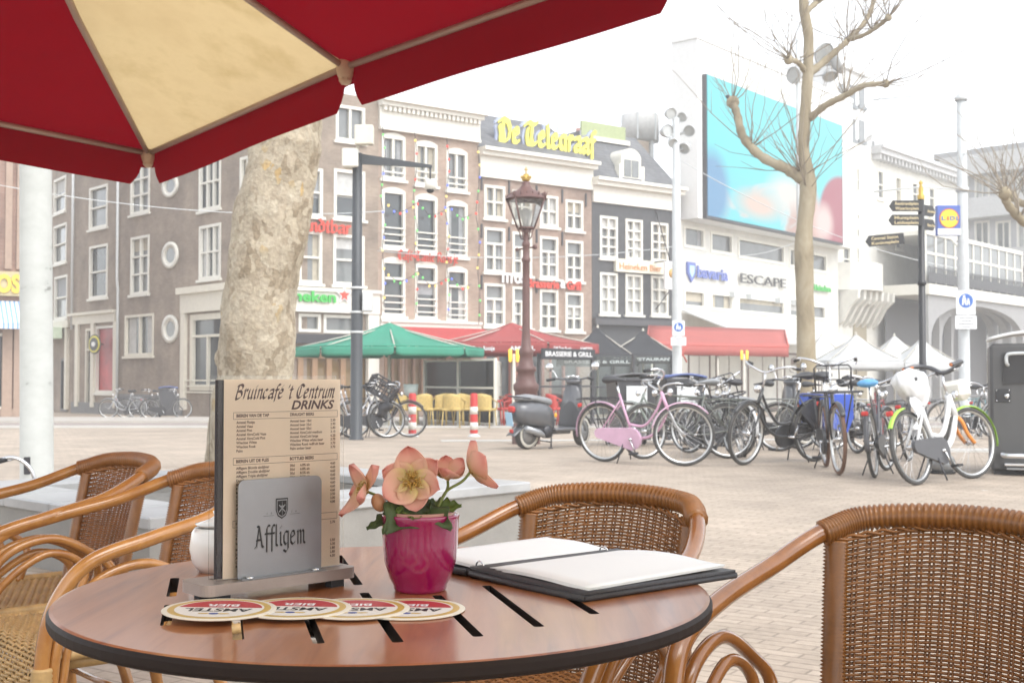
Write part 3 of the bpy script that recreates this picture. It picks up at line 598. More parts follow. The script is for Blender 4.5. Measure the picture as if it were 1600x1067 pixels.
m = f.mb(); Hr = 2.4; m.add([(0, -.1, ht + .024), (f.W, -.1, ht + .024), (f.W * .8, 1.7, ht + Hr), (f.W * .18, 1.7, ht + Hr), (f.W, 6, ht), (0, 6, ht), (f.W * .8, 4.4, ht + Hr), (f.W * .18, 4.4, ht + Hr)], [(0, 1, 2, 3), (1, 4, 6, 2), (4, 5, 7, 6), (5, 0, 3, 7), (3, 2, 6, 7), (0, 5, 4, 1)]); m.build('roof', slate, t)
a, b, c, d = f.rect(972, 1003, 236, 284); m = f.mb(); m.bb(a, b, .05, 1.6, c, d - .35); n = 12
m.prism([(a, d - .35)] + [((a + b) / 2 - (b - a) / 2 * math.cos(math.pi * i / n), d - .349 + .45 * math.sin(math.pi * i / n)) for i in range(n + 1)] + [(b, d - .35)], .04, 1.6); m.bb(a - .15, a, .0, .3, c, c + .7); m.bb(b, b + .15, .0, .3, c, c + .7); o = m.build('dormer', white_paint, t)
m = f.mb(); uc = (a + b) / 2; m.bb(a + .16, uc - .03, .02, .045, c + .2, d - .4); m.bb(uc + .03, b - .16, .02, .045, c + .2, d - .4); m.build('pane', glass_mid, o)
m = f.mb(); u0, h0 = f.uv(1012, 290); m.bb(u0, f.W + .1, 2.0, 7, ht - 1, f.uv(1030, 205)[1]); o = m.build('gable_wall', M('brick_far', (.3, .25, .2), .85), t)
u0 = f.uv(945, 228)[0]; m = f.mb(); m.bb(u0, f.uv(1014, 220)[0], 1.5, 1.6, ht + Hr - .3, ht + Hr + .35); m.build('roof_fence', M('lime_trim', (.33, .38, .2), .6), t); m = f.mb(); m.bb(u0, f.uv(1014, 220)[0], 1.2, 1.499, ht + Hr - .5, ht + Hr - .31); m.build('roof_trim', white_paint, t)
q = f.rect(959, 1034, 407, 427); f.band('sign_board', M('sign_cream', (.72, .68, .55), .5), q[0], q[1], q[2], q[3], -.16); f.text('lettering', 'Heineken Bier', M('sign_orange', (.6, .25, .08), .5, var=0), 964, 1029, 423, 413, y=-.165, ext=.02)
# hanging sign on its bracket
q = [v - .8 if i < 2 else v for i, v in enumerate(f.rect(1036, 1055, 413, 456))]; m = f.mb(); m.bb(q[0], q[1], -1.0, -.85, q[2], q[3], .02); o = m.build('hanging_sign', white_letters, t); m = f.mb(); u = (q[0] + q[1]) / 2; m.lathe([(0, -.03), (.2, -.03), (.2, 0), (0, 0)], 20, (u, -1.0, (q[2] + q[3]) / 2 + .1), 'y'); m.build('emblem', M('sign_food', (.55, .33, .1), .5), o)
m = f.mb(); m.bar((u, -.9, q[3]), (u, 0, q[3] + 2.3), .025); m.bar((u, -.9, q[2]), (u, 0, q[2] - .8), .025); m.bar((u - .2, -.9, q[3] + .02), (u - .2, 0, q[3] + .02), .03); m.build('sign_bracket', dark_metal, o)
m = f.mb(); hp = f.uv(990, 500)[1]; m.bb(0, f.W, -.25, -.003, hp - .25, hp); m.build('lintel', M('dark_fascia', (.07, .07, .075), .5), t)

# ---- club building with the big screen
ZE0, ZE1 = 52.9, 65.5
t, f = building('screen_building', 'white modern club building carrying a huge video screen', 1064, ZE0, 1311, ZE1)
f.cols([(1068, 1101), (1110, 1145), (1153, 1226), (1233, 1243), (1268, 1292)], (354, 396), (389, 426), nx=1, ny=1, gm=glass_mid, sill=False, fm=white_paint, t=.14); f.cols([(1068, 1102), (1110, 1145), (1153, 1226), (1233, 1260), (1265, 1290)], (452, 476), (482, 500), nx=1, ny=1, gm=glass_mid, sill=False, t=.14)
hT = f.uv(1190, 118)[1]; hS = f.uv(1098, 350)[1]; f.wall('wall', plaster_white, 0, f.W, 0, hS, depth=1.2)
up = 0; m = f.mb(); m.bb(up, f.W - .02, -.9, .4, hS + .003, hT); m.bb(up - .05, f.W, -.95, .42, hT, hT + .25); m.build('upper_block', M('plaster_bright', (.72, .72, .7), .7, var=.05), t)
# screen with its shifting picture (a lit display)
sm = bpy.data.materials.new('screen_picture'); sm.use_nodes = True; tn = sm.node_tree; N = tn.nodes; L = tn.links; b_ = N['Principled BSDF']; b_.inputs['Roughness'].default_value = .3; b_.inputs['Base Color'].default_value = (.02, .02, .02, 1)
tc = N.new('ShaderNodeTexCoord'); sp = N.new('ShaderNodeSeparateXYZ'); L.new(tc.outputs['Generated'], sp.inputs[0])
n1 = N.new('ShaderNodeTexNoise'); n1.inputs['Scale'].default_value = 2.6; n1.inputs['Detail'].default_value = 5; n1.inputs['Distortion'].default_value = 1.2; L.new(tc.outputs['Generated'], n1.inputs['Vector'])
cr = N.new('ShaderNodeValToRGB'); e = cr.color_ramp.elements; e[0].position = .40; e[0].color = (.10, .70, .78, 1); e[1].position = .62; e[1].color = (.55, .33, .27, 1); q = e.new(.50); q.color = (.12, .68, .76, 1); q = e.new(.56); q.color = (.55, .68, .68, 1); L.new(n1.outputs[0], cr.inputs[0])
zm = N.new('ShaderNodeMapRange'); zm.inputs[1].default_value = .42; zm.inputs[2].default_value = .28; L.new(sp.outputs['Z'], zm.inputs[0])
base = N.new('ShaderNodeMix'); base.data_type = 'RGBA'; base.inputs[6].default_value = (.10, .74, .80, 1); L.new(zm.outputs[0], base.inputs[0]); L.new(cr.outputs[0], base.inputs[7])
def blob(cx, cz, rx, rz, col, prev, soft=.25):
    mp = N.new('ShaderNodeCombineXYZ'); a1 = N.new('ShaderNodeMath'); a1.operation = 'MULTIPLY_ADD'; a1.inputs[1].default_value = 1 / rx; a1.inputs[2].default_value = -cx / rx; L.new(sp.outputs['X'], a1.inputs[0]); a2 = N.new('ShaderNodeMath'); a2.operation = 'MULTIPLY_ADD'; a2.inputs[1].default_value = 1 / rz; a2.inputs[2].default_value = -cz / rz; L.new(sp.outputs['Z'], a2.inputs[0])
    L.new(a1.outputs[0], mp.inputs[0]); L.new(a2.outputs[0], mp.inputs[1]); ln = N.new('ShaderNodeVectorMath'); ln.operation = 'LENGTH'; L.new(mp.outputs[0], ln.inputs[0])
    mr = N.new('ShaderNodeMapRange'); mr.inputs[1].default_value = 1 + soft; mr.inputs[2].default_value = 1 - soft; L.new(ln.outputs['Value'], mr.inputs[0]); mx = N.new('ShaderNodeMix'); mx.data_type = 'RGBA'; mx.inputs[7].default_value = (*col, 1); L.new(mr.outputs[0], mx.inputs[0]); L.new(prev, mx.inputs[6]); return mx.outputs[2]
o_ = blob(.03, .2, .10, .26, (.08, .30, .55), base.outputs[2]); o_ = blob(.34, .16, .14, .1, (.75, .55, .45), o_, .5); o_ = blob(.55, .3, .12, .12, (.78, .72, .66), o_, .6); o_ = blob(.76, .18, .05, .17, (.7, .4, .33), o_, .4); o_ = blob(1.0, .2, .2, .36, (.40, .03, .07), o_, .06); o_ = blob(.84, .14, .07, .14, (.82, .6, .55), o_, .4)
b_.inputs['Emission Strength'].default_value = .36; L.new(o_, b_.inputs['Emission Color'])
SH = 1.5; ul, hl = f.uv(1098, 122); ur, hr = f.uv(1310, 383); hbm = (f.uv(1098, 338)[1] + f.uv(1310, 383)[1]) / 2; htm = (f.uv(1098, 122)[1] + f.uv(1310, 210)[1]) / 2
ul -= SH; ur -= SH; hbm -= .45; htm += .1
m = f.mb(); m.bb(ul - .1, ur - .35, -1.1, -.904, hbm - .1 + .25, htm - .25); scr = m.build('video_screen', dark_metal, t); m = MB(); wS, hS_ = ur - ul - .45, htm - hbm - .55; m.bb(0, wS, -.02, 0, 0, hS_); o = m.build('display', sm, scr); o.matrix_local = f.x @ Matrix.Translation((ul - .02 + .0, -1.105, hbm + .28))
f.text('lettering', 'bavaria', M('letters_blue', (.12, .16, .42), .4, var=0), 1085, 1133, 436, 419, y=-.12, off=.03); f.text('lettering', 'ESCAPE', M('letters_dark', (.06, .06, .06), .4, var=0), 1153, 1224, 446, 432, y=-.12, off=.0); f.text('lettering', 'Heineken', green_letters, 1268, 1294, 455, 446, y=-.12, off=.03)
u, h = f.uv(1078, 424); m = f.mb(); m.mi = 0; m.prism([(u - .34, h + .4), (u + .34, h + .4), (u + .34, h - .1), (u, h - .5), (u - .34, h - .1)], -.1, -.004); m.mi = 1; m.prism([(u - .2, h + .25), (u + .2, h + .25), (u + .2, h - .05), (u, h - .3), (u - .2, h - .05)], -.12, -.1); m.build('shield_emblem', [MATS['letters_blue'], M('shield_sky', (.4, .6, .7), .4)], t)
m = f.mb()
for px in (1142, 1168, 1213, 1238): u, h = f.uv(px, 441 + (px - 1142) * .15); m.bb(u - .2, u + .2, -.3, -.004, h - .7, h - .45)
m.build('spotlight', light_grey, t)
ha, hb = f.uv(1150, 492)[1], f.uv(1150, 530)[1]; m = f.mb(); m.add([(0, -.1, ha), (f.W * .72, -.1, ha), (f.W * .72, -3.2, hb), (0, -3.2, hb), (0, -3.2, hb - .3), (f.W * .72, -3.2, hb - .3), (0, -.1, ha - .05), (f.W * .72, -.1, ha - .05), (f.W * .72, -3.15, hb - .05), (0, -3.15, hb - .05)], [(0, 1, 2, 3), (3, 2, 5, 4), (6, 9, 8, 7), (0, 3, 9, 6), (1, 7, 8, 2)]); m.build('white_awning', M('canvas_white', (.72, .72, .7), .8, sss=.3), t)
f.cols([(1075, 1110), (1118, 1160), (1168, 1215), (1225, 1280)], (552, 552), (640, 640), nx=2, ny=1, fm=M('wood_dark', (.12, .07, .05), .5), gm=glass_dark, sill=False, name='shop_window'); f.holes = []

# ---- white hotel with turret, glazed balcony and arches
t, f = building('white_hotel', 'white plastered hotel with a glazed balcony over dark arches', 1311.5, 66, 1500, 79)
for l, r in ((1317, 1329), (1338, 1343)):
    for a, b in ((262, 300), (334, 345), (356, 372), (386, 424)): f.window(l, r, a, b, 1, 2 if b - a > 20 else 1, gm=glass_mid, sill=False, t=.1)
for px, a, b in ((1376, 266, 312), (1404, 276, 318), (1430, 285, 322), (1456, 293, 326), (1376, 364, 388), (1404, 368, 390), (1455, 376, 393)): f.window(px - 5, px + 5, a, b, 1, 2, gm=glass_mid, t=.12)
hB = f.uv(1405, 470)[1]
f.wall('wall', plaster_white, 0, f.W, 0, f.uv(1430, 255)[1], depth=10)
m = f.mb(); ut = f.uv(1362, 300)[0]; m.bb(0, ut, .3, 9, f.uv(1430, 255)[1] + .003, f.uv(1340, 112)[1]); tu = m.build('turret', M('plaster_pale', (.68, .68, .67), .75), t); m = f.mb(); m.bb(-.2, ut + .2, .1, 9, f.uv(1340, 112)[1] + .002, f.uv(1340, 106)[1]); m.bb(-.1, ut + .1, .15, .299, f.uv(1340, 232)[1], f.uv(1340, 226)[1]); m.build('moulding', MATS['plaster_pale'], tu)
for px, a, b in ((1322, 130, 160), (1340, 133, 163), (1354, 136, 165), (1322, 182, 215), (1340, 185, 217), (1354, 188, 219)): q = f.rect(px - 4, px + 4, a, b); m = f.mb(); m.bb(q[0], q[1], .27, .298, q[2], q[3]); m.bb(q[0] - .15, q[1] + .15, .2, .299, q[2] - .2, q[2] - .001); m.build('window', glass_mid, t)
hc = f.uv(1430, 255)[1]; m = f.mb(); m.bb(ut, f.W, -.6, -.003, hc - .3, hc); m.bb(ut, f.W, -.75, -.003, hc, hc + .15)
for i in range(26): u = ut + .2 + i * (f.W - ut - .3) / 25; m.bb(u - .08, u + .08, -.5, -.004, hc - .62, hc - .301)
m.build('cornice', M('cornice_grey', (.5, .5, .5), .7), t)
for a, b, hh in ((1372, 1395, 40), (1398, 1412, 60), (1415, 1440, 34), (1450, 1480, 12)): m = f.mb(); m.bb(f.uv(a, 250)[0], f.uv(b, 250)[0], 2, 5, hc + .16, hc + .1 + hh / F * 73); m.build('roof_block', plaster_grey, t)
ua, ub = f.uv(1368, 430)[0], f.W + 3.2; h0, h1 = f.uv(1430, 462)[1], f.uv(1430, 405)[1]; m = f.mb(); P_ = -3.0
n = 11
for i in range(n + 1): u = ua + (ub - ua) * i / n; m.bb(u - .09, u + .09, P_, P_ + .15, h0 + .25, h1 + .8)
m.bb(ua, ub, P_ - .05, -.004, h1 + .8, h1 + 1.05); m.bb(ua, ub, P_, P_ + .15, h1 - .3, h1 - .15)
m.bb(ua - .3, ub + .3, P_ - .3, -.004, h0 - .35, h0 + .24); bal = m.build('glazed_balcony', white_paint, t)
g = f.mb(); g.bb(ua + .05, ub - .05, P_ + .06, P_ + .1, h0 + .25, h1 + .79); g.build('pane', glass_mid, bal)
g = f.mb()
for i in range(56): u = ua - .2 + (ub - ua + .4) * i / 55; g.bb(u - .025, u + .025, P_ - .25, P_ - .22, h0 + .25, h0 + 1.15)
g.bb(ua - .2, ub + .2, P_ - .27, P_ - .2, h0 + 1.15, h0 + 1.22); g.bb(ua - .2, ub + .2, P_ - .24, P_ - .23, h0 + .35, h0 + .9); g.build('railing', dark_metal, bal)
# arcade: piers with segmental arches carrying the balcony
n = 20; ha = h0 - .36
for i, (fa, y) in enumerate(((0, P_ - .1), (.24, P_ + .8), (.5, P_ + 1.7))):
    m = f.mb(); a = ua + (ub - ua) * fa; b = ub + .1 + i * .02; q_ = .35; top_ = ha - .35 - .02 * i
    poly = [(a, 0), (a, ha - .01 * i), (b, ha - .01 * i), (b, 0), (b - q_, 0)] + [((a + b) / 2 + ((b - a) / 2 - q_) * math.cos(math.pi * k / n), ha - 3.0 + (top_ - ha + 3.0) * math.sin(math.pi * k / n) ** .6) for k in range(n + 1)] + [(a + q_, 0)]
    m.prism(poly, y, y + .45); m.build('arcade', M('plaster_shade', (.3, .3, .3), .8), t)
m = f.mb(); m.bb(ua, ub, P_ + 2.4, P_ + 2.45, 0, ha - .1); m.build('arcade_shade_sheet', M('arcade_shade', (.1, .1, .105), .6), t)  # dark sheet stands in for the shade inside the arches
u0 = f.uv(1303, 440)[0]; m = f.mb(); hq = f.uv(1340, 452)[1]; n = 16
m.prism([(u0 + (ua - u0) * i / n, -.1 - 1.6 * math.sin(math.pi * (i / n) ** .7)) for i in range(n + 1)], hq - .2, hq + 1.3, 'xy'); m.prism([(u0 + .5 + (ua - u0 - 1) * i / n, -.1 - .9 * math.sin(math.pi * i / n)) for i in range(n + 1)], hq - .9, hq - .201, 'xy')
for i in range(7): x_ = u0 + .4 + (ua - u0 - .8) * i / 6; m.prism([(-1.3, hq - .21), (-.01, hq - .21), (-.01, hq - 2.2), (-.35, hq - 1.9), (-.8, hq - 1.1), (-1.25, hq - .7)], x_ - .14, x_ + .14, 'yz')
m.build('oriel_base', plaster_white, t)
q = f.rect(1333, 1353, 490, 570); m = f.mb(); n = 12; m.prism([(q[0], .1), (q[0], q[3] - .5)] + [((q[0] + q[1]) / 2 - (q[1] - q[0]) / 2 * math.cos(math.pi * i / n), q[3] - .5 + .9 * math.sin(math.pi * i / n)) for i in range(n + 1)] + [(q[1], .1)], -.06, -.004); m.build('arched_door', M('door_tan', (.3, .26, .18), .6), t)
m = f.mb(); pts = [f.uv(1385, 400), f.uv(1450, 340)]; m.bar((pts[0][0], -4.5, pts[0][1]), (pts[1][0], -.1, pts[1][1]), .09); m.build('stay_rod', white_paint, t)

# ---- grey office block at the far right
t, f = building('office_block', 'grey office block with stepped horizontal balconies behind the bare tree', 1478, 92, 1720, 84)
for a, b in ((275, 312), (345, 395), (425, 462), (492, 528), (560, 600)):
    for i in range(7): l = 1490 + i * 33; f.window(l, l + 24, a, b, 2, 1, gm=glass_mid if (i * 7 + a) % 3 else glass_pale, sill=False, t=.16)
f.wall('wall', plaster_grey, 0, f.W, 0, f.uv(1600, 236)[1], depth=10)
m = f.mb()
for y in (262, 330, 412, 478, 545): h = f.uv(1560, y)[1]; m.bb(.3, f.W, -1.3, -.004, h - .5, h + .2); m.bb(.3, f.W, -1.3, -1.2, h + .2, h + 1.0)
m.build('balcony_band', M('concrete_band', (.46, .46, .45), .8), t); m = f.mb(); ht = f.uv(1600, 236)[1]; m.bb(-.4, f.W, -.8, 9, ht + .003, ht + .5); m.build('roof_edge', M('concrete_dark', (.3, .3, .3), .8), t)
# ================================================================== square: planter, trees, posts
from mathutils import noise
def planter():
    N_, R_, L_ = Vector((-1.64, 5.47)), Vector((.09, 7.32)), Vector((-3.35, 7.15)); u = (R_ - N_); v = (L_ - N_) * 1.0; H = .345; w = .42
    t = thing('stone_planter', 'low square concrete planter around the leaning tree', 'planter', (N_.x, N_.y, 0)); ang = math.atan2(u.y, u.x); t.rotation_euler = (0, 0, ang)
    A, B = u.length, v.length
    con = M('concrete_pale', (.25, .24, .22), .7, var=.16, vscale=3., bump=.15, bscale=40); wet = M('concrete_coping', (.36, .365, .365), .32, var=.25, vscale=2.5)
    m = MB(); m.bb(0, A, 0, w, 0, H - .06); m.bb(0, A, B - w, B, 0, H - .06); m.bb(0, w, w + .002, B - w - .002, 0, H - .06); m.bb(A - w, A, w + .002, B - w - .002, 0, H - .06); m.build('wall', con, t)
    m = MB()
    for i in range(3): a = A / 3; m.bb(a * i + .003 - (.02 if i == 0 else 0), a * (i + 1) - .003 + (.02 if i == 2 else 0), -.02, w, H - .059, H, .008); m.bb(a * i + .003, a * (i + 1) - .003, B - w, B + .02, H - .059, H, .008)
    for i in range(3): a = (B - 2 * w) / 3; m.bb(-.02, w, w + a * i + .004, w + a * (i + 1) - .004, H - .059, H, .008); m.bb(A - w, A + .02, w + a * i + .004, w + a * (i + 1) - .004, H - .059, H, .008)
    m.build('coping', wet, t); m = MB(); m.bb(w + .001, A - w - .001, w + .003, B - w - .003, 0, H - .1); m.build('fill', M('gravel_bed', (.2, .19, .17), .9, var=.4, vscale=30, bump=.6, bscale=60), t)
planter()
def plane_bark():
    m = bpy.data.materials.new('plane_bark'); m.use_nodes = True; t = m.node_tree; N = t.nodes; L = t.links; b = N['Principled BSDF']; b.inputs['Roughness'].default_value = .85
    tc = N.new('ShaderNodeTexCoord'); wn = N.new('ShaderNodeTexNoise'); wn.inputs['Scale'].default_value = 5; wn.inputs['Detail'].default_value = 6; L.new(tc.outputs['Object'], wn.inputs['Vector'])
    wm = N.new('ShaderNodeVectorMath'); wm.operation = 'MULTIPLY_ADD'; wm.inputs[1].default_value = (.16, .16, .22); L.new(wn.outputs['Color'], wm.inputs[0]); L.new(tc.outputs['Object'], wm.inputs[2])
    def vor(sc, st):
        mp = N.new('ShaderNodeMapping'); mp.inputs['Scale'].default_value = st; L.new(wm.outputs[0], mp.inputs[0]); v = N.new('ShaderNodeTexVoronoi'); v.inputs['Scale'].default_value = sc; v.feature = 'F1'; L.new(mp.outputs[0], v.inputs['Vector']); e = N.new('ShaderNodeTexVoronoi'); e.feature = 'DISTANCE_TO_EDGE'; e.inputs['Scale'].default_value = sc; L.new(mp.outputs[0], e.inputs['Vector']); return v, e
    v1, e1 = vor(9, (1, 1, .6)); v2, e2 = vor(24, (1, 1, .6))
    s1 = N.new('ShaderNodeSeparateColor'); L.new(v1.outputs['Color'], s1.inputs[0]); s2 = N.new('ShaderNodeSeparateColor'); L.new(v2.outputs['Color'], s2.inputs[0])
    mxv = N.new('ShaderNodeMath'); mxv.operation = 'MULTIPLY_ADD'; mxv.inputs[1].default_value = .42; hf = N.new('ShaderNodeMath'); hf.operation = 'MULTIPLY'; hf.inputs[1].default_value = .4; L.new(s1.outputs[0], hf.inputs[0]); L.new(s2.outputs[1], mxv.inputs[0]); L.new(hf.outputs[0], mxv.inputs[2])
    n2 = N.new('ShaderNodeTexNoise'); n2.inputs['Scale'].default_value = 3; n2.inputs['Detail'].default_value = 8; L.new(tc.outputs['Object'], n2.inputs['Vector']); a2 = N.new('ShaderNodeMath'); a2.operation = 'MULTIPLY_ADD'; a2.inputs[1].default_value = .7; sb = N.new('ShaderNodeMath'); sb.operation = 'SUBTRACT'; sb.inputs[1].default_value = .25; L.new(mxv.outputs[0], sb.inputs[0]); L.new(n2.outputs[0], a2.inputs[0]); L.new(sb.outputs[0], a2.inputs[2])
    cr = N.new('ShaderNodeValToRGB'); e = cr.color_ramp.elements; e[0].position = .2; e[0].color = (.26, .21, .145, 1); e[1].position = .93; e[1].color = (.46, .33, .16, 1)
    for p_, c_ in ((.33, (.31, .255, .18)), (.45, (.37, .315, .235)), (.58, (.43, .37, .275)), (.70, (.38, .33, .25)), (.78, (.46, .405, .31)), (.85, (.37, .32, .23))): q = e.new(p_); q.color = (*c_, 1)
    L.new(a2.outputs[0], cr.inputs[0]); n3 = N.new('ShaderNodeTexNoise'); n3.inputs['Scale'].default_value = 45; n3.inputs['Detail'].default_value = 5; L.new(tc.outputs['Object'], n3.inputs['Vector']); r3 = N.new('ShaderNodeMapRange'); r3.inputs[1].default_value = .3; r3.inputs[2].default_value = .7; r3.inputs[3].default_value = .82; r3.inputs[4].default_value = 1.14; L.new(n3.outputs[0], r3.inputs[0])
    m1 = N.new('ShaderNodeMix'); m1.data_type = 'RGBA'; m1.blend_type = 'MULTIPLY'; m1.inputs[0].default_value = 1; L.new(cr.outputs[0], m1.inputs[6]); L.new(r3.outputs[0], m1.inputs[7])
    re = N.new('ShaderNodeMapRange'); re.inputs[1].default_value = .0; re.inputs[2].default_value = .02; re.inputs[3].default_value = .72; re.inputs[4].default_value = 1; L.new(e2.outputs['Distance'], re.inputs[0]); m2 = N.new('ShaderNodeMix'); m2.data_type = 'RGBA'; m2.blend_type = 'MULTIPLY'; m2.inputs[0].default_value = .7; L.new(m1.outputs[2], m2.inputs[6]); L.new(re.outputs[0], m2.inputs[7]); L.new(m2.outputs[2], b.inputs['Base Color'])
    hs_ = N.new('ShaderNodeMath'); hs_.operation = 'MULTIPLY_ADD'; hs_.inputs[1].default_value = .35; L.new(n3.outputs[0], hs_.inputs[0]); L.new(a2.outputs[0], hs_.inputs[2]); bp = N.new('ShaderNodeBump'); bp.inputs['Strength'].default_value = .8; bp.inputs['Distance'].default_value = .03; L.new(hs_.outputs[0], bp.inputs['Height']); L.new(bp.outputs[0], b.inputs['Normal']); return m
bark = plane_bark()
bark2 = ramp_mat('bark_far', [(.3, (.16, .13, .085)), (.5, (.30, .25, .165)), (.7, (.38, .33, .24))], scale=2.2, rough=.9, stretch=(1, 1, .5), bump=.4, distortion=.6)
def trunk_mesh(m, pts, rs, n=28, amp=.03, seed=0., nv=10):
    c = crv(pts, nv); L = len(c); vs = []
    k = [rs[min(len(rs) - 1, int(i / nv))] + (rs[min(len(rs) - 1, int(i / nv) + 1)] - rs[min(len(rs) - 1, int(i / nv))]) * ((i / nv) % 1) for i in range(L)]
    for i in range(L):
        for j in range(n):
            a = 2 * math.pi * j / n; d = Vector((math.cos(a), math.sin(a), 0)); p = c[i] + d * k[i]; h = noise.noise(p * 2.6 + Vector((seed, 0, 0))) * 1.0 + .55 * noise.noise(p * 7 + Vector((0, seed, 0))) + .3 * noise.noise(Vector((p.x * 9, p.y * 9, p.z * 16)))
            vs.append(c[i] + d * (k[i] + amp * h))
    m.add(vs, [(i * n + j, i * n + (j + 1) % n, (i + 1) * n + (j + 1) % n, (i + 1) * n + j) for i in range(L - 1) for j in range(n)] + [tuple(range((L - 1) * n, L * n))], True)
# big leaning trunk in the planter
p = lambda px, py: at(px, py, 7.1)
b0 = p(390, 680); t = thing('plane_tree', 'thick leaning plane tree trunk with flaking cream bark, standing in the planter', 'tree', (b0.x, 7.1, .25)); m = MB()
P_ = [Vector((-1.58, 7.1, .2)), p(394, 640), p(398, 580), p(407, 450), p(424, 350), p(445, 250), p(452, 180), p(462, 60), p(468, -120)]
m.x = Matrix.Translation(-t.location); trunk_mesh(m, P_, [.275, .243, .232, .225, .222, .213, .205, .19, .17], 72, .030, 3., 16); tr_o = m.build('trunk', bark, t)
m = MB(); m.x = Matrix.Translation(-t.location); q = p(468, -100)
for a, b in (((-.9, .2, 1.1), (-1.6, .4, 2.4)), ((.8, -.3, 1.2), (1.5, -.4, 2.5)), ((.1, .6, 1.5), (.2, 1.0, 2.9))): m.tube(crv([q, q + Vector(a) * .6, q + Vector(a), q + Vector(b)], 5), [.13 - .006 * i for i in range(16)], 10)
m.build('limb', bark, t)
for kx, ky, rr in ((340, 560, .06), (478, 290, .05)): m = MB(); m.x = Matrix.Translation(-t.location); m.ball(p(kx, ky) + Vector((.04 if kx < 400 else -.03, -.0, 0)), rr, (1, 1, 1.2), 10, 8); m.build('burl', bark, t)
# pale post at the far left
q0 = gpt(60, 9.2); t = thing('pale_post', 'thick pale grey steel post with dark scuffs, beside the striped awning', 'post', q0); m = MB(); m.lathe([(.16, 0), (.16, .01), (.13, .02), (.122, .03), (.116, 3.2), (.11, 6.5), (0, 6.52)], 32); o = m.build('shaft', ramp_mat('post_paint', [(.3, (.22, .22, .2)), (.36, (.43, .44, .41)), (.7, (.5, .51, .48))], scale=5, rough=.6, stretch=(1, 1, 1.6), bump=.05), t); t.rotation_euler = (0, R(-.9), 0)
m = MB(); m.bb(-.05, .0, -.127, -.118, .25, .38, .004); m.build('service_hatch', dark_metal, t)

def branch_tree(name, label, Y, trunk, limbs, seed, twigs=True, mat=bark2, knobs=()):
    rnd = random.Random(seed); q = lambda px, py, dy=0.: at(px, py, Y + dy)
    base = gpt(trunk[0][0], Y); t = thing(name, label, 'tree', base); inv = Matrix.Translation(-base)
    pts = [Vector((base.x, Y, base.z - .05))] + [q(x, y) for x, y, w_ in trunk[1:]]; rs = [w_ / F * Y / 2 for x, y, w_ in trunk]
    m = MB(); m.x = inv; trunk_mesh(m, pts, rs, 16, .012, seed, 6); m.build('trunk', mat, t)
    kn = []
    for lb in limbs:
        dy = lb[0]; P = [q(x, y, dy * i / (len(lb) - 2)) for i, (x, y, w_) in enumerate(lb[1:])]; rr = [w_ / F * Y / 2 for x, y, w_ in lb[1:]]; c = crv(P, 6); R_ = []
        for i in range(len(c)): f = i / 6; k = min(int(f), len(rr) - 2); R_.append((rr[k] + (rr[k + 1] - rr[k]) * (f - k)) * (1 + .12 * math.sin(i * 2.1 + seed)))
        m = MB(); m.x = inv; m.tube(c, R_, 9); m.ball(c[-1], rr[-1] * 1.7, (1, 1, 1), 8, 6); m.build('limb', mat, t); kn.append((c[-1], (c[-1] - c[-4]).normalized())); kn.append((c[len(c) // 2], Vector((0, 0, 1))))
    kn += [(q(x, y), Vector((0, 0, 1))) for x, y in knobs]
    if twigs:
        m = MB(); m.x = inv
        for c, d in kn:
            for k in range(rnd.randint(8, 12)):
                dv = (d * .5 + Vector((rnd.uniform(-1, 1), rnd.uniform(-1, 1), rnd.uniform(-.3, 1.1)))).normalized(); L = rnd.uniform(.8, 3.4); pp = [c]; cur = c
                for s_ in range(5): dv = (dv + Vector((rnd.uniform(-.3, .3), rnd.uniform(-.3, .3), rnd.uniform(-.1, .28)))).normalized(); cur = cur + dv * L / 5; pp.append(cur)
                m.tube(pp, [.014, .012, .010, .008, .006, .004], 4)
                if rnd.random() < .6:
                    e_ = pp[2]; d2 = (dv + Vector((rnd.uniform(-1, 1), rnd.uniform(-1, 1), .2))).normalized(); m.tube([e_, e_ + d2 * .3, e_ + d2 * .6 + Vector((0, 0, .1))], [.008, .006, .004], 4)
        m.build('twigs', M('twig', (.28, .235, .18), .8), t)
    return t
branch_tree('bare_plane_tree', 'bare pollarded plane tree standing in front of the video screen', 27, [(1259, 655, 32), (1260, 560, 30), (1258, 470, 27), (1256, 390, 30), (1258, 350, 25), (1263, 285, 26), (1256, 235, 17), (1258, 180, 18), (1262, 120, 17), (1263, 60, 16), (1256, 10, 16), (1258, -50, 12), (1252, -120, 8)],
    [(1.2, (1258, 282, 20), (1230, 265, 17), (1190, 245, 15), (1162, 215, 14), (1152, 180, 13), (1145, 160, 13)), (-1.3, (1262, 188, 12), (1290, 165, 11), (1320, 150, 10), (1350, 134, 9), (1384, 131, 8)), (1.0, (1266, 115, 12), (1295, 90, 11), (1325, 63, 9), (1355, 30, 8), (1368, -8, 8)), (-.8, (1325, 63, 8), (1350, 55, 7), (1374, 40, 7), (1388, 28, 7)), (-.5, (1258, 112, 10), (1247, 98, 8), (1232, 94, 9)), (.6, (1258, 20, 10), (1275, 5, 9), (1290, -6, 9)), (.5, (1255, 20, 9), (1248, -20, 8), (1240, -60, 7))], 4, knobs=((1256, 275), (1262, 300), (1250, 268)))
branch_tree('bare_street_tree', 'bare pollarded tree leaning in at the picture edge in front of the grey office block', 25, [(1690, 660, 40), (1685, 560, 36), (1672, 470, 32), (1660, 420, 30), (1650, 390, 26), (1640, 300, 20), (1650, 200, 14)], [(-.6, (1652, 395, 18), (1620, 362, 15), (1592, 340, 14), (1574, 318, 13), (1570, 302, 12)), (.8, (1640, 320, 16), (1618, 316, 13), (1596, 318, 12), (1580, 306, 11))], 11)
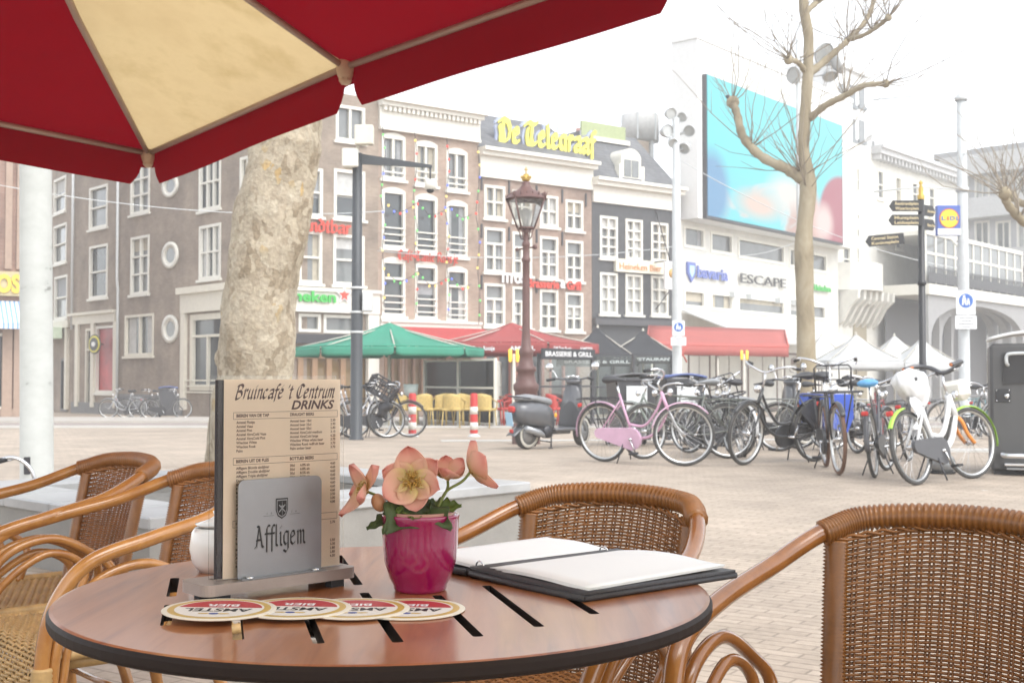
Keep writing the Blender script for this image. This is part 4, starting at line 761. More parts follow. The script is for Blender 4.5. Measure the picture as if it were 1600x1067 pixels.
# pigeon on the limb
pp = at(1143, 163, 27 + 1.2); t = thing('pigeon', 'dark pigeon perched on the limb knob in front of the blue screen', 'bird', pp - Vector((0, 0, .12))); m = MB(); c = crv([(.14, 0, .05), (.08, 0, .1), (0, 0, .16), (-.06, 0, .22), (-.08, 0, .27), (-.1, 0, .3)], 5); m.tube(c, [.012 + .075 * math.sin(math.pi * min(1, i / 18)) ** .8 if i < 18 else .036 for i in range(len(c))], 10); m.ball((-.09, 0, .3), .042, (1.1, .9, 1), 10, 7); m.tube([(-.12, 0, .3), (-.16, 0, .29)], [.012, .003], 6)
m.bar((0, .02, .1), (0, .02, 0), .008); m.bar((0, -.02, .1), (0, -.02, 0), .008); m.build('body', M('pigeon_grey', (.06, .065, .075), .6, var=.3), t)

# ================================================================== poles, lamps and signs
Yp = 21.0; b0 = gpt(557, Yp); t = thing('camera_pole', 'dark steel pole with white boxes and a camera arm, beside the green parasol', 'pole', b0); zt = at(557, 240, Yp).z - b0.z
m = MB(); m.lathe([(.13, 0), (.13, .02), (.105, .05), (.105, 2.2), (.095, 2.25), (.085, zt), (0, zt + .01)], 20); m.build('shaft', M('pole_charcoal', (.06, .065, .07), .45, metal=.3), t)
L = lambda px, py, dy=0.: at(px, py, Yp + dy) - b0
m = MB(); a, c = L(536, 263), L(561, 234); m.bb(a.x, c.x, -.16, .16, a.z, c.z, .02); m.build('equipment_box', white_paint, t)
m = MB(); a, c = L(556, 229), L(585, 199); m.bb(a.x, c.x, -.22, -.05, a.z, c.z, .015); m.bar((.02, -.05, a.z + .1), (.0, 0, a.z - .1), .025); m.build('antenna_panel', cream_paint, t)
m = MB(); a, c = L(563, 247), L(675, 261); m.prism([(a.x, a.z + .07), (c.x, c.z + .03), (c.x, c.z - .02), (a.x, a.z - .11)], -.03, .03); m.bar((c.x - .03, 0, c.z), (c.x - .03, 0, c.z - .25), .018); am = m.build('arm', MATS['pole_charcoal'], t)
m = MB(); m.lathe([(0, -.02), (.09, -.03), (.1, -.1), (.1, -.2), (0, -.2)], 18, (c.x - .03, 0, c.z - .2)); cm = m.build('camera', white_paint, am); m = MB(); m.ball((c.x - .03, 0, c.z - .41), .07, (1, 1, .8)); m.build('dome', black_plastic, cm)
m = MB(); a, c = L(567, 487), L(579, 457); m.bb(a.x, c.x + .03, -.12, .12, a.z, c.z, .015); m.build('junction_box', light_grey, t)
m = MB()
for y in (450, 488, 519): z = L(557, y).z; m.lathe([(.11, z - .02), (.115, z - .02), (.115, z + .02), (.11, z + .02)], 20)
m.build('clamp_band', light_grey, t)

# ornate lantern
Yl = 19.2; b0 = gpt(822, Yl); t = thing('crown_lantern', 'ornate reddish brown cast iron street lantern with a golden crown', 'street lamp', b0); z = lambda y: at(822, y, Yl).z - b0.z
rust = M('lantern_brown', (.125, .062, .053), .5, var=.15); m = MB(); k = Yl / F
prof = [(22 * k, 0), (22 * k, .3), (18 * k, .34), (18 * k, z(612)), (20 * k, z(608)), (20 * k, z(601)), (16 * k, z(597)), (13 * k, z(582)), (16 * k, z(579)), (16 * k, z(574)), (12 * k, z(571)), (10 * k, z(556)), (11.5 * k, z(553)), (11.5 * k, z(547)), (8 * k, z(543)), (6.2 * k, z(520)), (5.8 * k, z(440)), (5.5 * k, z(410)), (7 * k, z(408)), (7 * k, z(404)), (5.2 * k, z(402)), (5 * k, z(386)), (6.5 * k, z(384)), (6.5 * k, z(380)), (4 * k, z(376)), (4 * k, z(364)), (9 * k, z(359)), (0, z(358))]
m.lathe(prof, 20); m.build('post', rust, t)
m = MB(); r1, r2 = 15 * k, 34 * k; zb, ztp = z(357), z(312)
for i in range(4):
    a = math.pi / 4 + math.pi / 2 * i + .25; a2 = a + math.pi / 2; p1, p2 = Vector((r1 * math.cos(a), r1 * math.sin(a), zb)), Vector((r2 * math.cos(a), r2 * math.sin(a), ztp)); q1, q2 = Vector((r1 * math.cos(a2), r1 * math.sin(a2), zb)), Vector((r2 * math.cos(a2), r2 * math.sin(a2), ztp))
    m.bar(p1, p2, .014); m.bar(p1, q1, .016); m.bar(p2, q2, .02)
    for j in range(5): f = j / 5; c = p2.lerp(q2, f); m.lathe([(.02, -.01), (.012, .05), (.02, .08), (0, .11)], 6, c)
    m.tube(crv([(0, 0, z(376)), (9 * k * math.cos(a), 9 * k * math.sin(a), z(372)), (11 * k * math.cos(a), 11 * k * math.sin(a), z(364)), p1], 4), .01, 5)
    m.tube([p2, p2 + Vector((math.cos(a) * .05, math.sin(a) * .05, .1))], [.02, .003], 5)
m.lathe([(r2 * .98, ztp), (r2 * .55, ztp + .13), (r2 * .35, ztp + .16), (r2 * .18, ztp + .24), (r2 * .2, ztp + .28), (0, ztp + .29)], 24); m.build('lantern_frame', rust, t)
m = MB()
for i in range(4):
    a = math.pi / 4 + math.pi / 2 * i + .25; a2 = a + math.pi / 2; f = .97; m.add([(f * r1 * math.cos(a), f * r1 * math.sin(a), zb), (f * r1 * math.cos(a2), f * r1 * math.sin(a2), zb), (f * r2 * math.cos(a2), f * r2 * math.sin(a2), ztp), (f * r2 * math.cos(a), f * r2 * math.sin(a), ztp)], [(0, 1, 2, 3)])
m.build('glass_panel', clear_mat('lantern_glass', (.92, .93, .92), .18, .15), t)
m = MB(); m.lathe([(.04, ztp + .29), (.07, ztp + .31), (.065, ztp + .35), (.04, ztp + .41), (0, ztp + .42)], 10)
for i in range(6): a = i * math.pi / 3; m.ball((.07 * math.cos(a), .07 * math.sin(a), ztp + .36), .02, (1, 1, 1.3), 6, 5)
m.bar((0, 0, ztp + .41), (0, 0, ztp + .52), .009); m.bar((-.03, 0, ztp + .48), (.03, 0, ztp + .48), .009); m.build('crown', M('gold_paint', (.5, .33, .08), .35, metal=.6), t)
m = MB(); m.bar((-14 * k, 0, z(390)), (14 * k, 0, z(386)), .014); m.ball((14 * k, 0, z(386)), .04); m.ball((-14 * k, 0, z(390)), .03); m.build('ladder_rest', rust, t)
m = MB(); m.lathe([(0, zb), (.05, zb), (.05, zb + .06), (.1, ztp - .18), (0, ztp - .14)], 12); m.build('lamp_bowl', M('opal', (.75, .74, .7), .4), t)

def mast(name, label, px, Y, ytop, wpx, cat='pole', mat_=None):
    b = gpt(px, Y); t = thing(name, label, cat, b); z = at(px, ytop, Y).z - b.z; r = wpx / F * Y / 2; m = MB(); m.lathe([(r * 1.3, 0), (r * 1.3, .03), (r, .06), (r, z * .4), (r * .8, z), (0, z + .02)], 20); m.build('shaft', mat_ or M('mast_grey', (.5, .52, .52), .6), t); return t, b
def floods(t, b, spots):
    for px, py, r, rx, rz in spots:
        c = at(px, py, b.y) - b; m = MB(); m.x = Matrix.Translation(c) @ Euler((R(rx), 0, R(rz))).to_matrix().to_4x4(); m.lathe([(0, .12), (r * .6, .1), (r, -.04), (r, -.1), (r * .92, -.1), (r * .9, -.06), (0, -.06)], 20, (0, 0, 0), 'y'); o = m.build('floodlight', M('flood_grey', (.45, .46, .46), .5), t)
        m = MB(); m.x = Matrix.Translation(c) @ Euler((R(rx), 0, R(rz))).to_matrix().to_4x4(); m.lathe([(0, -.075), (r * .88, -.075)], 20, (0, 0, 0), 'y'); m.build('lens', glass_pale, o); m = MB(); m.bar(c, Vector((0, 0, c.z - .1)), .03); m.build('bracket', MATS['flood_grey'], t)
def pedestrian_sign(t, b, px, py, wpx, hpx, Y, plate=True):
    k = Y / F; c = at(px, py, Y) - b; c.y = -.28; w_, h_ = wpx * k, hpx * k; m = MB(); m.bb(c.x - w_ / 2, c.x + w_ / 2, c.y - .02, c.y, c.z - h_ / 2, c.z + h_ / 2, .008); m.bar((c.x, c.y, c.z), (0, 0, c.z), .03); o = m.build('sign_plate', M('sign_white', (.74, .76, .77), .45), t)
    m = MB(); r = w_ * .37; cz = c.z + h_ * .08; n = 28; m.mi = 0; m.prism([(c.x + r * math.cos(6.2832 * i / n), cz + r * math.sin(6.2832 * i / n)) for i in range(n)], c.y - .026, c.y - .021); m.mi = 1
    for dx, s in ((-.25, 1.), (.32, .68)):
        x, zz = c.x + dx * r, cz - .62 * r + (0 if s == 1 else .0); S_ = s * r; y0, y1 = c.y - .03, c.y - .0262
        m.prism([(x + S_ * .17 * math.cos(6.2832 * i / 10), zz + S_ * 1.25 + S_ * .17 * math.sin(6.2832 * i / 10)) for i in range(10)], y0, y1); m.prism([(x - S_ * .2, zz + S_ * 1.05), (x + S_ * .2, zz + S_ * 1.05), (x + S_ * .32, zz + S_ * .5), (x - S_ * .3, zz + S_ * .5)], y0, y1); m.prism([(x - S_ * .25, zz + S_ * .495), (x - S_ * .02, zz + S_ * .495), (x - S_ * .12, zz), (x - S_ * .3, zz)], y0, y1); m.prism([(x + S_ * .02, zz + S_ * .495), (x + S_ * .22, zz + S_ * .495), (x + S_ * .36, zz), (x + S_ * .2, zz)], y0, y1)
    m.build('pictogram', [M('sign_blue', (.03, .13, .45), .45), white_letters], o)
    if plate:
        m = MB(); h2 = h_ * .55; z0 = c.z - h_ / 2 - h2 - .02; m.bb(c.x - w_ / 2 - .03, c.x + w_ / 2 + .03, c.y - .02, c.y, z0, z0 + h2, .006); o2 = m.build('text_plate', MATS['sign_white'], t); m = MB()
        for i, f in enumerate((.8, .6, .85, .5)): zz = z0 + h2 * (.82 - .21 * i); m.bb(c.x - w_ * .45 * f, c.x + w_ * .45 * f, c.y - .0225, c.y - .0205, zz - h2 * .035, zz + h2 * .035)
        m.build('text_lines', M('text_grey', (.25, .25, .27), .5), o2)
t, b = mast('tram_pole', 'pale tram mast with floodlights and a pedestrian sign, beside the black house', 1058, 24.5, 185, 15); pedestrian_sign(t, b, 1057, 514, 19, 24, 24.5)
floods(t, b, ((1046, 178, .12, 10, 20), (1068, 183, .1, 15, -30), (1078, 204, .12, 20, -20), (1040, 206, .14, 0, 30), (1072, 230, .12, 30, -40), (1050, 222, .1, 30, 10)))
t, b = mast('overhead_mast', 'tall pale overhead line mast carrying a supermarket sign and a pedestrian sign', 1507, 34, 148, 17); pedestrian_sign(t, b, 1503, 474, 30, 38, 34)
k = 34 / F; c = at(1481, 345, 34) - b; w_, h_ = 37 * k, 47 * k; m = MB(); m.bb(c.x - w_ / 2, c.x + w_ / 2, -.1, .1, c.z - h_ / 2, c.z + h_ / 2, .02); m.bar((c.x, 0, c.z), (0, 0, c.z), .05); o = m.build('shop_sign', M('lidl_blue', (.06, .12, .42), .4), t)
m = MB(); n = 32; cz = c.z + h_ * .06; m.mi = 0; m.bb(c.x - w_ / 2 + .01, c.x + w_ / 2 - .01, -.115, -.101, c.z - h_ / 2 + .01, c.z - h_ * .28); m.mi = 2; m.prism([(c.x + w_ * .42 * math.cos(6.2832 * i / n), cz + w_ * .42 * math.sin(6.2832 * i / n)) for i in range(n)], -.108, -.101); m.mi = 1; m.prism([(c.x + w_ * .38 * math.cos(6.2832 * i / n), cz + w_ * .38 * math.sin(6.2832 * i / n)) for i in range(n)], -.116, -.1085); m.build('roundel', [white_letters, M('sun_yellow', (.75, .6, .02), .4, var=0), M('rim_red', (.55, .05, .03), .4, var=0)], o)
x = c.x - w_ * .33
for s_, col, wd in (('L', MATS['lidl_blue'], .12), ('i', MATS['rim_red'], .05), ('D', MATS['lidl_blue'], .14), ('L', MATS['lidl_blue'], .12)): lettering('lettering', s_, col, o, (x, -.118, cz - h_ * .06), (math.pi / 2, 0, 0), wd, h_ * .13, .006, 0, .03); x += wd + .035
m = MB()
for z in (9.2, 6.6): m.tube([(0, 0, z), (-1.2, -.2, z + .05), (-2.6, -.3, z - .1)], .022, 6); m.lathe([(.16, z - .06), (.18, z - .06), (.18, z + .06), (.16, z + .06)], 16)
m.build('cable_bracket', light_grey, t)
t, b = mast('floodlight_mast', 'slim mast with grey floodlights rising behind the bare plane tree', 1250, 31, 60, 7); floods(t, b, ((1285, 84, .3, 25, 30), (1306, 100, .3, -20, 80), (1243, 118, .22, 10, -50), (1296, 116, .2, 60, 10)))

# finger post
Yf = 16.5; b0 = gpt(1442, Yf); t = thing('finger_post', 'black tourist finger post with cream lettered arms and a gold top', 'signpost', b0); zt = at(1441, 312, Yf).z - b0.z; m = MB(); m.lathe([(.07, 0), (.07, .4), (.05, .45), (.042, zt), (0, zt + .01)], 16); m.lathe([(.05, zt * .66), (.06, zt * .66), (.06, zt * .66 + .05), (.05, zt * .66 + .05)], 16); m.build('post', M('sign_black_gloss', (.03, .03, .032), .4), t)
m = MB(); m.lathe([(.045, zt + .0), (.05, zt + .05), (.03, zt + .08), (.035, zt + .14), (.015, zt + .2), (.03, zt + .23), (0, zt + .27)], 12); m.build('finial', MATS['gold_paint'], t)
k = Yf / F
for (x0, x1, yc, hh, txt, rz) in ((1387, 1439, 323, 17, ('Rembrandtplein', 'Waterlooplein'), 0), (1386, 1439, 345, 17, ('Muntplein', 'Leidseplein'), 0), (1379, 1439, 372, 17, ('Centraal Station', 'Koningsplein'), -5), (1445, 1476, 328, 17, ('Amstel',), 0), (1445, 1476, 350, 17, ('Magere Brug',), 0)):
    a, c = at(x0, yc, Yf) - b0, at(x1, yc, Yf) - b0; h2 = hh * k / 2; left = x0 < 1440; tip = .05; m = MB()
    poly = [(a.x, a.z), (a.x + tip, a.z + h2), (c.x, a.z + h2), (c.x, a.z - h2), (a.x + tip, a.z - h2)] if left else [(a.x, a.z + h2), (c.x - tip, a.z + h2), (c.x, a.z), (c.x - tip, a.z - h2), (a.x, a.z - h2)]
    m.prism(poly, -.012, .012); o = m.build('finger_arm', MATS['sign_black_gloss'], t); o.rotation_euler = (0, R(rz), R(0 if left else 38)); o.location = (0, -.06 if left else 0, -a.x * math.sin(R(rz)) * 0)
    for i, s_ in enumerate(txt): lettering('lettering', s_, M('sign_cream_ink', (.6, .5, .3), .5, var=0), o, (a.x + .08, -.0135, a.z + (.012 if len(txt) > 1 else -.025) - .066 * i), (math.pi / 2, 0, 0), min(.4 if left else .2, (c.x - a.x) * .7), .04, .001, 0, .02)

# bollards
def bollard():
    t = thing('bollard', 'x', 'bollard', (0, 0, 0), 0, 'striped bollards in front of the terrace'); m = MB(); H = .78; m.lathe([(.075, 0), (.07, H), (.055, H + .03), (0, H + .035)], 18); m.build('post', red_paint, t)
    for z0 in (.13, .42): m = MB(); r = .0752 - .005 * z0 / H; m.lathe([(r, z0), (r + .001, z0), (r + .001 - .0007, z0 + .14), (r - .001, z0 + .14)], 18); m.build('white_stripe', white_paint, t)
    m = MB(); m.lathe([(.12, .0), (.12, .02), (.08, .03), (.076, .06)], 18); m.build('foot', light_grey, t); return t
bo = bollard()
for i, (px, lab) in enumerate(((644.5, 'red and white bollard closer to the crate bicycle'), (740.5, 'red and white bollard in front of the glass windscreen corner'))):
    o = bo if i == 0 else dup(bo); o.location = gpt(px, 22.6); o['label'] = lab

# overhead wires
for i, (A, B, sag, r, lab) in enumerate((((-10, 288, 30), (600, 330, 38), .35, .012, 'thin overhead wire crossing the flank with the round windows'), ((590, 392, 37), (1062, 384, 38), .3, .012, 'thin overhead wire crossing in front of the canal houses'), ((1062, 250, 38), (1500, 420, 42), .5, .013, 'thin overhead wire running from tram mast towards the hotel'), ((1500, 238, 34), (1700, 262, 30), .2, .016, 'overhead wire in front of the grey office block'), ((1070, 386, 44), (1240, 380, 44), .4, .012, 'thin cable hanging before the club windows'))):
    a, c = at(*A[:2], A[2]), at(*B[:2], B[2]); m = MB(); m.tube([a.lerp(c, j / 24) - Vector((0, 0, sag * 4 * (j / 24) * (1 - j / 24))) for j in range(25)], r, 5); tag(m.build('overhead_wire', light_grey), lab, 'wire', 'overhead wires')

# ================================================================== parasols and terraces
def canopy_parasol(name, label, px, Y, wpx, yapex, yeave, mat_, sides=8, rot=0., val=.22, group=None, pole=M('pole_cream', (.55, .52, .45), .5), text=None, bands=False):
    b = gpt(px, Y); t = thing(name, label, 'parasol', b, 0, group); r = wpx / F * Y / 2 / (1 if sides > 4 else 1); ze = at(px, yeave, Y).z - b.z; za = at(px, yapex, Y).z - b.z; C = [Vector((r * math.cos(rot + 2 * math.pi * i / sides), r * math.sin(rot + 2 * math.pi * i / sides), ze)) for i in range(sides)]
    m = MB(); A = Vector((0, 0, za)); nn = 6
    for i in range(sides):
        p1, p2 = C[i], C[(i + 1) % sides]
        def fn(u, v): e_ = p1.lerp(p2, u); q = A.lerp(e_, v); return q - Vector((0, 0, .10 * math.sin(math.pi * v) * (1 + .5 * math.sin(math.pi * u))))
        m.grid(fn, nn, nn)
    cn = m.build('canopy', mat_, t); sd = cn.modifiers.new('t', 'SOLIDIFY'); sd.thickness = .006
    m = MB()
    for i in range(sides):
        p1, p2 = C[i], C[(i + 1) % sides]; d = (p2 - p1).normalized(); n = Vector((d.y, -d.x, 0))
        def fn(u, v): q = p1.lerp(p2, .012 + .976 * u); rd = .05 * max(0, 1 - 14 * min(u, 1 - u)); return q + n * .004 - Vector((0, 0, (val - rd) * v + .01)) + n * .02 * math.sin(u * 9 + i) * v
        m.grid(fn, 14, 3)
    vo = m.build('valance', mat_, t); sd = vo.modifiers.new('t', 'SOLIDIFY'); sd.thickness = .005
    if text:
        for i in range(sides):
            p1, p2 = C[i], C[(i + 1) % sides]; d = (p2 - p1); n = Vector((d.y, -d.x, 0)).normalized()
            if n.y > -.15: continue
            dd = d.normalized(); L_ = d.length; M4 = Matrix((dd, Vector((0, 0, 1)), n)).transposed().to_4x4()
            for (f, w_, s_) in text: o = lettering('lettering', s_, white_letters, t, (0, 0, 0), (0, 0, 0), w_ * L_, val * .36, .002, 0, .03); o.matrix_local = Matrix.Translation(p1 + dd * f * L_ + n * .035 - Vector((0, 0, val * .72))) @ M4
    m = MB(); m.lathe([(.3, 0), (.3, .08), (.05, .1), (.035, .12), (.035, za + .02), (0, za + .08)], 14); m.build('pole', pole, t)
    m = MB()
    for i in range(sides): m.bar(A - Vector((0, 0, .08)), C[i] - Vector((0, 0, .03)), .016); h_ = A.lerp(C[i], .5) - Vector((0, 0, .12)); m.bar(Vector((0, 0, ze - .15)), h_, .013)
    m.build('ribs', pole, t); return t
canvas = lambda n, c: M(n, c, .8, var=.08, vscale=1.5, sss=.25)
canopy_parasol('green_parasol', 'large green parasol over the wicker terrace chairs', 608, 31, 300, 504, 544, canvas('canvas_green', (.06, .33, .22)), 8, R(9))
canopy_parasol('red_parasol', 'faded red parasol with white café lettering on its rim', 800, 34.5, 272, 504, 538, canvas('canvas_red', (.42, .09, .085)), 6, R(-7), val=.3, text=((.08, .34, 'Café Tante Roosje'), (.58, .28, 'AMSTEL')))
canopy_parasol('black_parasol', 'black parasol next to the red one', 934, 36, 175, 511, 560, canvas('canvas_black', (.06, .063, .068)), 4, R(40), group='black parasols', text=((.1, .8, 'BRASSERIE & GRILL'),))
canopy_parasol('black_parasol', 'black parasol with a grey flue above it, in front of the black house', 1005, 36.5, 165, 516, 556, MATS['canvas_black'], 4, R(38), group='black parasols', text=((.1, .8, 'GRILL RESTAURANT'),))
for px, Y, w_, ya, ye, lab in ((1338, 36, 165, 522, 565, 'white parasol behind the bicycle with the front carrier'), (1398, 38, 145, 524, 568, 'white parasol between the bare tree and the finger post'), (1440, 37, 128, 528, 568, 'white parasol behind the finger post'), (1284, 44, 110, 524, 560, 'white parasol beside the bare plane tree')): canopy_parasol('white_parasol', lab, px, Y, w_, ya, ye, canvas('canvas_pale', (.72, .73, .72)), 4, R(44), group='white parasols on the hotel terrace')
def flat_awning(name, label, x0, x1, ytop, ybot, Y0, Y1, mat_, val=.35, cat='awning'):
    a, b, c, d = at(x0, ytop, Y0), at(x1, ytop + (x1 - x0) * .03, Y0 + .8), at(x1 + 6, ybot + (x1 - x0) * .02, Y1 + .8), at(x0 - 4, ybot, Y1); t = thing(name, label, cat, (a.x, a.y, gz(a.y))); o0 = t.location; m = MB(); V = [q - o0 for q in (a, b, c, d)]
    m.grid(lambda u, v: V[0].lerp(V[1], u).lerp(V[3].lerp(V[2], u), v) - Vector((0, 0, .05 * math.sin(math.pi * v))), 10, 4, thick=.02); m.build('canvas', mat_, t); m = MB(); m.grid(lambda u, v: V[3].lerp(V[2], u) - Vector((0, .01, val * v + .005 * math.sin(40 * u))), 24, 2, thick=.01); m.build('valance', mat_, t)
    for f in (.04, .5, .96): m = MB(); q = V[3].lerp(V[2], f); m.bar(q + Vector((0, .1, -.02)), Vector((q.x, q.y + .1, 0)), .035, 8); m.build('post', MATS['pole_cream'], t)
    m = MB(); m.bar(V[0], V[3], .03); m.bar(V[1], V[2], .03); m.bar(V[3], V[2], .03)
    for i in range(3): p1 = V[3].lerp(V[2], .1 + .06 * i); p2 = V[3].lerp(V[2], .16 + .06 * i); m.bar(p1 - Vector((0, 0, .0)), p2 - Vector((0, 0, .6)), .03); m.bar(p2 - Vector((0, 0, .0)), p1 - Vector((0, 0, .6)), .03)
    m.build('awning_frame', M('frame_red', (.5, .1, .08), .5), t); return t
flat_awning('red_awning', 'salmon red awning beside the pedestrian sign, below the white club', 1014, 1226, 509, 538, 47, 42, canvas('canvas_salmon', (.52, .15, .13)))

# string lights on the pink brick house: cord and coloured bulbs
bm_ = [M('bulb_red', (.8, .06, .04), .3, var=0, emit=.25), M('bulb_yellow', (.85, .6, .15), .3, var=0, emit=.3), M('bulb_blue', (.12, .18, .8), .3, var=0, emit=.25), M('bulb_green', (.15, .6, .15), .3, var=0, emit=.2)]
proto = {}
def garland(label, path, nb, seed):
    f = cafe_f; pts = [f.world @ Vector((f.uv(x, y)[0], -.3, f.uv(x, y)[1])) for x, y in path]; c = crv(pts, 8); t = thing('string_lights', label, 'string lights', c[0], 0, 'string lights on the café house'); m = MB(); m.x = Matrix.Translation(-c[0]); m.tube(c, .012, 4); m.build('cord', dark_metal, t); rnd = random.Random(seed)
    for i in range(nb):
        k = rnd.randrange(4); q = c[int((i + .5) / nb * (len(c) - 1))] - c[0] + Vector((0, -.02, -.07))
        if k not in proto: mb = MB(); mb.ball((0, 0, 0), .042, (1, 1, 1.25), 8, 6); o = mb.build('bulb', bm_[k], t); proto[k] = o
        else: o = proto[k].copy(); COL.objects.link(o); o.parent = t
        o.location = q
for i, (x, lab) in enumerate(((591, 'vertical string lights near the camera pole'), (641, 'vertical string lights between first and second window column'), (691, 'vertical string lights between second and third window column'), (739, 'vertical string lights at the edge of the brown house'))):
    y0 = 200 + i * 9; garland(lab, [(x, y0), (x + 4, y0 + 40), (x + 1, y0 + 75), (x - 2, y0 + 110), (x + 4, y0 + 150), (x, y0 + 190), (x + 4, y0 + 235), (x + 2, y0 + 280)], 13, i)
for i, (y0, lab) in enumerate(((315, 'upper sagging string lights across the tall windows'), (423, 'lower sagging string lights below the red letters'))):
    garland(lab, [(596, y0), (614, y0 + 17), (633, y0 + 12), (648, y0 + 3), (664, y0 + 22), (683, y0 + 18), (697, y0 + 10), (714, y0 + 26), (730, y0 + 22)], 15, 20 + i)

# terrace chairs, tables and screens
straw = M('straw_wicker', (.52, .38, .13), .55, var=.25, vscale=18); redw = M('red_chair', (.5, .06, .05), .5)
def terrace_chair(mat_, label, group):
    t = thing('terrace_chair', label, 'chair', (0, 0, 0), 0, group); m = MB(); m.grid(lambda u, v: Vector(((u - .5) * .46 * (1 - .1 * v), .2 + .06 * v - .16 * (2 * u - 1) ** 2 * (.6 + .4 * v), .4 + .42 * v - .06 * (2 * u - 1) ** 2 * v)), 8, 6, thick=.02); m.build('backrest', mat_, t)
    m = MB(); m.box((0, 0, .43), (.46, .44, .06), None, .02); m.build('seat', mat_, t)
    for s in (-1, 1):
        for y0, yb in ((-.2, -.23), (.18, .24)): m = MB(); m.bar((s * .2, y0, .42), (s * .22, yb, 0), .016); m.build('leg', mat_, t)
        m = MB(); m.tube(crv([(s * .2, .1, .72), (s * .25, -.05, .64), (s * .25, -.2, .6), (s * .22, -.22, .42)], 4), .016, 6); m.build('armrest', mat_, t)
    return t
G1 = 'straw terrace chairs under the green parasol'; c0 = terrace_chair(straw, 'x', G1)
spots = ((628, 29.6, 150, 'behind the bollard, first from the crate bicycle'), (660, 29.2, 200, 'just past the first bollard, back turned'), (690, 29.6, -20, 'third along the terrace edge'), (708, 29.0, 170, 'close to the glass screen post, back turned'), (728, 29.6, 30, 'beside the second bollard'), (757, 29.0, 160, 'at the corner of the glass screen'), (640, 31.5, 90, 'in the second row near the parasol pole'), (700, 31.5, -90, 'in the second row behind the glass screen'))
for i, (px, Y, rz, lab) in enumerate(spots): o = c0 if i == 0 else dup(c0); o.location = gpt(px, Y) + Vector((0, 0, .004)); o.rotation_euler = (0, 0, R(rz)); o['label'] = 'straw coloured terrace chair ' + lab
G2 = 'red chairs under the red parasol'; c1 = terrace_chair(redw, 'x', G2)
for i, (px, Y, rz, lab) in enumerate(((772, 30.2, 80, 'beside the corner screen post'), (792, 31, -60, 'behind the scooter mirror'), (800, 33, 170, 'farther back under the red parasol'), (868, 30.5, 120, 'seen past the scooter saddle'), (885, 31.5, -100, 'behind the scooter leg shield'))): o = c1 if i == 0 else dup(c1); o.location = gpt(px, Y) + Vector((0, 0, .004)); o.rotation_euler = (0, 0, R(rz)); o['label'] = 'red terrace chair ' + lab
def terrace_table(mat_):
    t = thing('terrace_table', 'x', 'table', (0, 0, 0), 0, 'terrace tables'); m = MB(); m.lathe([(0, .72), (.34, .72), (.34, .75), (0, .75)], 24); m.build('tabletop', mat_, t); m = MB(); m.lathe([(.22, 0), (.22, .02), (.03, .04), (.03, .719)], 12); m.build('pedestal', grey_metal, t); return t
t0 = terrace_table(M('table_red_brown', (.3, .12, .07), .4))
for i, (px, Y, lab) in enumerate(((645, 30.4, 'first terrace table from the crate bicycle'), (676, 30.4, 'terrace table carrying nothing between the bollards'), (744, 30.3, 'terrace table at the screen corner'), (782, 31.8, 'terrace table beside the red chairs'))): o = t0 if i == 0 else dup(t0); o.location = gpt(px, Y) + Vector((0, 0, .004)); o['label'] = 'round brown ' + lab
mug = MB(); mug.lathe([(0, 0), (.16, 0), (.19, .3), (.17, .3), (.15, .05), (0, .05)], 16); q = gpt(640, 29.9); ot = tag(mug.build('ice_bucket', M('bucket_pale', (.55, .62, .6), .4)), 'pale bucket on the round terrace table behind the first bollard', 'bucket'); ot.location = gpt(645, 30.4) + Vector((-.05, 0, .757))
def screen(label, x0, x1, Y, Yb, yt, dark=False):
    a, b = gpt(x0, Y), gpt(x1, Yb); t = thing('glass_screen', label, 'windscreen', a, math.atan2(b.y - a.y, b.x - a.x), 'glass terrace screens'); L_ = math.hypot(b.x - a.x, b.y - a.y); H = at(x0, yt, Y).z - a.z; mt_ = dark_metal if dark else white_paint; n = max(1, round(L_ / 1.6))
    for i in range(n + 1): m = MB(); x = L_ * i / n; m.bb(x - .035, x + .035, -.035, .035, 0, H, .004); m.build('post', mt_, t)
    m = MB()
    for i in range(n):
        for z in (.12, 1.0, H - .04): m.bb(L_ * i / n + .036, L_ * (i + 1) / n - .036, -.02, .02, z - .025, z + .025)
    m.build('rail', mt_, t); m = MB()
    for i in range(n): m.bb(L_ * i / n + .036, L_ * (i + 1) / n - .036, -.006, .006, .146, .974); m.bb(L_ * i / n + .036, L_ * (i + 1) / n - .036, -.006, .006, 1.026, H - .066)
    m.build('glass_panel', clear_mat('screen_glass', (.86, .90, .89), .0, .05), t)
screen('glass terrace screen with white posts beside the straw chairs', 664, 774, 32.5, 29.4, 562); screen('short side of the white posted glass screen next to the red chairs', 774, 782, 29.4, 34, 562)
screen('dark framed glass screen below the black parasols', 842, 925, 31, 32.5, 552, True); screen('dark framed glass screen behind the wheelie bins', 926, 1050, 33, 34.5, 552, True)
a, b = gpt(842, 30.9), gpt(925, 32.4); t = thing('dark_banner', 'dark canvas banner with white restaurant lettering over the glass screen', 'banner', a, math.atan2(b.y - a.y, b.x - a.x)); z0 = at(842, 561, 30.9).z - a.z; L_ = math.hypot(b.x - a.x, b.y - a.y); m = MB(); m.bb(0, L_, -.12, -.06, z0, z0 + .28, .01); m.build('canvas', MATS['canvas_black'], t); lettering('lettering', 'BRASSERIE & GRILL', white_letters, t, (.12, -.122, z0 + .08), (math.pi / 2, 0, 0), L_ - .25, .12, .003, 0, .02)
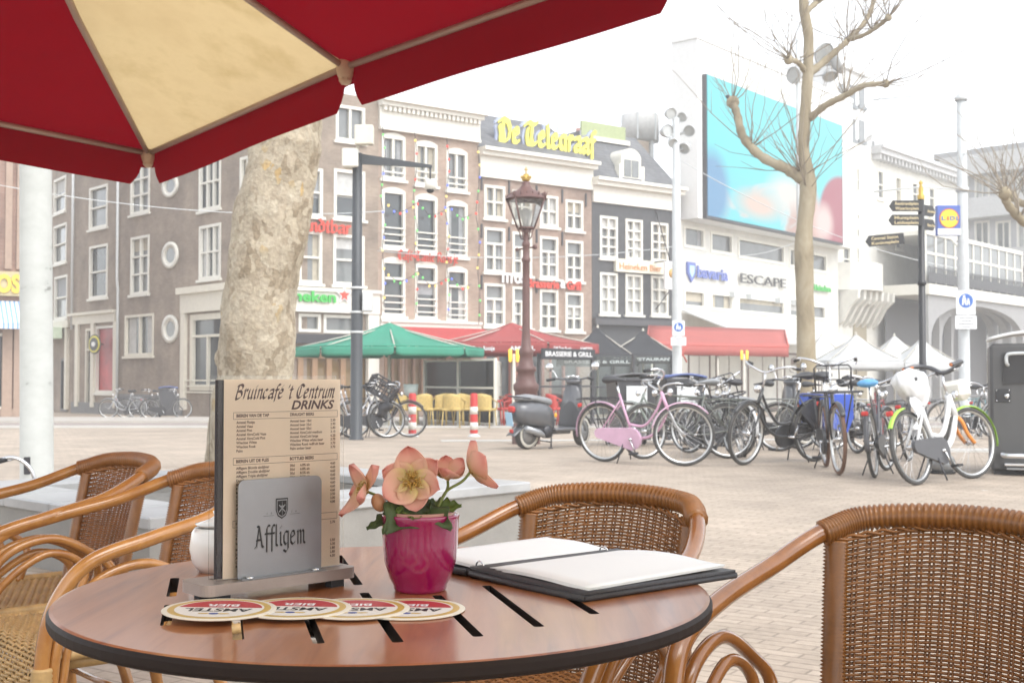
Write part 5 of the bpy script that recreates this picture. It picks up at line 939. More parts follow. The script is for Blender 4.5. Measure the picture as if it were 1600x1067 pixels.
for (px, Y, lab) in ((803, 29, 'yellow lit wall lamp pair on the terrace pole behind the lantern'), (1163, 40, 'yellow lit lamp on the post of the salmon awning')):
    b = gpt(px, Y); t = thing('terrace_lamp', lab, 'lamp', b); H = at(px, 553, Y).z - b.z; m = MB(); m.lathe([(.1, 0), (.05, .03), (.04, H), (0, H + .01)], 12); m.build('pole', MATS['pole_cream'], t)
    for s in (-1, 1): m = MB(); m.lathe([(0, H - .3), (.04, H - .28), (.045, H), (0, H + .03)], 10, (s * .09, -.05, .1)); m.build('lamp_shade', M('lamp_yellow', (.8, .5, .05), .4, var=0, emit=.35), t)
# wheelie bins
def bin_(label, px, Y, lid, rz, paper, h=1.07, w_=.62):
    t = thing('wheelie_bin', label, 'bin', gpt(px, Y), R(rz), 'wheelie bins'); d = .72; m = MB(); bt, tp = .8, 1.; vs = [(sx * w_ / 2 * k, sy * d / 2 * k, z) for z, k in ((.1, bt), (h - .08, tp)) for sx, sy in ((-1, -1), (1, -1), (1, 1), (-1, 1))]; m.add(vs, [(3, 2, 1, 0), (4, 5, 6, 7), (0, 1, 5, 4), (1, 2, 6, 5), (2, 3, 7, 6), (3, 0, 4, 7)]); m.bb(-w_ / 2 - .02, w_ / 2 + .02, -d / 2 - .02, d / 2 + .02, h - .079, h - .03, .01); m.build('body', M('bin_grey', (.07, .07, .075), .5), t)
    m = MB(); m.grid(lambda u, v: Vector(((u - .5) * (w_ + .05), (v - .5) * (d + .06), h - .02 + .07 * math.sin(math.pi * (.1 + .8 * u)) * (1 - .3 * v))), 8, 4, thick=.03); m.bar((-w_ / 2, d / 2 + .06, h), (w_ / 2, d / 2 + .06, h), .02); m.build('lid', lid, t)
    for s in (-1, 1): m = MB(); m.lathe([(0, -.025), (.1, -.025), (.1, .025), (0, .025)], 16, (s * (w_ / 2 - .02), d / 2 - .05, .1), 'x'); m.build('wheel', black_rubber, t)
    if paper: m = MB(); m.bb(-.15, .17, -d / 2 - .012, -d / 2 + .0, .52, .92); m.build('notice', M('paper_white', (.72, .74, .74), .6), t)
bin_('dark wheelie bin with a grey lid and a white notice behind the pink bicycle', 985, 18.6, M('lid_grey', (.12, .12, .125), .5), 8, True); bin_('dark wheelie bin with a blue lid and a white notice', 1061, 19.0, M('lid_blue', (.1, .14, .33), .5), 10, True); bin_('dark wheelie bin with a blue lid beside the entrance with the round windows', 263, 41.5, MATS['lid_blue'], 15, False, 1.05, .6)

# ================================================================== the big striped-looking red and cream parasol overhead
red_c = M('canopy_red', (.25, .003, .011), .9, var=.1, vscale=5, sss=.32, spec=.1, bump=.06, bscale=300); cream_c = ramp_mat('canopy_cream', [(.3, (.66, .50, .26)), (.5, (.72, .56, .30)), (.7, (.60, .45, .22))], scale=4, rough=.8, bump=.05)
nt_ = cream_c.node_tree; bsdf = nt_.nodes['Principled BSDF']; trn = nt_.nodes.new('ShaderNodeBsdfTranslucent'); mxs = nt_.nodes.new('ShaderNodeMixShader'); mxs.inputs[0].default_value = .42; src = bsdf.inputs['Base Color'].links[0].from_socket; nt_.links.new(src, trn.inputs[0]); nt_.links.new(bsdf.outputs[0], mxs.inputs[1]); nt_.links.new(trn.outputs[0], mxs.inputs[2]); nt_.links.new(mxs.outputs[0], nt_.nodes['Material Output'].inputs[0])
def big_parasol():
    T1 = at(232, 240, 5.5); T2 = at(540, 105, 4.36); e = (T2 - T1); T3 = T2 + Vector((e.x, e.y, .05)); T3 = at(1060, -78, 3.22); inw = Vector((-e.y * -1, 0, 0)); ap = at(-60, -400, 3.35); ctr = Vector((ap.x, ap.y, 0))
    T0 = at(0, 194, 5.05); d0 = (T0 - T1); T0 = T1 + d0 * (1.56 / d0.length); T8 = T0 + d0 * (1.5 / d0.length); opp = lambda q: Vector((2 * ctr.x - q.x, 2 * ctr.y - q.y, q.z)); tips = [T1, T2, T3, opp(T0), opp(T1), opp(T2), T8 if False else opp(T3), T0]
    t = thing('terrace_parasol', 'large red and cream parasol hanging over the foreground, seen from below', 'parasol', (ctr.x, ctr.y, 0)); o0 = t.location; A = ap - o0; C = [q - o0 for q in tips]; n = 8
    # panels: corner-mid wedges; the wedge between T1 and T2 is cream
    for i in range(n):
        p1, p2 = C[i], C[(i + 1) % n]; m = MB(); m.grid(lambda u, v: A.lerp(p1.lerp(p2, u), v * 1.014) + Vector((0, 0, .014 + .05 * math.sin(math.pi * u) * math.sin(math.pi * v) - .06 * math.sin(math.pi * v))), 14, 14); o = m.build('canopy_panel', cream_c if i == 0 or i == 4 else red_c, t)
        if i in (0, 4): o['label'] = 'cream canopy panel'
    m = MB()
    for i in range(n):
        p1, p2 = C[i], C[(i + 1) % n]; m.tube([p1.lerp(p2, .01), p1.lerp(p2, .99)], .0125, 8)
    m.build('edge_tube', M('tube_taupe', (.46, .36, .30), .45, metal=.2), t)
    for i in range(n):
        m = MB(); q = C[i] - Vector((0, 0, .005)); m.tube([A - Vector((0, 0, .06)), A.lerp(q, .5) - Vector((0, 0, .075)), q], [.016, .014, .0115], 8); m.build('rib', MATS['tube_taupe'], t)
        m = MB(); m.ball(q - Vector((0, 0, .0)), .046, (.75, .75, 1.2), 12, 9); m.box(q - Vector((0, 0, .035)), (.045, .045, .05), (0, 0, i * R(45)), .012); m.build('rib_cap', M('cap_cream', (.66, .54, .38), .5), t)
    for i in range(n):
        p1, p2 = C[i], C[(i + 1) % n]; d = (p2 - p1).normalized(); nn = Vector((d.y, -d.x, 0)); H = .172
        if nn.dot((p1 + p2) / 2) < 0: nn = -nn
        L_ = (p2 - p1).length; m = MB()
        def fn(u, v):
            q = p1.lerp(p2, u); e_ = min(u, 1 - u) * L_; h = .085 + (H - .085) * min(1, max(0, (e_ - .028) / .05)) ** .6 if e_ < .078 else H
            return q + nn * (.016 + .012 * v * math.sin(u * 7 + i * 2) * math.sin(math.pi * u)) - Vector((0, 0, h * v - .02))
        us = [0, .018, .022, .03, .04, .05, .07] ; us = us + [.1 + .8 * k / 22 for k in range(23)] + [1 - q for q in reversed(us)]; nv = 5; vs = [fn(u, j / nv) for u in us for j in range(nv + 1)]
        m.add(vs, [(a * (nv + 1) + j, (a + 1) * (nv + 1) + j, (a + 1) * (nv + 1) + j + 1, a * (nv + 1) + j + 1) for a in range(len(us) - 1) for j in range(nv)], True); m.build('valance', red_c, t)
    m = MB(); m.lathe([(.35, 0), (.35, .08), (.04, .1), (.03, .12), (.03, A.z + .02), (.06, A.z + .03), (0, A.z + .12)], 16); m.build('pole', MATS['tube_taupe'], t)
    m = MB(); q = C[2]; m.tube([q + Vector((.02, 0, -.06)), q + Vector((.35, -.2, .09))], .004, 5); m.build('tie_cord', M('cord_tan', (.4, .3, .15), .7), t)
big_parasol()
# ================================================================== bicycles
rim_m = M('rim_alloy', (.6, .6, .58), .3, metal=.9); tyre_m = M('tyre_grey', (.06, .058, .055), .75, var=.2); chrome = M('chrome', (.7, .7, .7), .18, metal=1., var=.1); saddle_m = M('saddle_black', (.04, .04, .042), .5)
WR = .345
def wheel(parent, cx, cz, x4=None, tyre=None, spokes=26, rim=None):
    x4 = x4 or Matrix(); X = x4 @ Matrix.Translation((cx, 0, cz)); m = MB(); m.x = X; n = 36; m.tube([((WR - .02) * math.cos(6.2832 * i / n), 0, (WR - .02) * math.sin(6.2832 * i / n)) for i in range(n)], .02, 7, closed=True); o = m.build('wheel', tyre or tyre_m, parent)
    m = MB(); m.x = X; m.lathe([(WR - .036, -.014), (WR - .05, -.012), (WR - .05, .012), (WR - .036, .014)], n, (0, 0, 0), 'y'); m.build('rim', rim or rim_m, o)
    m = MB(); m.x = X
    for i in range(spokes): a = 6.2832 * i / spokes; b = a + (.5 if i % 4 < 2 else -.5); s = .03 if i % 2 else -.03; m.tube([(.025 * math.cos(b), s, .025 * math.sin(b)), ((WR - .05) * math.cos(a), 0, (WR - .05) * math.sin(a))], .0016, 3, cap=False)
    m.lathe([(0, -.05), (.014, -.05), (.014, -.035), (.026, -.034), (.02, 0), (.026, .034), (.014, .035), (.014, .05), (0, .05)], 10, (0, 0, 0), 'y'); m.build('spokes', chrome, o); return o
def bike(label, px, Y, head, steer=0., lean=3., frame=(.03, .03, .032), lady=True, bars='dutch', guard=None, gcol2=None, saddle=None, rear_rack=True, front_rack=False, chaincase=None, skirt=False, crate=False, grip=None, stand=True, fork=None, tyre=None, group='bicycles parked on the square', dyn=True, barh=1.08, thick=1., name='bicycle', z=None, barcol=None, sz=.97, ga=(55, 190), gf=(40, 168)):
    g = gpt(px, Y); t = thing(name, label, 'bicycle', g if z is None else (g.x, g.y, g.z + z), 0, group); t.rotation_euler = (R(lean), 0, R(head))
    cn = 'bike_%02x%02x%02x' % tuple(int(c * 255) for c in frame); fm = M(cn, frame, .32, var=.08, coat=.4); gm = guard or fm; fk = fork or fm; BB = (.43, 0, .29); HT = Vector((.90, 0, .62)); HTt = Vector((.835, 0, .80)); ST = Vector((.27, 0, .80)); k = thick
    m = MB(); m.tube([BB, (.34, 0, .56), ST], .0145 * k, 8)
    if lady: m.tube(crv([HT, (.78, 0, .42), (.62, 0, .31), BB], 6), .017 * k, 8); m.tube(crv([HTt - Vector((0, 0, .03)), (.74, 0, .60), (.58, 0, .44), (.37, 0, .45)], 6), .0145 * k, 8)
    else: m.tube([HT, BB], .0155 * k, 8); m.tube([HTt, (.29, 0, .76)], .0145 * k, 8)
    m.tube([HT - (HTt - HT) * .1, HTt + (HTt - HT) * .12], .02 * k, 8)
    for s in (-1, 1): m.tube([(0, s * .055, WR), (.2, s * .04, .315), BB], .009 * k, 6); m.tube([(0, s * .055, WR), (.29, s * .03, .72)], .008 * k, 6)
    m.build('frame', fm, t)
    m = MB(); m.tube([ST - Vector((-.02, 0, .1)), (.245, 0, .93)], .013, 8); m.build('seat_post', chrome, t)
    m = MB(); sp = [(-.15, .0, .0), (-.10, .0, .012), (0, 0, .012), (.1, 0, .004), (.15, 0, -.002)]; c = crv([(x + .23, y, zz + .95) for x, y, zz in sp], 4); m.tube(c, [.02, .06, .09, .105, .11, .108, .1, .088, .072, .058, .046, .038, .032, .028, .025, .022, .012], 10, flat=.42); m.build('saddle', saddle or saddle_m, t)
    wheel(t, 0, WR, None, tyre); axis = (HTt - HT).normalized(); SM = Matrix.Translation(HT) @ Matrix.Rotation(R(steer), 4, axis) @ Matrix.Translation(-HT); FX = 1.07
    wheel(t, FX, WR, SM, tyre)
    m = MB(); m.x = SM
    for s in (-1, 1): m.tube(crv([HT + Vector((.005, s * .01, -.01)), HT + Vector((.03, s * .05, -.06)), (.985, s * .055, .44), (FX, s * .055, WR)], 5), .0105 * k, 7)
    m.build('fork', fk, t)
    def guard_mesh(cx, a0, a1, mat_, x4, wd=.026):
        m = MB(); m.x = x4; n = 20; vs = []
        for i in range(n + 1):
            a = R(a0 + (a1 - a0) * i / n)
            for j in range(5): b = (j - 2) / 2; r_ = WR + .022 - .013 * b * b; vs.append((cx + r_ * math.cos(a), b * wd, WR + r_ * math.sin(a)))
        m.add(vs, [(i * 5 + j, i * 5 + j + 1, (i + 1) * 5 + j + 1, (i + 1) * 5 + j) for i in range(n) for j in range(4)], True); o = m.build('mudguard', mat_, t); sd = o.modifiers.new('t', 'SOLIDIFY'); sd.thickness = .003
    guard_mesh(0, *ga, gm, Matrix()); guard_mesh(FX, *gf, gcol2 or gm, SM)
    m = MB(); m.x = SM; m.tube([HTt + axis * .02, HTt + axis * (.13 if bars != 'flat' else .1), HTt + axis * (barh - .93) * 1.0 + Vector((.04, 0, 0))], .012, 8); tp = HTt + axis * (barh - .93) + Vector((.04, 0, 0)); m.build('stem', chrome, t)
    m = MB(); m.x = SM; W_ = .3
    side = [(tp + Vector((.02, s * .06, .01)), tp + Vector((.03, s * .18, .06)), tp + Vector((-.05, s * .28, .085)), tp + Vector((-.2, s * W_, .06))) if bars == 'dutch' else (tp + Vector((.01, s * .1, .01)), tp + Vector((0, s * .2, .04)), tp + Vector((-.06, s * .28, .05)), tp + Vector((-.14, s * .31, .04))) for s in (-1, 1)]
    m.tube(crv(list(reversed(side[0])) + [tp] + list(side[1]), 5), .0125 * k, 8); m.build('handlebar', barcol or chrome, t)
    for q in side:
        m = MB(); m.x = SM; d = (q[3] - q[2]).normalized(); m.tube([q[3] - d * .11, q[3] - d * .05, q[3] + d * .01], [.017, .019, .017], 8); m.build('grip', grip or black_rubber, t)
        m = MB(); m.x = SM; m.tube(crv([q[2] + Vector((.02, 0, -.01)), q[2] + Vector((.0, 0, -.045)), q[3] - d * .03 + Vector((0, 0, -.05))], 4), .005, 5); m.build('brake_lever', chrome, t)
    m = MB(); m.x = SM; m.ball(HTt + Vector((.09, 0, .02)), .045, (.8, 1, 1), 10, 7); m.bar(HTt + Vector((.09, 0, .0)), HTt + Vector((0, 0, .0)), .008); m.build('headlamp', chrome, t)
    m = MB(); m.box((-.27 if not rear_rack else -.29, 0, .66), (.03, .07, .045), None, .01); m.build('tail_light', red_paint, t)
    if rear_rack:
        m = MB(); z0 = .735
        for s in (-1, 1): m.tube([(.26, s * .05, z0), (.1, s * .065, z0 + .01), (-.28, s * .065, z0)], .0065, 6); m.bar((-.18, s * .065, z0), (0, s * .06, WR), .006); m.bar((-.02, s * .065, z0), (0, s * .06, WR), .006)
        m.tube([(-.28, -.065, z0), (-.30, 0, z0), (-.28, .065, z0)], .0065, 6)
        for x in (.1, -.05, -.18): m.bar((x, -.065, z0), (x, .065, z0), .005)
        m.build('rear_rack', fm if guard is None else dark_metal, t)
    if front_rack:
        m = MB(); m.x = SM; x0, x1, z0, z1 = .93, 1.26, .80, 1.06
        for zz, xa, xb in ((z0, x0, x1),):
            m.tube(crv([(xa, -.19, zz), (xb, -.19, zz), (xb, .19, zz), (xa, .19, zz)], 3, True), .010, 6, closed=True)
            for i in range(5): y = -.15 + .075 * i; m.bar((xa, y, zz), (xb, y, zz), .006)
        m.tube([(x0, -.17, z0), (x0 - .01, -.18, z1 - .03), (x0, -.15, z1), (x0, .15, z1), (x0 - .01, .18, z1 - .03), (x0, .17, z0)], .009, 6); m.bar((x0, -.17, z0 + .12), (x0, .17, z0 + .12), .006); m.bar((x0, -.06, z0 + .12), (x0, -.06, z1), .006); m.bar((x0, .06, z0 + .12), (x0, .06, z1), .006)
        for s in (-1, 1): m.bar((x1 - .04, s * .12, z0), (FX, s * .06, WR), .008); m.bar((x0 + .05, s * .1, z0), (FX, s * .06, WR), .007)
        m.build('front_rack', dark_metal, t)
    cc = chaincase or M('chaincase_black', (.035, .035, .038), .4); m = MB(); n = 12
    poly = [(.43 + .128 * math.cos(R(-90 + 180 * i / n)), .29 + .128 * math.sin(R(-90 + 180 * i / n))) for i in range(n + 1)] + [(.0 + .06 * math.cos(R(90 + 180 * i / n)), WR + .06 * math.sin(R(90 + 180 * i / n))) for i in range(n + 1)]
    m.prism(poly, -.075, -.04); m.build('chain_case', cc, t)
    m = MB(); m.bar((.43, -.1, .29), (.43, .1, .29), .014); m.tube([(.43, -.09, .29), (.5, -.1, .14)], .009, 6); m.tube([(.43, .09, .29), (.36, .1, .44)], .009, 6); m.build('crank', chrome, t)
    for x, y, zz in ((.5, -.145, .14), (.36, .145, .44)): m = MB(); m.box((x, y, zz), (.09, .085, .025), None, .006); m.build('pedal', black_rubber, t)
    if stand: m = MB(); m.tube([(.33, .05, .28), (.26, .16, .015)], .008, 6); m.tube([(.33, -.05, .28), (.27, -.15, .015)], .008, 6); m.build('kickstand', dark_metal, t)
    if skirt:
        for s in (-1, 1): m = MB(); n = 14; m.prism([(.02, WR)] + [((WR + .005) * math.cos(R(35 + 120 * i / n)), WR + (WR + .005) * math.sin(R(35 + 120 * i / n))) for i in range(n + 1)], s * .045, s * .05); m.build('coat_guard', M('skirt_black', (.03, .03, .033), .55), t)
    t.scale = (sz, sz, sz); return t
pink = (.62, .36, .50)
bike('pink step-through bicycle with a pink chain case beside the scooter', 944, 14.0, -38, 38, 7, pink, guard=M('guard_pink', (.64, .42, .54), .4), chaincase=M('case_pink', (.62, .40, .53), .35), fork=M('fork_grey', (.4, .4, .4), .35, metal=.6), barh=1.1, sz=1.0)
bike('grey green old bicycle half hidden behind the pink bicycle', 1138, 14.7, 186, 25, 8, (.12, .13, .11), lady=False, front_rack=False, stand=False, sz=.98, saddle=M('saddle_grey', (.3, .31, .32), .5), barh=1.0)
bike('black bicycle with an empty front rack leaning behind the pink bicycle', 1112, 16.2, -78, -14, 12, (.03, .03, .03), front_rack=True, sz=1.0)
om = bike('black city bicycle on a double stand with blue pannier bags', 1272, 14.05, -147, 14, -2, (.028, .028, .03), skirt=True, barh=1.14, sz=1.04)
# pannier bags hang on the rack of that bicycle
def pannier(parent_bike, label, name='pannier_bag'):
    t = thing(name, label, 'bag', parent_bike.location); t.rotation_euler = parent_bike.rotation_euler; t.scale = parent_bike.scale; blue = M('pannier_blue', (.04, .10, .5), .5, var=.15, vscale=4)
    for s in (-1, 1):
        m = MB(); P8 = [(-.36, .745), (.02, .745), (.05, .60), (.0, .40), (-.3, .33), (-.40, .5)]; m.prism(P8, s * .085, s * .2); m.build('bag', blue, t); m = MB(); m.prism([(-.37, .75), (.03, .75), (.05, .62), (-.12, .57), (-.38, .60)], s * .203, s * .212); m.build('flap', blue, t)
    m = MB(); m.bb(-.36, .02, -.2, .2, .7465, .757); m.build('top_strap', blue, t); m = MB()
    for i in range(9): m.bb(-.33 + .04 * i, -.308 + .04 * i, -.12, .12, .758, .775)
    m.build('striped_pad', M('pad_white', (.7, .7, .7), .7), t)
pannier(om, 'bright blue pannier bags hanging over the rear rack of the black city bicycle')
bike('bicycle with a tall black front rack and red bell, facing the viewer', 1290, 13.2, -98, 5, 3, (.05, .05, .055), lady=False, front_rack=True, tyre=M('tyre_brown', (.16, .09, .06), .75), barh=1.2, sz=1.04)
bike('dark bicycle with a blue saddle cover seen from behind', 1366, 11.75, 66, -12, -5, (.06, .06, .065), saddle=M('cover_blue', (.12, .35, .62), .5, var=.3, vscale=20), barh=1.1, stand=True, skirt=False, sz=.96)
gb = bike('white bicycle with lime green mudguards and an orange fork', 1432, 10.95, 42, -16, -10, (.72, .72, .71), guard=M('guard_lime', (.35, .62, .07), .4), fork=M('fork_orange', (.68, .24, .04), .4), chaincase=M('case_dark', (.07, .07, .075), .45), grip=M('grip_orange', (.5, .17, .06), .6), thick=1.75, rear_rack=False, barcol=M('bar_dark', (.12, .12, .125), .35, metal=.7), barh=1.18, sz=1.0, ga=(95, 150), gf=(-8, 120))
t = thing('plastic_bag', 'white plastic bag wrapped over the saddle of the white and lime bicycle', 'bag', gb.location); t.rotation_euler = gb.rotation_euler
m = MB(); wb = M('bag_white', (.75, .76, .76), .4, var=.05, sss=.15)
def bagf(u, v):
    a = 2 * math.pi * u; r = min(1, 7 * v) * (.02 + .115 * math.sin(math.pi * min(1, .08 + v * .85)) ** .7) * (1 + .1 * math.sin(5 * a + 5 * v) + .07 * math.sin(9 * a - 4 * v)) + .012; return Vector((.2 + 1.6 * r * math.cos(a), .8 * r * math.sin(a), 1.08 - .33 * v - .06 * math.cos(a) * v))
m.grid(bagf, 28, 14); m.build('bag', wb, t)
m = MB(); m.grid(lambda u, v: Vector((.02 + .1 * u + .05 * math.sin(4 * v), -.06 + .03 * math.sin(7 * v + 3 * u), .80 - .3 * v)), 6, 8, thick=.004); m.build('tail', wb, t)
t = thing('front_crate_box', 'white plastic box with a red badge mounted over the orange fork', 'box', gb.location); t.rotation_euler = gb.rotation_euler; m = MB(); m.box((1.0, 0, .86), (.18, .26, .2), None, .05); m.build('box', white_paint, t); m = MB(); m.box((1.09, -.02, .89), (.02, .12, .06), None, .009); m.build('badge', red_paint, t)
bg = [('dark bicycle with a white rear mudguard behind the black city bicycle', 1152, 14.9, 118, 10, 5, (.05, .055, .06), dict(guard=M('guard_white', (.6, .6, .58), .4))), ('grey bicycle in the back row left of the bare tree trunk', 1216, 16.6, 150, 10, 3, (.2, .21, .2), {}), ('olive bicycle in the back row in line with the bare tree trunk', 1246, 17.4, -30, 12, 3, (.13, .13, .07), dict(lady=False)), ('black bicycle in the back row with a black saddle, right of the bare tree trunk', 1300, 16.9, 25, -10, 4, (.03, .03, .03), {}), ('silver bicycle in the back row behind the tall front rack', 1338, 16.0, 100, 20, 4, (.45, .46, .47), dict(lady=False)), ('dark red bicycle in the back row behind the blue saddle cover', 1378, 15.2, 75, -20, -4, (.25, .05, .05), {}), ('black bicycle in the back row leaning by the finger post', 1420, 14.2, 60, 10, -6, (.03, .03, .035), {}), ('grey bicycle far behind the white and lime bicycle', 1472, 21.0, 12, 10, 3, (.22, .22, .22), dict(lady=False)), ('teal bicycle leaning near the pale overhead mast', 1530, 22.5, 55, 15, -7, (.1, .2, .22), {}), ('black bicycle half hidden between compactor and overhead mast', 1556, 21.5, 150, 15, 7, (.035, .035, .04), {}), ('green grey bicycle between the wheelie bins and the black front rack', 1090, 17.4, 160, 10, 4, (.15, .18, .15), {})]
for lab, px, Y, h, st, ln, col, kw in bg: bike(lab, px, Y, h, st, ln, col, **kw)
for lab, px, Y, h, st, ln, col, kw in (('silver bicycle at the camera pole, nearest the menu card', 522, 22.2, -12, 30, 6, (.4, .42, .45), {}), ('white bicycle with a red tail light at the camera pole', 516, 21.4, 36, 20, -5, (.55, .55, .57), {}), ('black bicycle with a crate in front of the camera pole', 552, 21.8, 16, -25, -4, (.03, .03, .032), {})): bike(lab, px, Y, h, st, ln, col, group='bicycles at the camera pole', **kw)
for i, (px, h, col, lab) in enumerate(((204, 15, (.05, .05, .055), 'dark bicycle leaning on the plinth next to the narrow house'), (222, 170, (.35, .36, .38), 'silver bicycle between two dark ones at the plinth'), (243, 10, (.06, .06, .06), 'dark bicycle closest to the wheelie bin at the plinth'))): bike(lab, px - 8, 41.6 - .8 * i, h, 20, 6, col, group='bicycles against the corner pub')
bike('fallen bicycle lying by the foot of the pale post', -70, 8.4, 6, 20, 80, (.4, .41, .43), group='bicycles parked on the square', stand=False, z=.05)
# crate held on the black bicycle at the pole
t = thing('plastic_crate', 'black plastic crate tied to the bicycle in front of the camera pole', 'crate', at(598, 606, 22.0)); t.rotation_euler = (R(5), R(30), R(-8)); m = MB(); w_, d_, h_ = .5, .36, .3; e = .012
for s in (-1, 1):
    for (a, b) in ((-.5, -.42), (-.22, -.16), (.02, .08), (.26, .32), (.42, .5)): m.bb(-w_ / 2, w_ / 2, s * d_ / 2 - e, s * d_ / 2 + e, a * h_, b * h_); m.bb(s * w_ / 2 - e, s * w_ / 2 + e, -d_ / 2 + e, d_ / 2 - e, a * h_, b * h_)
    for x in (-.24, -.12, 0, .12, .24): m.bb(x - .012, x + .012, s * d_ / 2 - .009, s * d_ / 2 + .009, -h_ * .42, h_ * .42)
    for y in (-.1, 0, .1): m.bb(s * w_ / 2 - .009, s * w_ / 2 + .009, y - .02, y + .02, -h_ * .42, h_ * .42)
m.bb(-w_ / 2, w_ / 2, -d_ / 2, d_ / 2, -h_ * .52, -h_ * .49); m.build('crate_body', M('crate_black', (.05, .05, .053), .5), t)
m = MB(); m.grid(lambda u, v: Vector((.16 + .2 * u + .03 * math.sin(9 * v), -.2 + .03 * math.sin(6 * u + 4 * v), -.12 - .32 * v)), 8, 8, thick=.01); m.build('rain_cover', M('cover_black', (.04, .04, .043), .5), t)

# ================================================================== scooter
def scooter(label, px, Y, head, col):
    t = thing('motor_scooter', label, 'scooter', gpt(px, Y), R(head), 'motor scooters'); t.rotation_euler = (R(4), 0, R(head)); bm = M('scooter_grey' if col[0] > .1 else 'scooter_black', col, .3, var=.06, coat=.5); r = .225; WBx = 1.24
    SM = Matrix.Translation((1.1, 0, .5)) @ Matrix.Rotation(R(18), 4, Vector((-.3, 0, 1)).normalized()) @ Matrix.Translation((-1.1, 0, -.5))
    for cx, X in ((0, Matrix()), (WBx, SM)):
        m = MB(); m.x = X; m.lathe([(.12, -.05), (.2, -.055), (r - .01, -.045), (r, -.015), (r, .015), (r - .01, .045), (.2, .055), (.12, .05)], 32, (cx, 0, r), 'y'); o = m.build('wheel', tyre_m, t); m = MB(); m.x = X
        for s in (-1, 1): m.lathe([(.155, s * .056), (.20, s * .058), (.20, s * .05), (.155, s * .05)], 32, (cx, 0, r), 'y')
        m.build('whitewall', white_paint, o); m = MB(); m.x = X; m.lathe([(0, -.058), (.05, -.06), (.15, -.05), (.15, .05), (.05, .06), (0, .058)], 24, (cx, 0, r), 'y'); m.build('rim', grey_metal, o)
    def loft(m, secs, n=20):
        vs = []
        for x, zc, hy, hz, pw in secs:
            for i in range(n): a = 2 * math.pi * i / n; c, s = math.cos(a), math.sin(a); vs.append((x, hy * math.copysign(abs(c) ** pw, c), zc + hz * math.copysign(abs(s) ** pw, s)))
        m.add(vs, [(i * n + j, i * n + (j + 1) % n, (i + 1) * n + (j + 1) % n, (i + 1) * n + j) for i in range(len(secs) - 1) for j in range(n)] + [tuple(reversed(range(n))), tuple(range((len(secs) - 1) * n, len(secs) * n))], True)
    m = MB(); loft(m, [(-.33, .56, .06, .05, .8), (-.29, .55, .13, .11, .8), (-.2, .53, .18, .16, .75), (-.05, .515, .205, .185, .7), (.12, .50, .21, .19, .7), (.28, .47, .19, .2, .7), (.40, .42, .15, .19, .7), (.47, .36, .11, .12, .7)]); m.build('body', bm, t)
    m = MB(); n = 12; m.grid(lambda u, v: Vector((-.3 + .34 * u - .05, (v - .5) * .16, .40 - .2 * (1 - u) ** 1.2 + .02 * math.sin(3 * v))), 8, 4, thick=.012); m.build('mudguard', bm, t)
    m = MB(); loft(m, [(-.25, .735, .07, .02, .8), (-.2, .735, .12, .04, .8), (0, .74, .145, .05, .8), (.15, .715, .145, .055, .8), (.3, .69, .13, .06, .8), (.4, .675, .1, .055, .8), (.44, .67, .05, .03, .8)]); m.build('seat', M('seat_grey', (.24, .245, .25), .45), t)
    m = MB(); m.tube(crv([(-.1, -.13, .74), (-.3, -.12, .76), (-.36, 0, .76), (-.3, .12, .76), (-.1, .13, .74)], 6), .011, 7); m.build('grab_rail', dark_metal, t)
    m = MB(); m.box((.68, 0, .28), (.5, .36, .05), None, .02); m.box((.55, 0, .235), (.65, .2, .06), None, .02); m.build('floorboard', bm, t)
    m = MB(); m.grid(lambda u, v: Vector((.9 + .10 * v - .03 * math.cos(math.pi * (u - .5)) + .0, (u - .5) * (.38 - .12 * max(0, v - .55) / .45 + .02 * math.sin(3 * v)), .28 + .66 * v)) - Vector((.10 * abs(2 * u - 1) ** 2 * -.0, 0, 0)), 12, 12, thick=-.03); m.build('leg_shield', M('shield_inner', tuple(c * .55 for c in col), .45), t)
    m = MB(); loft(m, [(.93, .62, .16, .30, .8), (1.0, .62, .17, .31, .8), (1.06, .63, .12, .27, .8), (1.1, .62, .05, .18, .8)]); m.build('front_panel', bm, t)
    m = MB(); m.x = SM; n = 14; m.grid(lambda u, v: Vector((WBx + (r + .03) * math.cos(R(25 + 140 * u)), (v - .5) * .15, r + (r + .03) * math.sin(R(25 + 140 * u)) - .05 * (2 * v - 1) ** 2)), 14, 6, thick=.01); m.build('front_mudguard', bm, t); m = MB(); m.x = SM
    for s in (-1, 1): m.tube([(WBx, s * .075, r), (1.13, s * .06, .5)], .018, 7)
    m.build('fork', grey_metal, t)
    m = MB(); m.x = SM; m.ball((1.0, 0, .97), .1, (.9, 1.3, .6), 14, 8); m.tube(crv([(.86, -.34, 1.0), (.95, -.25, 1.02), (1.0, 0, .99), (.95, .25, 1.02), (.86, .34, 1.0)], 6), .016, 8); m.build('handlebar', bm, t)
    for s in (-1, 1):
        m = MB(); m.x = SM; m.bar((.92, s * .27, 1.015), (.83, s * .37, .995), .021, 8); m.build('grip', black_rubber, t)
        m = MB(); m.x = SM; m.tube(crv([(.94, s * .24, 1.02), (.95, s * .3, 1.12), (.94, s * .36, 1.16)], 4), .007, 6); m.lathe([(0, -.012), (.06, -.01), (.066, .008), (0, .014)], 18, (.94, s * .37, 1.19), 'x'); m.build('mirror', chrome, t)
    m = MB(); m.x = SM
    for y in (-.07, 0, .07): m.lathe([(0, 0), (.04, 0), (.043, .02), (0, .025)], 14, (.95, y, 1.03 + .01 * (y == 0)))
    m.build('dial', chrome, t); m = MB(); m.x = SM; m.ball((1.1, 0, .96), .085, (.8, 1, 1), 14, 9); m.build('headlamp', chrome, t)
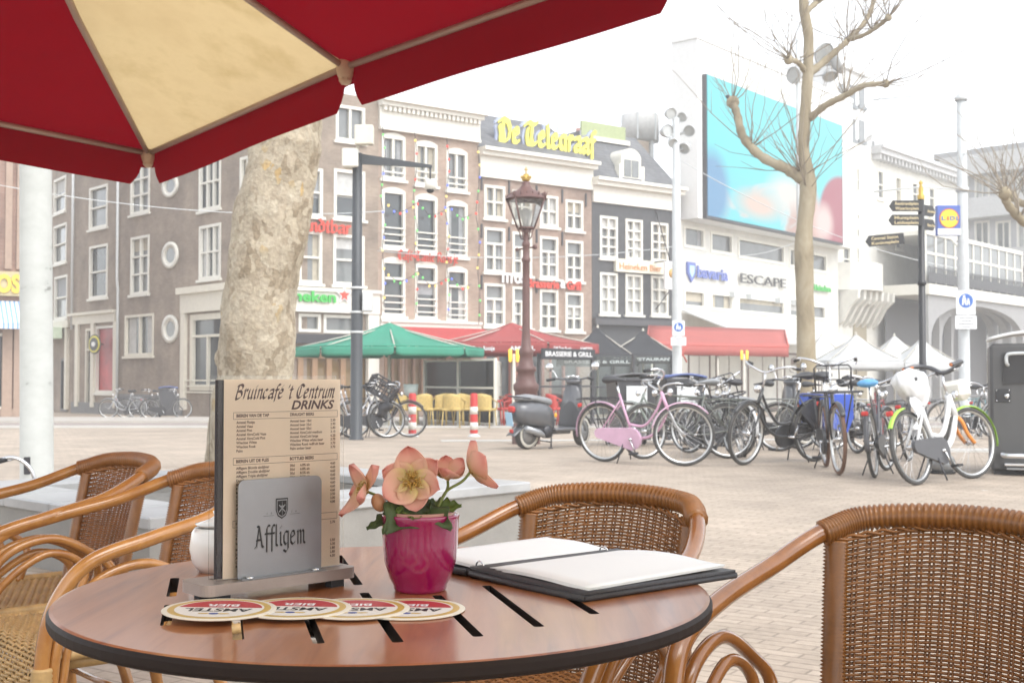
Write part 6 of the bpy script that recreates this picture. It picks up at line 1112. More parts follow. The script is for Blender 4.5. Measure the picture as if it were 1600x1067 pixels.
    m = MB(); m.box((-.35, 0, .58), (.05, .13, .09), None, .02); m.build('tail_light', red_paint, t); m = MB(); m.box((-.39, 0, .44), (.012, .13, .2), (0, R(-16), 0), .004); m.build('licence_plate', M('plate_blue', (.35, .55, .72), .4), t); m = MB(); m.box((-.33, 0, .27), (.02, .07, .05), None, .008); m.build('reflector', red_paint, t)
    m = MB(); m.ball((.36, -.215, .5), .03, (1, .4, 1.2)); m.build('indicator', M('amber', (.75, .35, .03), .3), t)
    m = MB(); m.box((.22, -.06, .26), (.34, .2, .16), None, .04); m.lathe([(0, -.19), (.09, -.19), (.1, -.1), (0, -.1)], 16, (.26, 0, .26), 'y'); m.build('engine', dark_metal, t); m = MB(); m.tube([(.4, -.13, .2), (.2, -.16, .2), (.08, -.16, .25), (-.2, -.16, .32)], [.018, .025, .05, .045], 10); m.build('exhaust', grey_metal, t)
    m = MB(); m.tube([(.42, -.1, .2), (.36, -.16, .01)], .011, 6); m.tube([(.42, .1, .2), (.36, .16, .01)], .011, 6); m.bar((.36, -.19, .012), (.36, -.12, .012), .014); m.bar((.40, -.1, .1), (.40, .1, .1), .009); m.build('stand', dark_metal, t); return t
scooter('grey retro motor scooter with white wall tyres and a pale blue plate', 822, 17.3, 47, (.10, .103, .11))
sc = scooter('black motor scooter parked in the back row between the bicycles', 1135, 18.2, 10, (.04, .042, .05))

# ================================================================== solar waste compactor
b = gpt(1547, 12.2); t = thing('waste_compactor', 'dark grey street waste compactor with a white top and a hand pictogram', 'waste bin', (b.x, b.y, 0), R(-20)); W_, D_, H_ = .78, .85, 1.32
cg = M('compactor_grey', (.085, .085, .085), .45, var=.08); m = MB(); m.bb(0, W_, 0, D_, .03, H_, .03); m.build('cabinet', cg, t); m = MB(); m.bb(.03, W_ - .03, .03, D_ - .03, 0, .0295); m.build('base', black_plastic, t)
m = MB(); m.grid(lambda u, v: Vector((-.015 + (W_ + .03) * u, -.015 + (D_ + .03) * v, H_ + .02 + .11 * math.sin(math.pi * (.12 + .76 * u)))), 12, 4, thick=.03); m.build('solar_lid', M('lid_white', (.75, .75, .74), .35), t)
m = MB(); a, c, z0, z1 = .13, W_ - .06, .93, 1.21; m.bb(a - .012, a, -.018, -.002, z0, z1); m.bb(c, c + .012, -.018, -.002, z0, z1); m.bb(a - .012, c + .012, -.0185, -.002, z1, z1 + .015); m.bb(a - .012, c + .012, -.0185, -.002, z0 - .015, z0); m.add([(a, -.004, z0), (c, -.004, z0), (c, -.012, z1), (a, -.012, z1)], [(0, 1, 2, 3)]); m.build('hatch', M('hatch_dark', (.035, .035, .037), .4), t)
m = MB(); m.tube(crv([(.17, -.015, 1.10), (.155, -.07, 1.12), (.155, -.075, 1.19), (.2, -.08, 1.215), (.4, -.08, 1.22), (W_ - .1, -.08, 1.22)], 6), .017, 8); m.build('handle', light_grey, t)
m = MB(); x, z0 = .46, 1.0; m.mi = 0
m.prism([(x, z0), (x + .1, z0), (x + .115, z0 + .12), (x - .015, z0 + .12)], -.02, -.0185); m.prism([(x + .13, z0 + .02), (x + .2, z0), (x + .22, z0 + .13), (x + .15, z0 + .13)], -.02, -.0187); m.prism([(x + .02 + .022 * math.cos(i * .6283), z0 + .15 + .022 * math.sin(i * .6283)) for i in range(10)], -.02, -.0186); m.build('hand_pictogram', M('pict_grey', (.5, .52, .52), .5), t)
m = MB(); m.bb(.05, .19, -.012, -.002, .73, .86, .004); lk = m.build('lock_plate', black_plastic, t); m = MB(); m.lathe([(0, -.03), (.022, -.028), (.024, -.0125), (0, -.0125)], 14, (.155, 0, .79), 'y')
for x in (.062, .178):
    for z in (.742, .848): m.lathe([(0, -.017), (.006, -.016), (.006, -.0125), (0, -.0125)], 8, (x, 0, z), 'y')
m.build('lock_knob', chrome, lk); m = MB(); m.bb(.44, .6, -.006, -.002, .7, .87, .001); m.build('notice', M('notice_pale', (.6, .64, .68), .5), t)
m = MB(); m.tube(crv([(.12, -.02, .22), (.11, -.12, .21), (.14, -.17, .2), (.3, -.18, .2), (W_ - .05, -.18, .2)], 5), .03, 8); m.bb(.12, W_ - .03, -.2, -.003, .1, .125, .006); m.build('foot_pedal', steel, t)
m = MB(); m.bb(.14, W_ - .04, -.16, -.003, .06, .085, .004); m.build('pedal_tray', grey_metal, t)
# grey round object of unclear kind on the ground between the wheels
p = gpt(1471, 12.3); t = thing('silver_sphere', 'silver grey round helmet lying on the paving behind the white bicycle', 'helmet', p); m = MB(); m.ball((0, 0, .1), .13, (1, 1, .9), 16, 10); m.build('shell', M('sphere_silver', (.3, .31, .32), .3, metal=.5), t); m = MB(); m.lathe([(.11, .0), (.125, .0), (.13, .02), (.11, .02)], 20); m.build('rim', black_rubber, t)
# ================================================================== café table
TC = Vector((-.143, 1.40, .73)); TR = .370
def wood_top():
    m = ramp_mat('table_wood', [(.25, (.17, .05, .018)), (.45, (.31, .105, .032)), (.6, (.37, .138, .046)), (.8, (.24, .08, .028))], scale=3.2, rough=.36, stretch=(11, .9, 1), detail=7, bump=.02, rot=(0, 0, R(-14)), distortion=.7, coat=.6)
    return m
def table():
    t = thing('cafe_table', 'round brown wooden café table with dark rim and slotted top', 'table', (TC.x, TC.y, 0))
    m = MB(); m.lathe([(0, .7125), (TR - .006, .7125), (TR - .001, .715), (TR, .718), (TR, .725), (TR - .003, .7292), (TR - .007, .73), (0, .73)], 128)
    o = m.build('tabletop', [wood_top(), M('rim_black', (.02, .013, .011), .55, spec=.15)], t)
    d = Vector((.24, -.97)).normalized(); sl = []
    for x13, segs in ((-.368, ((1.48, 1.36), (1.306, 1.202))), (-.297, ((1.55, 1.41), (1.345, 1.137))), (-.223, ((1.62, 1.435), (1.351, 1.121))), (-.149, ((1.668, 1.435), (1.379, 1.126))), (-.069, ((1.66, 1.43), (1.363, 1.151))), (.001, ((1.64, 1.48), (1.426, 1.196))), (.076, ((1.56, 1.42), (1.36, 1.26)))):
        for y0, y1 in segs: sl.append(((x13 + (1.3 - y0) * .247 - TC.x, y0 - TC.y), (x13 + (1.3 - y1) * .247 - TC.x, y1 - TC.y)))
    c = MB(); w_ = .0054
    for (ax, ay), (bx, by) in sl:
        a = Vector((ax, ay)); b = Vector((bx, by)); dd = (b - a).normalized(); n = Vector((-dd.y, dd.x)); poly = []
        for p, s in ((a, -1), (b, 1)):
            for k in range(5): th = -math.pi / 2 + math.pi * k / 4; q = p + dd * s * (w_ * .5) * math.cos(th) + n * s * -w_ * math.sin(th) * -1; poly.append((q.x, q.y))
        c.prism(poly, .69, .75, 'xy')
    import bmesh
    co = c.build('slot_cutter', black_plastic, t)
    for ob in (o, co):
        bm = bmesh.new(); bm.from_mesh(ob.data); bmesh.ops.remove_doubles(bm, verts=bm.verts, dist=1e-5); bmesh.ops.recalc_face_normals(bm, faces=bm.faces); bm.to_mesh(ob.data); bm.free()
    md = o.modifiers.new('b', 'BOOLEAN'); md.operation = 'DIFFERENCE'; md.object = co; md.solver = 'EXACT'
    dg = bpy.context.evaluated_depsgraph_get(); dg.update(); me = bpy.data.meshes.new_from_object(o.evaluated_get(dg)); o.modifiers.clear(); o.data = me; bpy.data.objects.remove(co)
    for p in me.polygons:
        up = p.normal.z > .7 and p.center.z > .725; p.material_index = 0 if up else 1; p.use_smooth = False
    m = MB(); m.lathe([(0, .04), (.032, .04), (.028, .06), (.028, .68), (.05, .69), (.16, .698), (.16, .712), (0, .712)], 24); m.build('column', steel, t)
    m = MB(); m.lathe([(0, 0), (.24, 0), (.24, .012), (.2, .022), (.05, .04), (0, .041)], 40); m.build('base', dark_metal, t)
table()

# ================================================================== wicker chairs
cane = ramp_mat('cane', [(.3, (.26, .105, .024)), (.5, (.40, .185, .05)), (.7, (.31, .125, .03))], scale=9, rough=.24, stretch=(1, 1, 1), bump=.03, coat=.5)
wick = M('wicker_brown', (.27, .115, .034), .4, var=.3, vscale=26, coat=.1)
wick_d = M('wicker_deep', (.24, .095, .026), .45, var=.3, vscale=20)
wick_p = M('wicker_straw', (.42, .27, .11), .5, var=.3, vscale=30)
cane_k = ramp_mat('cane_shaded', [(.3, (.19, .068, .014)), (.5, (.29, .112, .025)), (.7, (.22, .08, .016))], scale=9, rough=.2, bump=.03, coat=.6)
SHADED = {'cane': cane_k, 'wicker_brown': M('wicker_brown_shaded', (.23, .092, .02), .38, var=.3, vscale=26, coat=.12), 'wicker_deep': M('wicker_deep_shaded', (.19, .074, .015), .42, var=.35, vscale=20), 'wicker_straw': M('wicker_straw_shaded', (.24, .10, .028), .45, var=.3, vscale=30)}
HR, ZA, AF, CW = .752, .616, .028, .24
def chair():
    t = thing('wicker_chair', 'x', 'chair')
    half = [(.14, .275, HR - .008), (CW - .045, .215, HR - .03), (CW, .10, HR - .075), (CW + .02, -.04, ZA + .03), (CW + .02, -.14 - AF, ZA - .005), (CW + .01, -.20 - AF, ZA - .07), (CW, -.225 - AF, ZA - .16), (CW - .004, -.232 - AF, .30), (CW - .006, -.235 - AF, .0)]
    path = crv([(-x, y, z) for x, y, z in reversed(half)] + [(0, .30, HR)] + half, 9)
    m = MB(); m.tube(path, .0152, 10); m.build('frame', cane, t)
    # bound rail along the top of the back
    arc = crv([(-CW + .045, .215, HR - .03), (-.14, .275, HR - .008), (0, .30, HR), (.14, .275, HR - .008), (CW - .045, .215, HR - .03)], 44); m = MB()
    m.tube(arc, [.0214 if (i % 3) else .0176 for i in range(len(arc))], 10); m.build('rail_binding', wick, t)
    def P(x, v):                                   # back surface
        k = x / .195; yt = .30 - .085 * k * k; yb = .205 - .05 * k * k; zt = HR - .03 * k * k - .012; zb = .36
        return Vector((x * (.93 + .07 * v), yb + (yt - yb) * (v if v < 0 else v ** 1.15), zb + (zt - zb) * v))
    def N(x, v): a = P(x + .002, v) - P(x - .002, v); b = P(x, min(v + .01, 1)) - P(x, max(v - .01, 0)); return b.cross(a).normalized()
    m = MB(); ns = 17; X0 = .150; st = [-X0 + 2 * X0 * i / (ns - 1) for i in range(ns)]; nr = 59
    for x in st:
        for dx in (-.0032, .0032): m.tube([P(x + dx, j / 14) for j in range(15)], .0019, 5)
    for r in range(nr):
        v = .03 + .95 * (r + .5) / nr; pts = []
        for i in range(2 * ns - 1):
            x = -X0 + 2 * X0 * i / (2 * ns - 2); sg = 0
            if i % 2 == 0:
                kk = i // 2; deco = .50 < v < .66 and abs(x) < .1
                sg = (1 if ((kk + r // 3) // 2) % 2 else -1) if deco else (1 if (kk + r) % 2 else -1)
            pts.append(P(x, v) + N(x, v) * .0036 * sg + Vector((0, 0, .0004 * math.sin(i * 1.7 + r))))
        pts = [P(-.17, v)] + pts + [P(.17, v)]; m.tube(pts, .00262, 5, cap=False)
    m.build('backrest', wick_d, t)
    m = MB()
    for ph in (0, math.pi): m.tube([P(-.19 + .38 * i / 90, .985) + Vector((0, -.004 + .003 * math.cos(i * .6 + ph), .003 * math.sin(i * .6 + ph))) for i in range(91)], .0026, 5)
    m.build('braid', wick, t)
    for s in (-1, 1):                               # bound side posts of the back, running on as rear legs
        m = MB(); L = 136; m.tube([P(s * .176, -.12 + 1.1 * i / L) for i in range(L + 1)], [.0152 if i % 2 else .0118 for i in range(L + 1)], 10, flat=1.5); m.build('side_binding', wick, t)
        m = MB(); q = P(s * .182, -.1); m.tube(crv([q, (s * .19, .19, .2), (s * .2, .22, .0)], 6), .0145, 8); m.build('leg', cane, t)
        m = MB(); x = s * (CW + .006)
        m.tube(crv([(x - s * .006, -.21 - AF, .36), (x, -.195 - AF, .47), (x + s * .006, -.13 - AF, ZA - .05), (x + s * .008, -.05, ZA - .022), (x + s * .002, .05, ZA - .07), (x - s * .012, .09, .50), (x - s * .03, .06, .42)], 8), .0108, 8); m.build('arm_loop', cane, t)
        m = MB(); m.tube(crv([(x - s * .012, -.19 - AF, .36), (x - s * .01, -.16 - AF, .48), (x - s * .006, -.07, ZA - .055), (x - s * .01, .02, .52), (x - s * .03, -.02, .43)], 8), .0095, 8); m.build('arm_loop', cane, t)
        m = MB(); L = 26; m.tube([(s * (CW - .003), -.256, .28 + .13 * i / L) for i in range(L + 1)], [.0225 if i % 2 else .020 for i in range(L + 1)], 10); m.build('leg_binding', wick_p, t)
    # seat: woven sheet that rolls over the front edge into an apron
    prof = crv([(-.262, .27), (-.268, .36), (-.262, .405), (-.235, .432), (-.12, .43), (.05, .422), (.2, .425)], 10); pr = [Vector((p.x, p.y)) for p in [Vector((a[0], a[1], 0)) for a in prof]]
    ln = [0]
    for a, b in zip(pr, pr[1:]): ln.append(ln[-1] + (b - a).length)
    def Q(x, s):
        i = max(k for k in range(len(ln)) if ln[k] <= s + 1e-9); i = min(i, len(pr) - 2); f = (s - ln[i]) / (ln[i + 1] - ln[i]); p = pr[i].lerp(pr[i + 1], f); d = (pr[i + 1] - pr[i]).normalized()
        return Vector((x * (1 - .1 * max(0, p.x) / .2), p.x, p.y - .006 * (1 - (x / .22) ** 2) * (p.x > -.2))), Vector((0, -d.y, d.x))
    m = MB(); ns = 21; tot = ln[-1]
    for k in range(ns):
        x = -.215 + .43 * k / (ns - 1); m.tube([Q(x, tot * i / 40)[0] for i in range(41)], .0026, 5)
    nr = 66
    for r in range(nr):
        s_ = tot * (r + .5) / nr; pts = []
        for i in range(ns):
            x = -.215 + .43 * i / (ns - 1); p, n = Q(x, s_); pts.append(p + n * .0042 * (1 if (i + r) % 2 else -1))
        m.tube(pts, .0036, 5, cap=False)
    m.build('seat', wick_p, t)
    m = MB(); m.tube(crv([(-.21, -.225, .405), (.21, -.225, .405), (.205, .19, .40), (-.205, .19, .40)], 1, True), .0125, 8, closed=True)
    for s in (-1, 1): m.tube([(s * .225 + .0004 * (i % 2), -.24 + .44 * i / 88, .425) for i in range(89)], [.0125 if i % 2 else .011 for i in range(89)], 8)
    m.build('seat_frame', wick_p, t)
    m = MB(); m.bar((-.23, -.255, .2), (.23, -.255, .2), .009, 8); m.bar((-.19, .2, .17), (.19, .2, .17), .009, 8)
    for s in (-1, 1): m.bar((s * .232, -.25, .22), (s * .193, .2, .19), .009, 8)
    m.build('stretcher', cane, t)
    return t
CHS = []; ch0 = chair(); CH = 'wicker chairs around the café table'
for i, (x, y, th, lab) in enumerate(((.549, 1.686, -.588, 'wicker armchair nearest the trash compactor, close to the table rim'), (.045, 2.084, -.618, 'wicker armchair behind the open black menu folder'), (-.882, 2.71, -.844, 'wicker armchair with its back half hidden by the menu card'), (-1.241, 3.087, -.835, 'wicker armchair in front of the stone planter, farthest from the table'))):
    c = ch0 if i == 0 else dup(ch0); CHS.append(c); c.location = (x, y, 0); c.rotation_euler = (0, 0, th); c['label'] = lab; c['group'] = CH
for c in CHS[:2]:                              # backlit shade of these two put into darker copies of the materials
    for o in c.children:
            o.material_slots[0].link = 'OBJECT'; o.material_slots[0].material = SHADED[o.data.materials[0].name]

# ================================================================== menu holder and menu card
UA = math.atan2(.68, .73); HB = Vector((-.276, 1.387, .73))
holder_mat = M('brushed_taupe', (.34, .29, .26), .38, metal=.55, var=.08, vscale=40)
plate_mat = M('brushed_plate', (.27, .275, .285), .38, metal=.55, var=.05, vscale=50)
acr = clear_mat('clear_acrylic', (.992, .995, .993), .0, .06)
h_ = thing('menu_holder', 'taupe metal menu stand with a clear sleeve and a grey logo plate', 'menu holder', HB, UA)
m = MB(); r_ = .012; pts = []
for cx, cy, a0 in ((.1 - r_, .03 - r_, 0), (-.1 + r_, .03 - r_, 90), (-.1 + r_, -.03 + r_, 180), (.1 - r_, -.03 + r_, 270)):
    for k in range(6): a = R(a0 + 18 * k); pts.append((cx + r_ * math.cos(a), cy + r_ * math.sin(a)))
m.prism(pts, .009, .0215, 'xy'); m.build('base', holder_mat, h_)
for x in (-.075, .075):
    for y in (-.018, .018): m = MB(); m.bb(x - .009, x + .009, y - .006, y + .006, 0, .0089); m.build('foot', black_rubber, h_)
m = MB()
for y in (-.0105, .0068):
    m.box((.008, y, .0215 + .113), (.168, .0022, .226), None, .0008)
m.build('clear_sleeve', acr, h_)
m = MB(); px0, px1, pz0, pz1 = -.053, .057, .0225, .131; rr = .008; pts = []
for cx, cz, a0 in ((px1 - rr, pz1 - rr, 0), (px0 + rr, pz1 - rr, 90), (px0 + .002, pz0 + .002, 180), (px1 - .002, pz0 + .002, 270)):
    q = rr if a0 < 180 else .002
    for k in range(6): a = R(a0 + 18 * k); pts.append((cx + q * math.cos(a), cz + q * math.sin(a)))
m.prism(pts, -.0165, -.0150); m.prism([(px0, .0218), (px1, .0218), (px1, .0226), (px0, .0226)], -.027, -.0166); pl = m.build('logo_plate', plate_mat, h_)
for x in (px0 + .012, px1 - .012): m = MB(); m.lathe([(0, .0226), (.005, .0226), (.0042, .0244), (0, .025)], 14, (x, -.022, 0)); m.build('stud', steel, pl)
ink = M('ink_black', (.012, .012, .013), .5, var=0); ink_g = M('ink_grey', (.2, .2, .2), .5, var=0)
for mt_, dx, dy in ((ink_g, .0012, -.0009), (ink, 0, 0)):
    o = nibtext('logo_lettering', 'Affligem', mt_, pl, (-.032 + dx, -.0167 - (.0002 if mt_ is ink else 0), .0545 + dy), (math.pi / 2, 0, 0), .068, .024, nib=.17, ext=0, hair=.04)
m = MB(); sh = [(-.008, .0265), (.008, .0265), (.008, .013), (.0055, .0065), (0, .003), (-.0055, .0065), (-.008, .013)]; cx, cz = .003, .0815
for mi, k, y in ((0, 1., -.0168), (1, .86, -.0170), (0, .76, -.0172)):
    m.mi = mi; m.prism([(cx + a * k, cz + .015 + (b - .015) * k) for a, b in sh], y - .0001, y)
m.mi = 1
for a, b in (((0, .007), (0, .023)), ((-.004, .019), (.004, .011)), ((.004, .019), (-.004, .011)), ((-.003, .0175), (.003, .0175))): m.beam((cx + a[0], -.0174, cz + a[1]), (cx + b[0], -.0174, cz + b[1]), .0003, .0011)
m.mi = 0; m.bb(cx - .024, cx - .0105, -.0168, -.0166, cz + .0075, cz + .0078); m.bb(cx + .0105, cx + .024, -.0168, -.0166, cz + .0075, cz + .0078)
for i, (x, c) in enumerate(((-.02, '1'), (-.0145, '0'), (.0125, '7'), (.018, '4'))):
    vs, fs = tmesh(c, None, .0022); m.add([(cx + x + a, -.0167, cz + .0092 + b) for a, b in vs], fs)
m.build('crest', [ink, plate_mat], pl)
# the card itself, with a dark card behind it
mc = thing('menu_card', 'beige printed drinks menu standing in the clear sleeve', 'menu', HB + Vector((0, 0, .022)), UA)
paper = M('menu_paper', (.80, .635, .48), .6, var=.05, vscale=30); brown_ink = M('brown_ink', (.07, .02, .014), .6, var=0)
X0, X1, YT = -.066, .0895, .2215
m = MB(); m.box(((X0 + X1) / 2, -.0065, YT / 2), (X1 - X0, .0008, YT - .001)); m.build('printed_sheet', paper, mc)
m = MB(); m.box((-.07, -.004, YT / 2), (.0105, .0012, YT - .002)); m.box((.012, -.004, YT / 2), (.15, .0012, YT - .004)); m.build('backing_card', M('card_black', (.02, .015, .018), .5), mc)
m = MB(); W_ = X1 - X0; SY = -.00705
def put(text, fx, fy, h, fw=None, shear=0., off=0., right=False):
    if not text: return
    vs, fs = tmesh(text, fw * W_ if fw else None, h, shear, off)
    if right: mx_ = max(v[0] for v in vs); vs = [(a - mx_, b) for a, b in vs]
    m.add([(X0 + fx * W_ + a, SY, YT * (1 - fy) + b) for a, b in vs], fs)
nibtext('', "Bruincafé 't Centrum", None, None, None, None, .86 * W_, .0155, nib=.27, ext=0, shear=.32, curvy=True, mb=(tm := MB()), build=False, hair=.05, ang=50)
m.add([(X0 + .085 * W_ + a, SY, YT * (1 - .099) + b) for a, b, c in tm.v], tm.f)
put('DRINKS', .56, .158, .0098, .385, .28, .03)
def frame(fy0, fy1):
    a, b = X0 + .075 * W_, X0 + .975 * W_; z0, z1 = YT * (1 - fy1), YT * (1 - fy0); e = .00045
    for q in ((a, b, z0, z0 + e), (a, b, z1 - e, z1), (a, a + e, z0 + e, z1 - e), (b - e, b, z0 + e, z1 - e)): m.add([(q[0], SY, q[2]), (q[1], SY, q[2]), (q[1], SY, q[3]), (q[0], SY, q[3])], [(0, 1, 2, 3)])
frame(.168, .204); put('BIEREN VAN DE TAP', .1, .193, .0034, .27, 0, .035); put('DRAUGHT BEERS', .55, .193, .0034, .21, 0, .035)
for i, (a, b, c) in enumerate((('Amstel Fluitje', 'Amstel beer 18cl', '2.50'), ('Amstel Vaas', 'Amstel beer 25cl', '2.90'), ('Amstel Pint', 'Amstel beer 50cl', '5.80'), ('Amstel XtraCold Vaas', 'Amstel XtraCold medium', '3.10'), ('Amstel XtraCold Pint', 'Amstel XtraCold large', '6.20'), ('Wieckse Witte', 'Wieckse Witte white beer', '3.70'), ('Wieckse Rosé', 'Wieckse Rosé redfruit beer', '3.70'), ('Palm', 'Palm amber beer', '3.70'))):
    y = .226 + .0205 * i; put(a, .1, y, .0029, off=.022); put(b, .55, y, .0029, off=.022); put(c, .955, y, .0028, off=.022, right=True)
frame(.398, .434); put('BIEREN UIT DE FLES', .1, .423, .0034, .27, 0, .035); put('BOTTLED BEERS', .55, .423, .0034, .21, 0, .035)
for i, (a, b, c, d) in enumerate((('Affligem Blonde abdijbier', '30cl', '6.8% alc', '4.60'), ('Affligem Double abdijbier', '30cl', '6.8% alc', '4.60'), ('Affligem Triple abdijbier', '30cl', '8.5% alc', '4.60'), ('Duvel', '33cl', '8.5% alc', '4.60'), ('Brand Zwaar Blond', '30cl', '6.5% alc', '4.60'), ('Kasteel', '', '', '4.60'), ('Mort Subite', '', '', '4.60'), ('SOL Mexico', '', '', '4.60'), ('Desperados', '', '', '3.50'), ('Amstel Radler', '', '', '3.00'), ('Amstel Malt', '', '', '4.00'), ('Heineken', '', '', ''))):
    y = .457 + .0205 * i; put(a, .1, y, .0029, off=.022); put(b, .55, y, .0028, off=.022); put(c, .64, y, .0028, off=.022); put(d, .955, y, .0028, off=.022, right=True)
frame(.712, .748); put('FRISDRANK', .1, .737, .0034, .16, 0, .02)
for y, a, d in ((.771, 'Diversen', '2.70'), (.792, 'Coca-Cola', ''), (.813, 'Fanta', ''), (.834, 'Ice-Tea', ''), (.866, 'Mineraalwater', '2.50'), (.887, "Jus d'Orange", '3.30'), (.908, 'Appelsap', '2.80'), (.929, 'Chocomel', '2.80'), (.95, 'Red Bull', '4.50')): put(a, .1, y, .0029, off=.022); put(d, .955, y, .0028, off=.022, right=True) if d else None
m.build('print', brown_ink, mc)

# small white pot mostly hidden behind the card
t = thing('ceramic_pot', 'small white ceramic pot mostly hidden behind the menu card', 'pot', (-.372, 1.535, .73)); m = MB(); m.lathe([(0, .001), (.024, .0), (.033, .012), (.037, .03), (.034, .05), (.03, .056), (.028, .054), (.03, .03), (0, .02)], 32); m.build('bowl', M('ceramic_white', (.78, .77, .74), .2, coat=.5, var=.03), t)
m = MB(); m.lathe([(0, .058), (.027, .0575), (.03, .0605), (.012, .066), (.006, .07), (.008, .076), (0, .079)], 24); m.build('lid', MATS['ceramic_white'], t)

# ================================================================== beer mats
def coaster(px, py, tilt, rz, dz, lab):
    p = onz(px, py, .73); t = thing('beer_mat', lab, 'coaster', (p.x, p.y, .7305 + dz), 0, 'beer mats in a row on the table'); t.rotation_euler = (0, R(tilt), R(rz))
    r = .058; m = MB(); m.lathe([(0, 0), (r - .0006, 0), (r, .0004), (r, .0012), (r - .0006, .0016), (0, .0016)], 64); m.build('board', M('mat_board', (.72, .66, .55), .7, var=.05, vscale=60), t)
    m = MB(); n = 64; C = lambda k, z: [(k * r * math.cos(2 * math.pi * i / n), k * r * math.sin(2 * math.pi * i / n), z) for i in range(n)]
    m.mi = 0; m.add(C(.90, .00170), [tuple(range(n))]); m.mi = 1; m.add(C(.78, .00178), [tuple(range(n))])
    # red half (lower half for a reader on the far side)
    m.mi = 2; k = .74 * r; a0 = .12; arc = [(-k * math.cos(a0 + (math.pi - 2 * a0) * i / 30), k * math.sin(a0 + (math.pi - 2 * a0) * i / 30), .00186) for i in range(31)]; m.add(arc, [tuple(reversed(range(31)))])
    m.build('print', [M('mat_gold', (.55, .36, .08), .4, var=.15, vscale=30), M('mat_white', (.74, .7, .64), .6, var=0), M('mat_red', (.45, .03, .035), .5, var=.08)], t)
    m = MB()
    for txt, w_, h, y, mi in (('AMSTEL', 1.18 * r, .26 * r, -.28 * r, 0), ('BIER', .58 * r, .2 * r, .18 * r, 1)):
        vs, fs = tmesh(txt, w_, h, 0, .025); m.mi = mi; m.add([(w_ / 2 - a, y + h - b, .00195) for a, b in vs], fs)
    m.mi = 2; m.ball((0, -.47 * r, .0019), .075 * r, (1.2, 1, .04), 12, 4); m.mi = 3
    for s in (-1, 1): m.ball((s * .17 * r, -.47 * r, .0019), .09 * r, (1.2, .55, .02), 10, 4)
    m.build('lettering', [ink, white_letters, M('mat_blue', (.05, .07, .25), .5, var=0), MATS['mat_gold']], t)
for px, py, tl, rz, dz, lab in ((641, 953, .0, -4, .0, 'round beer mat nearest the purple pot, lowest of the row'), (554, 955, .5, 3, .0018, 'round beer mat second from the purple pot'), (462, 957, .6, -2, .0036, 'round beer mat third from the purple pot'), (343, 962, .9, 1, .0056, 'round beer mat lying on top at the far end of the row')): coaster(px, py, tl, rz, dz, lab)

# ================================================================== flower pot
PP = Vector((-.106, 1.398, .73))
t = thing('flower_pot', 'glossy magenta ceramic flower pot', 'pot', PP); m = MB()
m.lathe([(0, .0), (.029, .0), (.031, .004), (.031, .007), (.036, .016), (.0415, .034), (.0435, .055), (.0445, .083), (.0455, .0865), (.0445, .0885), (.042, .0865), (.0405, .07), (.0, .07)], 64); m.build('pot', M('magenta_glaze', (.25, .003, .065), .16, var=.05, coat=1.), t); m = MB(); m.lathe([(0, .076), (.025, .077), (.0402, .074)], 24); m.build('soil', M('soil', (.05, .035, .025), .9, bump=.6, bscale=200), t)
m = MB(); m.lathe([(.0395, .08), (.0392, .0905), (.0378, .091), (.037, .088), (.037, .074), (.0392, .074)], 40); m.build('inner_pot', M('nursery_pot', (.4, .2, .16), .5), t)
fl = thing('flower_plant', 'pink flowers with yellow stamens and green leaves growing in the magenta pot', 'flower', PP + Vector((0, 0, .078)))
pet_m = bpy.data.materials.new('petal_pink'); pet_m.use_nodes = True; tn = pet_m.node_tree; N_ = tn.nodes; L_ = tn.links; b_ = N_['Principled BSDF']; b_.inputs['Roughness'].default_value = .55
at_ = N_.new('ShaderNodeAttribute'); at_.attribute_name = 'along'; cr_ = N_.new('ShaderNodeValToRGB'); e = cr_.color_ramp.elements; e[0].position = .0; e[0].color = (.72, .60, .24, 1); e[1].position = 1.; e[1].color = (.76, .34, .29, 1); q = e.new(.35); q.color = (.80, .52, .36, 1); q = e.new(.7); q.color = (.82, .49, .39, 1)
no_ = N_.new('ShaderNodeTexNoise'); no_.inputs['Scale'].default_value = 60; ad_ = N_.new('ShaderNodeMath'); ad_.operation = 'MULTIPLY_ADD'; ad_.inputs[1].default_value = .5; L_.new(no_.outputs[0], ad_.inputs[0]); sb_ = N_.new('ShaderNodeMath'); sb_.operation = 'SUBTRACT'; sb_.inputs[1].default_value = .25; L_.new(at_.outputs['Fac'], sb_.inputs[0]); L_.new(sb_.outputs[0], ad_.inputs[2]); L_.new(ad_.outputs[0], cr_.inputs[0]); L_.new(cr_.outputs[0], b_.inputs['Base Color'])
tr_ = N_.new('ShaderNodeBsdfTranslucent'); mx_ = N_.new('ShaderNodeMixShader'); mx_.inputs[0].default_value = .38; L_.new(cr_.outputs[0], tr_.inputs[0]); L_.new(b_.outputs[0], mx_.inputs[1]); L_.new(tr_.outputs[0], mx_.inputs[2]); L_.new(mx_.outputs[0], N_['Material Output'].inputs[0])
stam = M('stamen_yellow', (.45, .26, .05), .6); stem_m = M('stem_green', (.16, .2, .05), .5); leaf_m = M('leaf_green', (.055, .085, .025), .5, var=.4, vscale=60, sss=.2); leaf_l = M('leaf_bright', (.12, .18, .035), .5, var=.3, vscale=60, sss=.3); bud_m = M('bud_tan', (.4, .2, .1), .5)
